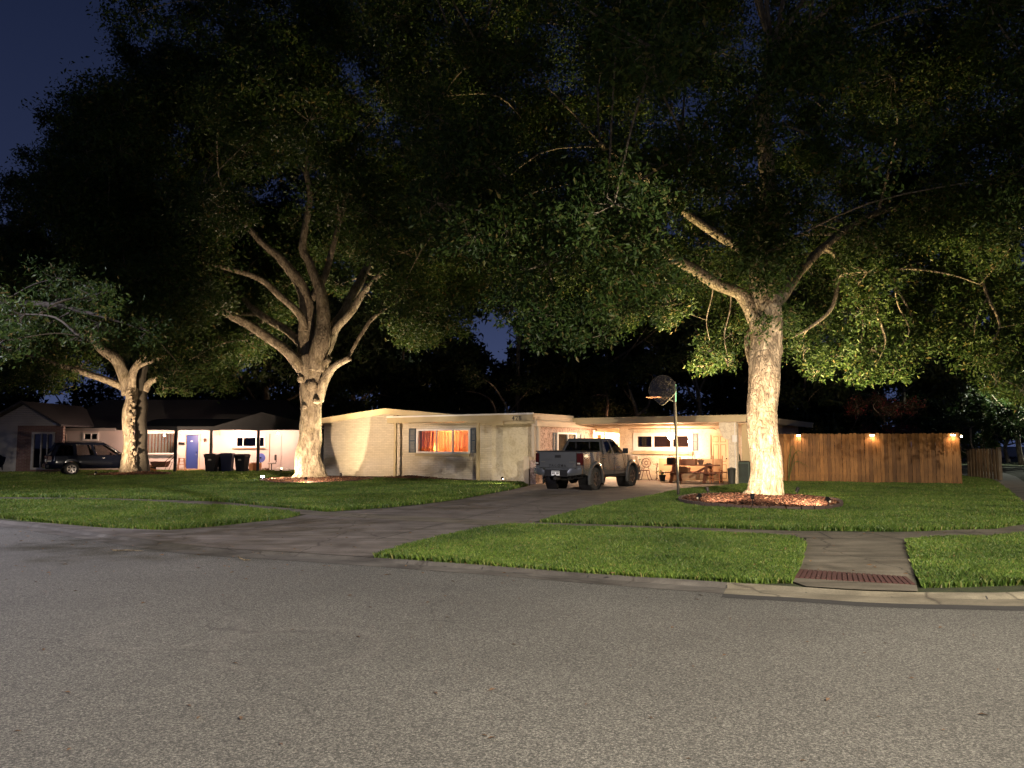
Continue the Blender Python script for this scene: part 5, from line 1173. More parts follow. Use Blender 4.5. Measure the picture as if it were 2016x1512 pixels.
# front porch roof on posts
pxL, pxR = at(262, 900, NY-2.8).x, at(640, 900, NY-2.8).x; zp = at(500, 845, NY-2.8).z
mb = MB(); xm = at(515, 900, NY-2.8).x; zq = at(500, 812, NY-2.6).z
mb.add([(pxL, -2.9, zp), (pxR, -2.9, zp), (pxR, 0, zp+.55), (pxL, 0, zp+.55), (pxL, -2.9, zp+.16), (pxR, -2.9, zp+.16), (pxR, 0, zp+.7), (pxL, 0, zp+.7)], [(0, 1, 5, 4), (4, 5, 6, 7), (3, 2, 1, 0), (0, 4, 7, 3), (1, 2, 6, 5)]); mb.build('porch_roof', M['darkroof'], nh)
mb = MB(); mb.prism([(at(420, 900, NY-2.9).x, zp+.163), (pxR-.3, zp+.163), (xm, zq)], -2.95, 3.5, 'xz'); mb.build('porch_gable', M['darkroof'], nh)
mb = MB(); pp = [at(p, 900, NY-2.8).x for p in (268, 345, 415, 508, 620)]
for a, b in zip(pp[:-1], pp[1:]):
    pts = [(a, zp+.02)]+[(a+(b-a)*t, zp-.10+.09*math.sin(math.pi*t)) for t in np.linspace(0, 1, 9)]+[(b, zp+.02)]; mb.prism(pts, -2.88, -2.84, 'xz')
mb.build('valance', M['darkroof'], nh)
for a in pp[1:4]: MB().box(a-.07, a+.07, -2.86, -2.72, 0, zp-.02).build('post', M['black'], nh)
MB().box(pxL+.3, pxR, -2.7, -.01, zp-.03, zp-.005).build('porch_ceiling', M['nwall'], nh) if False else None
def nwin(px0, px1, pyb, pyt, bars, gl='darkglass', fm='white'):
    a, b, c, d = nx(px0), nx(px1), nz(pyb), nz(pyt); return window(a, b, c, d, 0, [(nx(p), .05) for p in bars], nh, M[fm], fw=.06, gl=gl)
w_ = nwin(285, 344.5, 892.5, 852.5, [], 'glass'); mb = MB()
for p in (290, 297, 303, 309, 316, 322, 328, 334, 339): mb.box(nx(p)-.035, nx(p)+.035, .05, .06, nz(891), nz(854))
mb.build('vertical_blind', M['slats'], w_); MB().box(nx(288), nx(342), .08, .1, nz(892), nz(853)).build('curtain', M['cloth'], w_)
MB().box(nx(284), nx(348), -.22, -.061, nz(896), nz(893.5)).build('sill', M['siding'], w_)
w_ = nwin(464, 521, 879, 861, (478, 503.5)); MB().box(nx(458), nx(523), -.12, -.061, nz(884), nz(882.3)).build('sill', M['groove'], w_)
nwin(163, 192, 865.5, 853.5, (178,))
d = MB().box(nx(366), nx(390), .04, .09, .05, nz(857)).build('door', M['bluedoor'], nh); MB().lathe([(.0, -.05), (.03, -.04), (.03, -.02), (.01, 0)], (nx(386.5), .04, 1.0), 'y', 10).build('handle', M['chrome'], d); MB().lathe([(.0, -.03), (.03, -.03), (.03, 0)], (nx(386.5), .04, 1.15), 'y', 10).build('lock', M['chrome'], d)
MB().box(nx(374), nx(378), .03, .038, nz(869.5), nz(867.5)).build('number_plate', M['paper'], d)
mb = MB()
for a, b in ((363.6, 365.2), (390.6, 393)): mb.box(nx(a), nx(b), -.04, .1, 0, nz(855))
mb.box(nx(363.6), nx(393), -.045, .1, nz(855.2), nz(853.6)); mb.build('door_frame', M['trimp'], d)
MB().box(nx(362), nx(402), -.9, -.01, 0, .13).build('step', M['ply'], nh)
mb = MB(); mb.box(nx(531), nx(553), -.035, -.005, 0, nz(855)); dd = mb.build('door', M['nwall'], nh); MB().box(nx(530), nx(531.3), -.05, -.003, 0, nz(854)).build('door_frame', M['groove'], dd)
MB().box(nx(352), nx(363.5), -.12, -.003, nz(875.5), nz(870.5)).build('mailbox', M['black'], nh)
MB().box(nx(425), nx(430.5), -.1, -.003, nz(857), nz(848)).build('vent_box', M['trimp'], nh)
MB().lathe([(.02, 0), (.06, .03), (.07, .15), (.03, .22), (.01, .24)], (nx(403), -.08, nz(870)), seg=10).build('wall_sconce', M['iron'], nh)
# lit by two bulbs under the porch roof
for px, pw, lb in ((378, 430, 'bulb under the neighbouring porch above the blue door'), (478, 460, 'bulb under the neighbouring porch above the high window'), (300, 260, 'bulb under the neighbouring porch above the wide window'), (560, 280, 'bulb under the neighbouring porch by the flat door')):
    p = Vector((nx(px), NY-1.5, 2.36)); t = empty('porch_bulb', p, 0, lb, 'lamp'); MB().lathe([(.0, 0), (.05, -.03), (.05, -.07), (0, -.1)], seg=10).build('bulb', M['bulb_warm'], t, True); light('porch_light', 'POINT', (0, 0, -.16), pw, (1, .62, .46), t, .06)
# left gable wing, siding over dark brick
gy = NY-3.2
def gx(px): return at(px, 900, gy).x
def gz(py): return at(500, py, gy).z
gw = empty('neighbour_wing', (0, gy, 0), 0, 'grey sided gable wing over dark brick at the far left', 'house')
wall_with_hole('wall', gx(32), gx(122), 0, gz(836), 0, .2, [(gx(62), gx(106), .25, gz(853))], M['dbrick'], gw)
wall_with_hole('wall', gx(-60), gx(31.9), 0, gz(836), -.01, .19, [], M['siding'], gw)
mb = MB(); za, zt_ = gz(838), gz(797)
for i in range(11):
    z0 = za+(zt_-za)*i/11; z1 = za+(zt_-za)*(i+1)/11-.01; k0 = 1-i/11; xc = gx(42); hw_ = gx(116)-gx(42)
    mb.add([(xc-hw_*k0, -.05, z0), (xc+hw_*k0, -.05, z0), (xc+hw_*(k0-.091), -.02, z1), (xc-hw_*(k0-.091), -.02, z1)], [(0, 1, 2, 3)])
mb.build('gable_siding', M['siding'], gw)
mb = MB(); hw2 = gx(124)-gx(42)
for s_ in (-1, 1): mb.add([(xc, -.35, zt_+.12), (xc+s_*hw2, -.35, za-.05), (xc+s_*hw2, 6, za-.05), (xc, 6, zt_+.12), (xc, -.35, zt_+.22), (xc+s_*hw2, -.35, za+.05), (xc+s_*hw2, 6, za+.05), (xc, 6, zt_+.22)], [(0, 1, 5, 4), (4, 5, 6, 7), (3, 2, 1, 0), (1, 2, 6, 5)])
mb.build('roof', M['darkroof'], gw)
w_ = window(gx(63), gx(105), .26, gz(853.5), 0, [(gx(80), .06), (gx(92), .05)], gw, M['siding'], fw=.08, gl='darkglass')
MB().box(gx(60), gx(108), 1.0, 1.1, .1, 2.2).build('room_wall', dark, gw)
MB().box(gx(68), gx(76), .1, .12, .3, gz(866)).build('curtain', M['cloth'], w_)
# hedge
# ------------------------------------------------------------------ clutter by the neighbour's wall
def wbin(px, py, Y, label, mt='bin', logo=True, rz=0, s=1.0):
    p = at(px, 900, Y); t = empty('wheeled_bin', (p.x, Y, 0), rz, label, 'bin', 'wheeled bins in front of the neighbouring house')
    rg = [[(x*w_*s, y*w_*s*1.05, z*s) for x, y in ((-1, -.95), (-.9, -1), (.9, -1), (1, -.95), (1, .95), (.9, 1), (-.9, 1), (-1, .95))] for z, w_ in ((.05, .23), (.12, .25), (.85, .31), (.90, .33), (.96, .34), (1.0, .335))]
    MB().loft(rg).build('bin_body', M[mt], t, True)
    rg = [[(x*w_*s, y*w_*s*1.08-.01, z*s) for x, y in ((-1, -1), (1, -1), (1, 1), (-1, 1))] for z, w_ in ((1.005, .355), (1.04, .355), (1.09, .28), (1.10, .1))]
    MB().loft(rg).build('lid', M[mt], t, bevel=.01)
    MB().tube([(-.26*s, .40*s, 1.0*s), (.26*s, .40*s, 1.0*s)], .015, 6).build('handle', M[mt], t)
    for sx in (-1, 1): MB().lathe([(.02, -.03), (.11, -.03), (.11, .03), (.02, .03)], (sx*.24*s, .27*s, .11), 'x', 14).build('wheel', M['rubber'], t)
    if logo:
        mb = MB()
        for k in (-1, 0, 1): mb.tube([(k*.055-.03, -.315*s, .70), (k*.055-.025, -.32*s, .76), (k*.055, -.322*s, .785), (k*.055+.022, -.32*s, .76), (k*.055+.02, -.315*s, .70)], .011, 5)
        mb.build('emblem', M['siding'], t)
wbin(417, 930, 45.2, 'black wheeled bin with pale emblem standing nearest the blue door'); wbin(440, 930, 46.0, 'black wheeled bin mostly hidden behind its left neighbour', logo=False, rz=.2)
wbin(448, 930, 45.3, 'navy wheeled bin without emblem, taller than the others', 'binblue', False, .1, 1.04); wbin(477, 930, 45.0, 'black wheeled bin with pale emblem standing farthest from the blue door', rz=-.15, s=.99)
oc = at(535, 900, 46.6); o = empty('office_chair', (oc.x, 46.6, 0), R(-60), 'office chair with white seat beside the flat door', 'chair')
MB().box(-.24, .24, -.22, .22, .48, .56).build('seat', M['cloth'], o, bevel=.03); MB().box(-.2, .2, .2, .25, .66, 1.02).build('backrest', M['black'], o, bevel=.03); MB().tube([(0, 0, .05), (0, 0, .48)], .03, 8).build('column', M['black'], o)
MB().tube([(0, .2, .5), (0, .27, .6), (0, .25, .8)], .02, 6).build('back_bar', M['black'], o)
for k in range(5): a = k*1.257; MB().beam((0, 0, .1), (.28*math.cos(a), .28*math.sin(a), .04), .035).build('leg', M['black'], o)
ob = at(503, 900, 46.8); o = empty('cardboard_box', (ob.x, 46.8, 0), .15, 'orange cardboard box piled with cloth beside the bins', 'box'); MB().box(-.33, .33, -.22, .22, 0, .5).build('box_body', M['plank'], o)
mb = MB()
for k in range(6): mb.lathe([(.0, 0), (.1, .02), (.08, .1), (0, .13)], (random.uniform(-.25, .2), random.uniform(-.1, .1), .5), seg=9)
mb.build('contents', M['cloth'], o, True)
of = at(506, 900, 46.9); o = empty('box_fan', (of.x+.15, 47.15, 0), 0, 'round blue fan standing behind the orange box', 'fan'); MB().lathe([(.0, -.03), (.27, -.03), (.28, 0), (.27, .03), (0, .03)], (0, 0, .82), 'y', 24).build('fan_guard', M['fanblue'], o); MB().tube([(0, 0, 0), (0, 0, .56)], .03, 8).build('stand', M['black'], o); MB().lathe([(.0, -.06), (.05, -.05), (.05, 0)], (0, -.02, .82), 'y', 12).build('hub', M['black'], o)
og = at(555, 900, 46.5); o = empty('fabric_bundle', (og.x, 46.6, 0), 0, 'heap of pale cloth and bags at the foot of the wall', 'bundle'); mb = MB()
for k in range(9): rr = random.uniform(.14, .26); mb.lathe([(.0, -rr*.2), (rr, .0), (rr*.9, rr*.5), (rr*.4, rr*.9), (0, rr)], (random.uniform(-.5, .4), random.uniform(-.15, .15), random.uniform(0, .12)), seg=9)
mb.build('cloths', M['cloth'], o, True)
ot = at(519, 900, 46.4); o = empty('toy_pile', (ot.x, 46.4, 0), 0, 'small pile of toys left of the office chair', 'toys'); mb = MB()
for k in range(7): rr = random.uniform(.06, .12); mb.lathe([(.0, 0), (rr, rr*.5), (rr*.6, rr*1.4), (0, rr*1.8)], (random.uniform(-.25, .25), random.uniform(-.1, .1), random.uniform(0, .12)), seg=7)
mb.build('toys', M['terra'], o)
# step ladder / stool
ol = at(358, 900, 46.6); o = empty('wooden_stool', (ol.x, 46.6, 0), .2, 'orange wooden step stool left of the blue door', 'stool')
for sx in (-1, 1):
    for sy in (-1, 1): MB().beam((sx*.13, sy*.1, .78), (sx*.24, sy*.2, 0), .035).build('leg', M['plank'], o)
mb = MB()
for z in (.2, .42, .62): mb.box(-.22+z*.1, .22-z*.1, -.2+z*.12, -.16+z*.12, z, z+.03)
mb.build('rung', M['plank'], o); MB().box(-.16, .16, -.13, .13, .78, .81).build('seat', M['plank'], o)
# garden cart
oc = at(318, 900, 46.2); o = empty('garden_cart', (oc.x, 46.2, 0), 0, 'wheelbarrow like garden cart with raised handles under the wide window', 'cart')
mb = MB(); mb.loft([[(-.42, -.25, .28), (.30, -.25, .28), (.30, .25, .28), (-.42, .25, .28)], [(-.55, -.32, .62), (.42, -.32, .62), (.42, .32, .62), (-.55, .32, .62)]]); mb.build('tub', M['iron'], o)
for sy in (-.28, .28): MB().tube([(-.3, sy, .28), (.35, sy, .62), (.8, sy, 1.02)], .018, 6).build('handle', M['metal'], o); MB().tube([(.1, sy, .3), (.55, sy, .6), (.3, sy, .0)], .016, 6).build('leg', M['metal'], o)
MB().lathe([(.05, -.04), (.19, -.04), (.19, .04), (.05, .04)], (-.5, 0, .19), 'y', 20).build('wheel', M['rubber'], o)
oc = at(296, 900, 46.0); o = empty('driftwood_pile', (oc.x, 46.0, 0), 0, 'tangle of brown branches and logs beside the garden cart', 'logs'); mb = MB()
for k in range(12):
    a = random.uniform(0, 3.1); z = random.uniform(.05, .35); d_ = Vector((math.cos(a)*.3, math.sin(a)*.15, random.uniform(-.12, .2))); c = Vector((random.uniform(-.2, .2), random.uniform(-.1, .1), z)); mb.tube([c-d_, c+Vector((0, 0, .04)), c+d_], [.03, .045, .02], 6)
mb.build('branches', M['plank'], o, True)
# ------------------------------------------------------------------ trees
def bark_disp(seed, amp=.07, ridge=.10, nr=9, wig=1.0):
    def f(i, t, p):
        a = noise.noise(Vector((math.cos(t)*1.4, math.sin(t)*1.4, p.z*.7+seed)))
        b = noise.noise(Vector((math.cos(t)*nr*.35, math.sin(t)*nr*.35, p.z*1.1+seed*3)))
        c = noise.noise(Vector((p.x*6+math.cos(t)*5, p.y*6+math.sin(t)*5, p.z*4)))
        return 1+amp*a*2*wig+ridge*b+.05*c
    return f
def limb(mb, pts, rad, seg=12, sub=7, seed=0, amp=.06):
    P = [Vector(p) for p in pts]; sp = smoothpath(P, sub); rr = []
    n = len(P)
    for i in range(n-1):
        for k in range(sub): rr.append(rad[i]+(rad[i+1]-rad[i])*k/sub)
    rr.append(rad[-1])
    # small organic wobble
    sp = [p+Vector((noise.noise(p*.9+Vector((seed, 0, 0))), noise.noise(p*.9+Vector((0, seed, 7))), 0))*min(.12, rr[i]*.5) for i, p in enumerate(sp)]
    mb.tube(sp, rr, seg, True, bark_disp(seed, amp)); return list(zip(sp, rr))
def leaves(name, C, S, L_, mt, parent, seed=0, wratio=.42, normal_up=.35, keep=None):
    """C (N,3) centres -> one rhombus leaf each"""
    r = np.random.default_rng(seed); n = len(C)
    d = r.normal(size=(n, 3)); d[:, 2] -= .25; d /= np.linalg.norm(d, axis=1)[:, None]
    m = r.normal(size=(n, 3)); m[:, 2] += normal_up*2; s = np.cross(d, m); s /= np.linalg.norm(s, axis=1)[:, None]+1e-9
    L = L_*r.uniform(.45, 1.4, n)[:, None]; up = np.cross(s, d)*L*.08
    V = np.stack([C, C+d*L*.45+s*L*wratio*.5+up, C+d*L, C+d*L*.45-s*L*wratio*.5+up], 1).reshape(-1, 3)
    b = np.arange(n)*4; return arr_mesh(name, V, np.stack([b, b+1, b+2, b+3], 1), mt, parent)
def clump_pts(r, c, R_, n, tufts=22, flat=.7, tr=.24):
    """leaf positions: tufts spread through a flattened ball, denser near the skin"""
    k = r.normal(size=(tufts, 3)); k /= np.linalg.norm(k, axis=1)[:, None]; k *= (R_*r.uniform(.25, 1, tufts)**.5)[:, None]; k[:, 2] *= flat
    t = r.integers(0, tufts, n); o = r.normal(size=(n, 3))*R_*tr*r.uniform(.5, 1.2, tufts)[t][:, None]
    o[:, 2] *= .7; return c+k[t]+o, c+k
def grow(tree_name, label, base, mbt, skel, clumps, nleaf, L_, mt='leaf', seed=0, twig=True, barkm=None, group=None, tufts=22, cat='tree', wr=.42):
    """clumps: list (centre Vector, radius); connects each to the skeleton and fills with leaves"""
    r = np.random.default_rng(seed); t = empty(tree_name, tuple(base), 0, label, cat, group)
    S = np.array([tuple(p) for p, _ in skel]); Rr = np.array([q for _, q in skel]); pts = []
    tot = sum(R_**2 for _, R_ in clumps)
    for c, R_ in clumps:
        c = Vector(c)
        if twig:
            d = np.linalg.norm(S-np.array(c), axis=1)+np.where(S[:, 2] > c.z+1.0, 2.0, 0)+np.where(Rr > .3, 1.0, 0); j = int(d.argmin()); p = Vector(S[j]); dist = (c-p).length
            r0 = min(Rr[j]*.6, .035+.016*dist); mid = p.lerp(c, .5)+Vector((r.normal()*.18, r.normal()*.18, .08*dist))
            path = smoothpath([p, mid, c], 4); mbt.tube(path, list(np.linspace(r0, .015, len(path))), 6, False)
            if dist < 5: S = np.vstack([S]+[np.array([tuple(q)]) for q in path[4::2]]); Rr = np.append(Rr, [.05]*len(path[4::2]))
        C, K = clump_pts(r, np.array(c), R_, max(20, int(nleaf*R_**2/tot)), tufts); pts.append(C)
        if twig:
            for k in K[:9]:
                k = Vector(k); q = c.lerp(k, .5)+Vector((r.normal()*.08, r.normal()*.08, -.05)); mbt.tube([c, q, k], [.014, .009, .004], 3, False)
    C = np.vstack(pts)
    C -= np.array(base); o = leaves('crown', C, None, L_, M[mt], t, seed, wr)
    mbt.v = [(a[0]-base[0], a[1]-base[1], a[2]-base[2]) for a in mbt.v]
    mbt.build('trunk', barkm or M['bark'], t, True, angle=180); return t
def curve_y(tab, x): return float(np.interp(x, [a for a, _ in tab], [b for _, b in tab]))
def in_gap(px, py, gaps): return any(((px-gx_)/a)**2+((py-gy_)/b)**2 < 1 for gx_, gy_, a, b in gaps)
def sample_crown(r, c, rad, n, R0, R1, ok, tries=60):
    out = []
    for _ in range(n*tries):
        if len(out) >= n: break
        v = r.normal(size=3); v /= np.linalg.norm(v); v *= r.uniform(.25, 1)**.45; p = np.array(c)+v*np.array(rad)
        R_ = r.uniform(R0, R1)
        px, py = pxof(p[None]); 
        if ok(px[0], py[0], p, R_): out.append((Vector(p), R_))
    return out
# sky gaps kept open between the trees (px, py, rx, ry)
GAPS = [(985, 660, 50, 45), (1400, 470, 22, 18), (1345, 640, 35, 14), (1590, 585, 45, 22), (1560, 730, 12, 30)]
pxm = lambda Y: F/Y     # pixels per metre
# ---- middle tree
Y0 = TM.y+.1
def A(px, py, dy=0): return at(px, py, Y0+dy)
mb = MB()
tr_ = [A(607, 952)*1, A(607, 940), A(609, 925), A(611, 895), A(611, 850), A(611, 800), A(612, 760), A(614, 725), A(615, 700)]
tr_[0].z = -.15
skel = []
skel += limb(mb, tr_, [1.0, .84, .65, .54, .49, .48, .50, .56, .50], 56, 7, 3, .05)
def ML(pl, rad, seed, seg=14):
    global skel
    skel += limb(mb, [A(*p) for p in pl], [q/pxm(Y0)/2 for q in rad], seg, 6, seed)
ML([(606, 745, -.1), (591, 722, -.3), (563, 692, -.6), (512, 654, -1), (456, 622, -1.6), (405, 596, -2.2), (330, 570, -3), (250, 545, -3.5)], [28.6, 23.5, 20.2, 17.6, 15.1, 12.6, 9.2, 5.0], 11)
ML([(600, 690, .3), (591, 673, .3), (555, 646, .6), (504, 614, 1), (478, 586, 1.4), (450, 540, 2)], [20.2, 18.5, 16.0, 14.3, 10.9, 5.9], 12)
ML([(598, 650, -.2), (591, 622, -.3), (555, 586, -.6), (512, 550, -1), (456, 531, -1.7), (390, 515, -2.6)], [18.5, 16.0, 13.4, 10.9, 9.2, 5.0], 13)
ML([(611, 735, .2), (605, 680, .35), (603, 618, .4), (596, 570, .3), (557, 515, .1), (512, 475, -.2), (470, 420, -.6), (430, 350, -.8)], [43.7, 38.6, 31.9, 25.2, 18.5, 12.6, 9.2, 5.0], 14, 20)
ML([(622, 730, -.3), (630, 680, -.4), (636, 634, -.2), (631, 578, 0), (611, 519, .2), (597, 491, .3), (602, 440, .5), (610, 387, .6), (603, 327, .7), (615, 230, .9), (600, 130, 1)], [38.6, 35.3, 28.6, 21.8, 17.6, 15.1, 13.4, 11.8, 9.2, 7.6, 4.2], 15, 20)
ML([(603, 340, .7), (618, 318, .9), (640, 290, 1.2)], [7.6, 5.9, 3.4], 16)
ML([(622, 725, 0), (651, 658, .4), (675, 618, .8), (710, 555, 1.5), (740, 490, 2.4), (790, 400, 3.4)], [30.2, 25.2, 21.0, 17.6, 12.6, 6.7], 17)
ML([(640, 690, .2), (660, 650, .2), (690, 614, .2), (722, 570, .1), (770, 520, -.3), (850, 470, -1)], [20.2, 16.0, 14.3, 12.6, 8.4, 5.0], 18)
ML([(615, 590, .5), (640, 540, .8), (660, 470, 1.2), (672, 430, 1.5), (680, 390, 1.7), (692, 360, 1.9), (700, 270, 2.2)], [15.1, 13.4, 11.8, 10.1, 9.2, 6.7, 3.4], 19)
ML([(668, 445, 1.4), (666, 400, 1.3), (670, 370, 1.2)], [7.6, 6.7, 2.5], 29)
ML([(628, 790, -.1), (642, 745, -.3), (659, 721, -.6), (690, 705, -.9)], [18.5, 18.5, 13.4, 10.9], 20)
ML([(640, 722, 0), (650, 700, 0)], [10.1, 8.4], 21)
ML([(632, 720, -.3), (648, 708, -.75)], [14.3, 10.9], 28)
ML([(684, 706, -.8), (700, 678, -.8), (714, 654, -.7), (730, 630, -.6), (758, 608, -.6), (800, 570, -1)], [5.0, 6.7, 7.6, 8.4, 6.7, 3.4], 22)
# knots on the trunk
for (px, py, rr_) in ((617, 760, .26), (598, 748, .18), (606, 802, .12), (627, 790, .14)):
    p = A(px, py); c = Vector((p.x, Y0-.52, p.z)); mb.lathe([(.02, -.10), (rr_*.5, -.13), (rr_*.62, -.09), (rr_*.9, -.05), (rr_, .05), (rr_*1.1, .3)], tuple(c), 'y', 14)
lowM = [(0, 0), (150, 520), (290, 700), (320, 760), (400, 770), (440, 735), (500, 720), (535, 690), (560, 610), (600, 560), (655, 560), (760, 590), (780, 660), (850, 690), (900, 660), (960, 600), (1100, 590)]
def okM(px, py, p, R_):
    e = R_*F/p[1]
    if in_gap(px, py, [(g[0], g[1], g[2]+e*.8, g[3]+e*.8) for g in GAPS]): return False
    if py+e*.6 > curve_y(lowM, px): return False
    if px-e*.8 < np.interp(py, [0, 60, 120, 170, 400], [210, 190, 120, 95, 60]): return False
    # keep the lit fork visible: few clumps in front of it
    if p[1] < Y0-.2 and 380 < px < 790 and py+e*.5 > np.interp(px, [380, 430, 500, 600, 720, 790], [560, 500, 400, 300, 470, 560]): return False
    return True
rM = np.random.default_rng(42)
cl = sample_crown(rM, (TM.x-1.2, Y0+.5, 13.5), (12.8, 9.5, 9.8), 230, 1.1, 1.9, okM)
cl += [(A(px, py, dy), R_) for px, py, dy, R_ in ((470, 695, 1, 1.0), (430, 665, 1.2, 1.2), (500, 665, 1.2, .9), (390, 700, -2, 1.1), (345, 730, -2, .9), (440, 620, 1.5, 1.2), (530, 600, 2, 1.0), (480, 560, 2, 1.2), (570, 560, 2.5, 1.0), (520, 500, 2.5, 1.1), (670, 560, 2.5, .9), (690, 500, 2.2, 1.0), (800, 650, -1, 1.0), (840, 620, 0, 1.1), (830, 670, .5, .8), (890, 640, -1, .9), (360, 620, -3, 1.2), (300, 660, -2.5, 1.1), (900, 560, 0, 1.4), (850, 540, -1, 1.4), (780, 560, 1.5, 1.2), (640, 480, 3, 1.1), (590, 430, 3, 1.2), (740, 440, 3, 1.3))]
print('mid clumps', len(cl))
grow('oak_tree', 'big oak in the middle with many lit limbs spreading from a bright trunk', (TM.x, TM.y, 0), mb, skel, cl, 640000, .175, seed=1)
# ---- right tree
Y0 = TR.y+.05
mb = MB()
tr_ = [A(1510, 1000), A(1510, 982), A(1510, 968), A(1508, 945), A(1506, 880), A(1505, 800), A(1504, 730), A(1506, 690), A(1505, 650), A(1505, 610), A(1504, 590)]; tr_[0].z = -.15
skel = limb(mb, tr_, [.80, .66, .53, .46, .43, .42, .44, .47, .45, .50, .40], 64, 9, 31, .045)
ML([(1490, 625, .0), (1478, 606, -.1), (1455, 578, -.3), (1410, 560, -.6), (1364, 528, -.9), (1318, 502, -1.3), (1250, 470, -2.2), (1150, 430, -3.5), (1040, 400, -4.6)], [40, 30, 25, 23, 22, 20, 17, 13, 8], 32, 18)
ML([(1500, 610, .3), (1490, 560, .5), (1467, 498, .6), (1413, 464, .5), (1349, 418, .3), (1270, 350, -.6), (1180, 280, -1.5)], [28, 24, 18, 17, 15, 12, 7], 33, 14)
ML([(1508, 610, -.1), (1504, 560, -.5), (1500, 480, -1), (1515, 380, -1.6), (1500, 250, -2.5), (1520, 100, -3.2)], [60, 48, 40, 32, 24, 14], 34, 18)
ML([(1522, 620, .1), (1531, 593, .3), (1577, 532, 1), (1630, 479, 1.8), (1700, 430, 2.4), (1790, 400, 3), (1900, 380, 3.4)], [34, 28, 20, 17, 14, 11, 7], 35, 14)
ML([(1620, 488, 1.7), (1645, 505, 1.6), (1649, 551, 1.5), (1637, 608, 1.4), (1592, 646, 1.2), (1560, 665, 1.0)], [10, 9, 9, 8, 6, 2], 36, 8)
ML([(1630, 480, 1.8), (1653, 517, 1.9), (1698, 562, 2), (1721, 608, 2.1), (1738, 650, 2.1), (1745, 690, 2)], [10, 9, 8, 7, 5, 2], 37, 8)
ML([(1700, 430, 2.4), (1730, 500, 2.4), (1762, 560, 2.4), (1790, 610, 2.4), (1800, 640, 2.4)], [9, 7, 6, 4, 2], 38, 7)
ML([(1740, 530, 2.4), (1800, 530, 2.2), (1870, 540, 2), (1930, 560, 1.8)], [6, 5, 4, 2], 46, 6)
ML([(1900, 380, 3.4), (1925, 460, 3), (1934, 532, 2.6), (1945, 585, 2.3), (1968, 638, 2.1), (1953, 676, 2), (1945, 710, 2)], [10, 9, 8, 7, 5, 3, 1.5], 39, 8)
ML([(1945, 585, 2.3), (1925, 620, 2.2), (1918, 660, 2.2)], [5, 4, 1.5], 40, 6)
ML([(1490, 640, .3), (1470, 660, .5), (1472, 700, .4), (1484, 740, .2)], [14, 10, 9, 3], 41, 8)
ML([(1528, 640, .1), (1532, 670, 0), (1529, 720, 0)], [13, 10, 3], 42, 8)
for k, (a, b) in enumerate(((1440, 610), (1405, 580))): ML([(a, b-40, .3), (a-3, b, .5), (a-14, b+50, .7), (a-8, b+90, .8)], [3.5, 3, 2, 1], 50+k, 5)
for k, (a, b) in enumerate(((1685, 590), (1722, 620), (1760, 600))): ML([(a, b-50, 1.8), (a+8, b, 1.9), (a+14+8*(k % 3), b+50, 1.9), (a+10, b+85, 1.9)], [4, 3.2, 2, 1], 60+k, 5)
# flaky bark plates and horizontal folds give the trunk its relief
lowR_b = [(1180, 560), (1260, 650), (1300, 655), (1345, 690), (1380, 745), (1440, 745), (1470, 700), (1545, 690), (1570, 730), (1640, 765), (1760, 770), (1830, 730), (1870, 700), (1900, 730), (1950, 800), (2016, 850), (2300, 850)]
lowR_f = [(600, 360), (700, 520), (740, 590), (800, 640), (860, 640), (900, 560), (950, 560), (1010, 640), (1060, 700), (1120, 705), (1190, 690), (1250, 640), (1290, 530), (1320, 470), (1440, 480), (1480, 560), (1560, 570), (1640, 500), (1800, 480), (1880, 470), (1950, 510), (2016, 560), (2300, 600)]
def okR(px, py, p, R_):
    e = R_*F/p[1]
    if p[1] < (15 if px > 1300 else 8.5): return False
    if in_gap(px, py, [(g[0], g[1], g[2]+e*.8, g[3]+e*.8) for g in GAPS]): return False
    back = p[1] > TR.y-.3 and px > 1240
    if py+e*.7 > curve_y(lowR_b if back else lowR_f, px): return False
    if not back and 1290 < px < 1640 and py+e*.7 > 470 and not (1485 < px < 1570): return False
    if px < np.interp(py, [0, 100, 250, 400, 600], [720, 800, 830, 800, 760]): return False
    return True
rR = np.random.default_rng(77)
cl = sample_crown(rR, (TR.x, TR.y-.3, 12.0), (15, 12, 9.5), 360, .85, 1.6, okR)
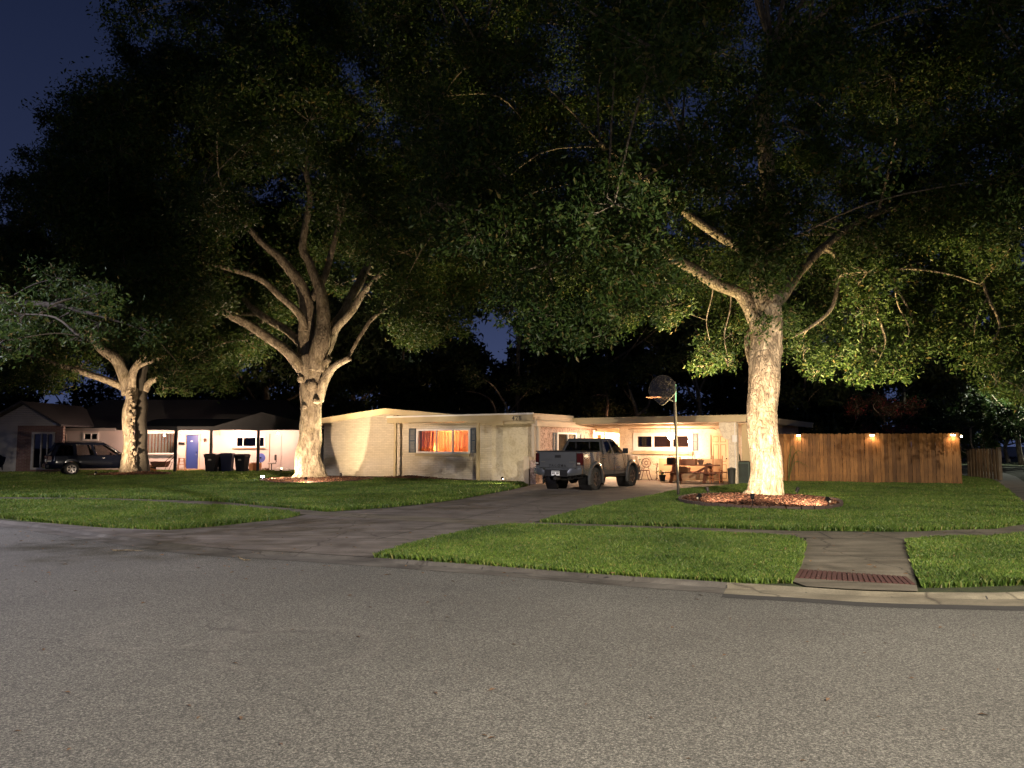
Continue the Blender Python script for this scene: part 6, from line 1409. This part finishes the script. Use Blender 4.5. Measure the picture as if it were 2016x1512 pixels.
cl += [(A(px, py, dy), R_) for px, py, dy, R_ in ((1320, 600, 1, .75), (1350, 560, 2, .8), (1300, 560, 1, .7), (1390, 500, 2, .9), (1420, 540, 2.5, .7), (1440, 660, 1.5, .75), (1400, 690, 1.8, .7), (1385, 720, 1.6, .5), (1430, 710, 1.2, .5), (1310, 630, .8, .5), (1370, 440, 2, .8),
    (1450, 610, 2.2, .5), (1585, 690, 2, .7), (1620, 640, 2.5, .9), (1680, 620, 2.8, .9), (1650, 700, 2.4, .8), (1720, 690, 2.6, .9), (1780, 640, 3, .9), (1760, 720, 2.6, .7), (1700, 740, 2.3, .6), (1610, 730, 2, .5), (1830, 600, 3, 1.0), (1740, 560, 3.3, .9), (1830, 680, 2.6, .8), (1640, 560, 3, .9), (1700, 520, 3.2, .8), (1790, 520, 3, .9), (1600, 540, 3, .7),
    (1900, 640, 2.5, .8), (1930, 700, 2.2, .9), (1990, 690, 2, .9), (1960, 750, 1.8, .7), (2010, 770, 1.6, .8), (2040, 720, 2, 1), (1880, 560, 3, .9), (1950, 540, 3, .9), (2020, 620, 2.5, 1), (1535, 640, 1.8, .5), (1555, 610, 2.2, .5),
    (1100, 640, -5, .8), (1060, 610, -5, .9), (1150, 620, -4.5, .8), (1120, 670, -4.8, .5), (1190, 650, -4, .6), (1060, 665, -5, .5), (1010, 600, -5, .7), (1220, 590, -3, .8), (1230, 620, -1, .5), (960, 330, -6, 1), (900, 330, -6, .9), (860, 400, -6, .8), (940, 250, -6, .9), (1000, 450, -6, 1), (930, 470, -6, .8), (1080, 520, -5.5, 1), (1760, 150, 0, 1.7), (1820, 200, 1, 1.7), (1800, 110, 2, 1.8), (1860, 240, 2, 1.5), (1740, 220, 3, 1.6), (1195, 90, -1, 1.6), (1230, 130, 1, 1.5), (1150, 60, 2, 1.6), (1880, 130, 1, 1.7), (1250, 440, -3, .9), (1290, 420, -2.2, .8), (1200, 420, -4, 1), (1310, 400, -1.5, .7), (1230, 500, -3.2, .8), (1160, 480, -4.5, .9), (1100, 440, -5.5, 1), (1480, 440, -2.6, .7), (1530, 440, -2.6, .8), (1500, 380, -3, .9), (1560, 400, -2.6, .9), (1440, 380, -2.6, .8), (1600, 440, -1.6, .6), (1510, 560, -1.6, .55), (1500, 520, -2, .6), (1545, 500, -2, .6), (1480, 490, -2, .5), (1700, 470, -2, .7), (1820, 440, -2.5, .8))]
print('right clumps', len(cl))
grow('oak_tree', 'tall oak on the right lawn with a floodlit thick trunk and overhanging crown', (TR.x, TR.y, 0), mb, skel, cl, 1050000, .13, seed=2, tufts=26)
# ---- left tree
Y0 = TL.y+.1
mb = MB()
tr_ = [A(252, 945), A(252, 932), A(252, 915), A(253, 890), A(252, 850), A(250, 815), A(256, 785), A(256, 765)]; tr_[0].z = -.15
skel = limb(mb, tr_, [.72, .52, .36, .30, .27, .26, .28, .30], 48, 9, 61, .12)
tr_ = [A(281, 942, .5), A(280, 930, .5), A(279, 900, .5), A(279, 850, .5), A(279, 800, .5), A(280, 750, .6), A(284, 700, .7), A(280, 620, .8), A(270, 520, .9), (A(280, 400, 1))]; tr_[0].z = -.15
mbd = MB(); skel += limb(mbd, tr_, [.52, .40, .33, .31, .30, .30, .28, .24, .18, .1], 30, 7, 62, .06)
# ragged torn bark flap along the lit stem
for k in range(26):
    py = 925-k*6.5; p = A(261+random.uniform(-3, 4)-(k*.2), py, -.32); mb.tube([p+Vector((0, .1, -.12)), p+Vector((random.uniform(.0, .12), -.05, 0)), p+Vector((.0, .08, .16))], [.05, random.uniform(.08, .14), .04], 7)
ML([(250, 772, 0), (243, 762, 0), (215, 750, -.4), (160, 732, -1), (115, 718, -1.4), (60, 700, -2), (0, 690, -2.5)], [22, 16, 14, 12, 8, 6, 3], 63)
ML([(258, 775, 0), (250, 750, 0), (232, 710, -.2), (195, 684, -.4), (170, 640, -.6), (150, 560, -1)], [28, 26, 22, 15, 11, 6], 64)
ML([(258, 760, -.2), (262, 735, -.4), (278, 709, -.7), (290, 697, -.9)], [16, 15, 14, 6], 65)
ML([(270, 724, -.5), (285, 716, -.8), (325, 701, -1.2), (377, 681, -1.8), (420, 660, -2.5)], [8, 8, 7, 5, 2], 66, 8)
ML([(284, 770, .5), (300, 748, .5), (357, 733, .6), (420, 726, .8)], [16, 13, 9, 3], 67, 8)
lowL = [(-300, 700), (0, 770), (60, 790), (150, 760), (200, 690), (300, 690), (360, 780), (440, 790), (500, 740), (560, 600)]
def okL(px, py, p, R_):
    e = R_*F/p[1]
    if py+e*.6 > curve_y(lowL, px) or px > 560: return False
    if px < np.interp(py, [100, 200, 380, 500], [150, 110, 60, -300]): return False
    if 110 < px < 330 and py+e*.5 > 650 and p[1] < Y0+1: return False
    return True
cl = sample_crown(np.random.default_rng(5), (TL.x-1, Y0+1, 12), (11, 8, 9), 120, 1.3, 2.0, okL)
cl += [(A(px, py, dy), R_) for px, py, dy, R_ in ((60, 660, -6, 1.0), (110, 680, -5, .9), (30, 610, -7, 1.1), (150, 640, -5, .8), (330, 740, -1, .8), (400, 720, -1, 1.0), (450, 760, 0, .8), (320, 770, -.6, .4), (360, 765, 0, .6), (200, 620, -5, 1), (80, 590, -7, 1), (10, 560, -8, 1), (140, 560, -6, 1), (30, 740, 2, 1.2), (100, 750, 2, 1), (160, 720, 3, 1.2))]
print('left clumps', len(cl))
mbd.v = [(a[0]-TL.x, a[1]-TL.y, a[2]) for a in mbd.v]
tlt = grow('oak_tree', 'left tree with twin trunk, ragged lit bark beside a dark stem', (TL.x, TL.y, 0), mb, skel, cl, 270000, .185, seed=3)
mbd.build('stem', mat('shaded_stem_bark', (.035, .03, .022), .95, 0, 5, .4, .8, 12), tlt, True, angle=180)  # the stem's shade is put into its darker bark colour
# ---- verge tree just outside the left edge: its low branches hang into the picture under the cool street lamp
mb = MB(); bx, by = -20.5, 22.0
skel = limb(mb, [(bx, by, -.2), (bx, by, 1), (bx+.1, by, 2.6), (bx, by, 4.4)], [.6, .42, .36, .34], 30, 6, 81)
for pl_, rd_ in ((((bx, by, 3.8), (-17.5, 21.5, 5.4), (-15.0, 20.6, 6.0), (-13.0, 19.4, 5.6)), (.14, .08, .045, .012)), (((bx, by, 4), (-17, 22.8, 5.6), (-14, 22.8, 5.8), (-11.5, 22.6, 5.2)), (.2, .14, .09, .02)), (((-17.5, 21, 5.0), (-15, 17.5, 5.2), (-12.5, 14.5, 4.4), (-10.2, 15.4, 3.7)), (.08, .06, .04, .02)), (((bx, by, 4.2), (-20, 21, 7), (-19, 20, 10)), (.3, .2, .06)), (((bx, by, 4.2), (-23, 23, 7), (-25, 24, 9)), (.25, .18, .05))):
    skel += limb(mb, pl_, rd_, 10, 6, int(pl_[-1][2]*7))
def okV(px, py, p, R_):
    e = R_*F/max(p[1], 5)
    return not (px+e > -20 and py-e < 520) and not (px+e > 0 and py+e*.7 > 760)
cl = sample_crown(np.random.default_rng(9), (bx, by, 8.5), (7, 6, 4.5), 55, 1.0, 1.6, okV)
cl += [(Vector(p), R_) for *p, R_ in ((-11.4, 14.2, 3.9, .7), (-10.2, 15.2, 3.6, .55), (-12.5, 13.2, 4.4, .8), (-9.6, 16.9, 4.0, .4), (-11.2, 17.5, 4.6, .6), (-12, 18.6, 4.5, .7), (-10.2, 18.6, 5.2, .7), (-12.5, 17.6, 5.2, .7), (-13.5, 20.5, 5.0, .9), (-12.2, 22.5, 5.2, .9), (-10.9, 22.8, 5.0, .7), (-13.8, 23, 6, .9), (-15.2, 21, 5.8, .9), (-14.5, 22.5, 4.7, .7), (-12.6, 21, 6.2, .8), (-11.2, 20.4, 5.6, .6))]
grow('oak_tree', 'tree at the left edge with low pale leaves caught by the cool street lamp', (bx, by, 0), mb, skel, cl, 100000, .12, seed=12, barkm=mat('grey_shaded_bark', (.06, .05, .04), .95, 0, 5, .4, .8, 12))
# ---- trees behind
def bgtree(px, Y, H, Wd, label, ncl=22, nl=9000, L_=.32, mt='leaf_dark', seed=0, lo=.25, trunk=.22, limbs=4, name='tree', ok=None, lean=0, cat='tree'):
    rr = random.Random(seed); p = at(px, 880, Y); b = Vector((p.x, Y, 0)); mb = MB(); sk = []
    top = Vector((b.x+lean, b.y, H*.75)); sk += limb(mb, [b+Vector((0, 0, -.2)), b.lerp(top, .33)+Vector((rr.uniform(-.3, .3), 0, 0)), b.lerp(top, .66)+Vector((rr.uniform(-.5, .5), 0, 0)), top], [trunk*1.2, trunk, trunk*.6, .06], 10, 5, seed)
    for k in range(limbs):
        z = H*rr.uniform(.2, .55); a = rr.uniform(0, 6.28); s0 = b.lerp(top, z/(H*.75)); e = s0+Vector((math.cos(a)*Wd*.4, math.sin(a)*Wd*.3, H*.2)); sk += limb(mb, [s0, s0.lerp(e, .5)+Vector((0, 0, -.2)), e], [trunk*.5, trunk*.3, .03], 7, 5, seed+k)
    r = np.random.default_rng(seed+100)
    def okk(px, py, p, R_):
        e = R_*F/p[1]
        if in_gap(px, py, [(g[0], g[1], g[2]+e*.5, g[3]+e*.5) for g in GAPS[:1]]): return False
        return p[2] > H*lo and (ok is None or ok(px, py, p, R_))
    cl = sample_crown(r, (b.x+lean*.6, b.y, H*(.5+lo/2)), (Wd/2, Wd/2, H*(1-lo)/2), ncl, Wd*.11, Wd*.17, okk)
    return grow(name, label, (b.x, b.y, 0), mb, sk, cl, nl, L_, mt, seed, group=None, tufts=16, cat=cat)
bt = [
 (-40, 62, 19, 13, 'dark tree at the far left edge against the open sky', .2), (700, 52, 12, 10, 'dark leafy tree rising behind the middle tree trunk'), (790, 56, 13, 11, 'dark tree behind the ridge of the house'),
 (905, 60, 9.6, 9, 'dark tree left of the sky gap above the house'), (1000, 64, 9.5, 8, 'low dark tree under the sky gap above the house'), (1110, 55, 13, 10, 'dark tree behind the front corner of the house'),
 (1200, 52, 14, 10, 'dark tree behind the carport left of the hoop'), (1300, 56, 15, 11, 'dark tree directly behind the basketball hoop'), (1420, 54, 15, 10, 'dark tree between the hoop and the right trunk'),
 (1560, 56, 14, 10, 'dark tree behind the fence right of the lit trunk'), (1650, 60, 17, 12, 'tall dark tree behind the middle of the fence'), (1780, 64, 15, 12, 'tall dark tree behind the right part of the fence'), (1715, 52, 9, 10, 'low broad dark tree right behind the middle fence lamp'), (1590, 50, 8, 9, 'low broad dark tree behind the left fence lamp'),
 (1880, 70, 10, 9, 'dark tree behind the fence corner with sky holes'), (2010, 62, 15, 10, 'dark tree at the right edge above the sidewalk'), (1960, 90, 13, 12, 'far dark tree beyond the weathered fence'),
 (330, 66, 20, 15, 'tall dark tree behind the neighbouring roof, right of the left trunk'), (150, 64, 16, 13, 'dark tree behind the neighbouring house above the gable'), (520, 60, 19, 14, 'tall dark tree behind the neighbouring porch'),
 (880, 75, 26, 16, 'very tall dark tree far behind the middle tree crown'), (1180, 80, 27, 18, 'very tall dark tree far behind the carport'), (1500, 80, 28, 20, 'very tall dark tree far behind the right trunk'), (640, 75, 30, 18, 'very tall dark tree behind the middle tree top'), (1900, 85, 24, 18, 'very tall dark tree far behind the fence corner')]
for i, q in enumerate(bt):
    big = q[2] > 17
    bgtree(q[0], q[1], q[2], q[3], q[4], ncl=34 if big else 26, nl=26000 if big else 17000, L_=.60 if big else .42, seed=200+i, lo=.14 if q[2] > 8 else .05, trunk=.28 if big else .18)
# bare limbed slender trees lit above the carport roof
def bare(pl, rad, label, Y, name='slender_tree', ncl=()):
    mb = MB(); sk = []
    for pts, rr in zip(pl, rad): sk += limb(mb, [at(a, b, Y+c) for a, b, c in pts], [q*Y/F/2 for q in rr], 8, 5, int(pts[0][0]))
    b = at(pl[0][0][0], 880, Y); base = (b.x, Y, 0); cl = [(at(a, c, Y+d), R_) for a, c, d, R_ in ncl]
    return grow(name, label, base, mb, sk, cl, 2500, .22, 'leaf_dark', int(pl[0][0][0]), tufts=12)
bare([[(1378, 930, 0), (1378, 830, 0), (1375, 780, 0), (1370, 740, 0), (1385, 690, 0)], [(1374, 775, 0), (1362, 745, 0), (1345, 715, 0)], [(1376, 770, 0), (1395, 735, 0), (1410, 725, .4)], [(1372, 790, 0), (1356, 770, 0), (1350, 755, 0)]], [[13, 11, 9, 6, 3], [5, 4, 2], [4, 3, 2], [4, 3, 2]], 'slender pale trunked tree above the carport roof right of the hoop', 46, ncl=[(1375, 690, 0, 1.2), (1345, 710, 0, 1.0), (1410, 715, 0, 1.0), (1370, 650, 1, 1.4)])
bare([[(1258, 900, 0), (1254, 820, 0), (1243, 780, 0), (1232, 740, 0)], [(1255, 818, 0), (1275, 800, 0), (1280, 780, 0), (1285, 740, 0)], [(1246, 790, 0), (1230, 770, 0), (1220, 745, 0)], [(1195, 900, 0), (1194, 815, 0), (1196, 790, 0), (1190, 760, 0)]], [[10, 8, 6, 3], [5, 4, 3, 2], [4, 3, 2], [7, 6, 5, 2]], 'reddish multi stemmed tree above the carport roof left of the hoop', 44, ncl=[(1240, 730, 0, 1.2), (1210, 750, 0, 1.0), (1275, 720, 0, 1.0), (1190, 740, 0, 1.1)])
bare([[(1005, 900, 0), (1000, 815, 0), (985, 780, 0), (965, 755, 0), (930, 735, 0)], [(978, 815, 0), (968, 790, 0), (945, 775, 0), (915, 770, 0)], [(1000, 815, 0), (1030, 780, 0), (1050, 762, 0)]], [[6, 5, 4, 3, 1.5], [4, 3, 3, 1.5], [3, 2.5, 1.5]], 'thin arching bare branches above the house number end of the roof', 46, ncl=[(930, 745, 0, .8), (1040, 760, 0, .8)])
bare([[(1019, 900, 0), (1019, 757, 0), (1021, 700, 0), (1022, 668, 0), (1024, 600, 0)]], [[9, 8, 8, 7, 6]], 'straight pole like trunk crossing the sky gap above the house', 50, ncl=[(1040, 740, 0, 1.2), (1000, 760, 0, 1.2)])
# crape myrtle behind the fence
bgtree(1740, 40, 4.1, 3.9, 'reddish crape myrtle just behind the middle of the fence', 16, 9000, .10, 'leaf_red', 301, .3, .07, 5, 'crape_myrtle', cat='shrub')
bgtree(1912, 41, 3.3, 2.2, 'green bush in the angle behind the orange fence corner', 10, 5000, .12, 'leaf', 302, .05, .06, 3, 'bush', cat='shrub')
bgtree(1985, 72, 6.0, 6.5, 'bright lit small tree far down the side street', 14, 6000, .26, 'leaf', 303, .35, .16, 4, 'tree')
bgtree(1938, 66, 6.5, 6, 'half lit drooping tree behind the end of the weathered fence', 14, 6000, .25, 'leaf', 304, .2, .14, 4, 'tree')
bgtree(2040, 76, 6.5, 6.5, 'lit tree at the far right of the side street', 12, 5000, .26, 'leaf', 305, .3, .16, 4, 'tree')
# hedge below far trees and dark shrubs behind houses
bgtree(690, 47, 4.3, 5.5, 'dark shrub behind the left eave of the house', 16, 9000, .2, 'leaf_dark', 306, .1, .06, 4, 'shrub', cat='shrub')
bgtree(890, 50, 4.6, 7, 'dark shrub behind the ridge end of the house', 18, 9000, .2, 'leaf_dark', 307, .1, .06, 4, 'shrub', cat='shrub')
bgtree(1010, 52, 4.8, 6, 'dark shrub behind the flat roof left part', 16, 8000, .2, 'leaf_dark', 308, .1, .06, 4, 'shrub', cat='shrub')
bgtree(1120, 48, 4.6, 6, 'dark shrub behind the carport roof corner', 16, 8000, .2, 'leaf_dark', 309, .1, .06, 4, 'shrub', cat='shrub')
bgtree(1300, 50, 5, 8, 'dark shrub mass behind the carport', 18, 9000, .2, 'leaf_dark', 310, .1, .06, 4, 'shrub', cat='shrub')
bgtree(10, 50, 2.2, 5, 'black hedge at the far left behind the dark car', 12, 5000, .14, 'leaf_dark', 311, .02, .05, 3, 'hedge', cat='hedge')
bgtree(1630, 48, 3.8, 8, 'dark shrub mass behind the fence left part', 18, 8000, .2, 'leaf_dark', 312, .1, .06, 4, 'shrub', cat='shrub')
bgtree(1830, 50, 3.2, 7, 'dark shrub behind the fence right part', 16, 7000, .2, 'leaf_dark', 313, .1, .06, 4, 'shrub', cat='shrub')
# ---- far street on the right: cars and lamp
def farcar(px, Y, label, col, rz=0):
    p = at(px, 900, Y); t = empty('parked_car', (p.x, Y, 0), rz, label, 'car'); prof = [(-2.2, .3), (-2.25, .8), (-1.5, .95), (-.9, 1.4), (.5, 1.42), (1.2, .98), (2.1, .85), (2.25, .5), (2.2, .3)]
    mb = MB(); mb.loft([[(x*(1 if z < .99 else .82), y, z) for y, z in prof] for x in (-.9, -.82, .82, .9)]); mb.build('body', mat('car_paint', col, .3), t, bevel=.05)
    for s_ in (-1, 1):
        m = MB(); m.add([(s_*.79, -1.35, .98), (s_*.79, 1.05, 1.0), (s_*.775, .45, 1.34), (s_*.775, -.85, 1.34)], [(0, 1, 2, 3)]); m.build('side_window', M['black'], t)
        for y in (-1.4, 1.4): wheel(t, (s_*.8, y, .32), s_, .32, .2, .19)
farcar(1962, 92, 'white car parked far down the side street', (.5, .5, .5), R(80)); farcar(2000, 88, 'silver car parked far down the side street at right', (.35, .35, .37), R(70))
q = at(2085, 900, 62); street_lamp(q.x, 62, 8.0, -1.0, .3, 'distant street lamp lighting the trees down the side street', 7000, (.95, 1, .80))
sheet('far_road', [(36, 84, -.004), (80, 78, -.004), (90, 88, -.004), (36, 94, -.004)], M['walk'])
# security light star above the ridge
p = at(866, 790, 70); t = empty('security_light', (p.x, 70, 0), 0, 'bright white security light on a pole behind the roof ridge', 'lamp'); MB().tube([(0, 0, 0), (0, 0, p.z)], .06, 8).build('pole', M['metal'], t); MB().lathe([(0, -.12), (.12, -.05), (.12, .05), (0, .12)], (0, -.12, p.z), seg=12).build('bulb', M['bulb_white'], t, True)
light('security_lamp_light', 'POINT', (0, -.35, p.z), 500, (1, .95, .9), t, .1)
q = at(820, 850, 56); t = empty('yard_lamp', (q.x, 56, 0), 0, 'warm yard lamp hidden behind the house roof', 'lamp'); MB().tube([(0, 0, 0), (0, 0, 2.3)], .04, 8).build('pole', M['metal'], t); MB().lathe([(0, -.1), (.1, 0), (0, .1)], (0, 0, 2.35), seg=10).build('bulb', M['bulb_warm'], t, True)
light('yard_lamp_light', 'POINT', (0, 0, 2.6), 500, (1, .62, .36), t, .1)
q = at(1310, 850, 41); t = empty('yard_lamp', (q.x, 43, 0), 0, 'warm yard lamp hidden behind the carport roof', 'lamp'); MB().tube([(0, 0, 0), (0, 0, 2.1)], .04, 8).build('pole', M['metal'], t); MB().lathe([(0, -.1), (.1, 0), (0, .1)], (0, 0, 2.2), seg=10).build('bulb', M['bulb_warm'], t, True)
light('yard_lamp_light', 'POINT', (0, 0, 2.45), 350, (1, .5, .28), t, .1)
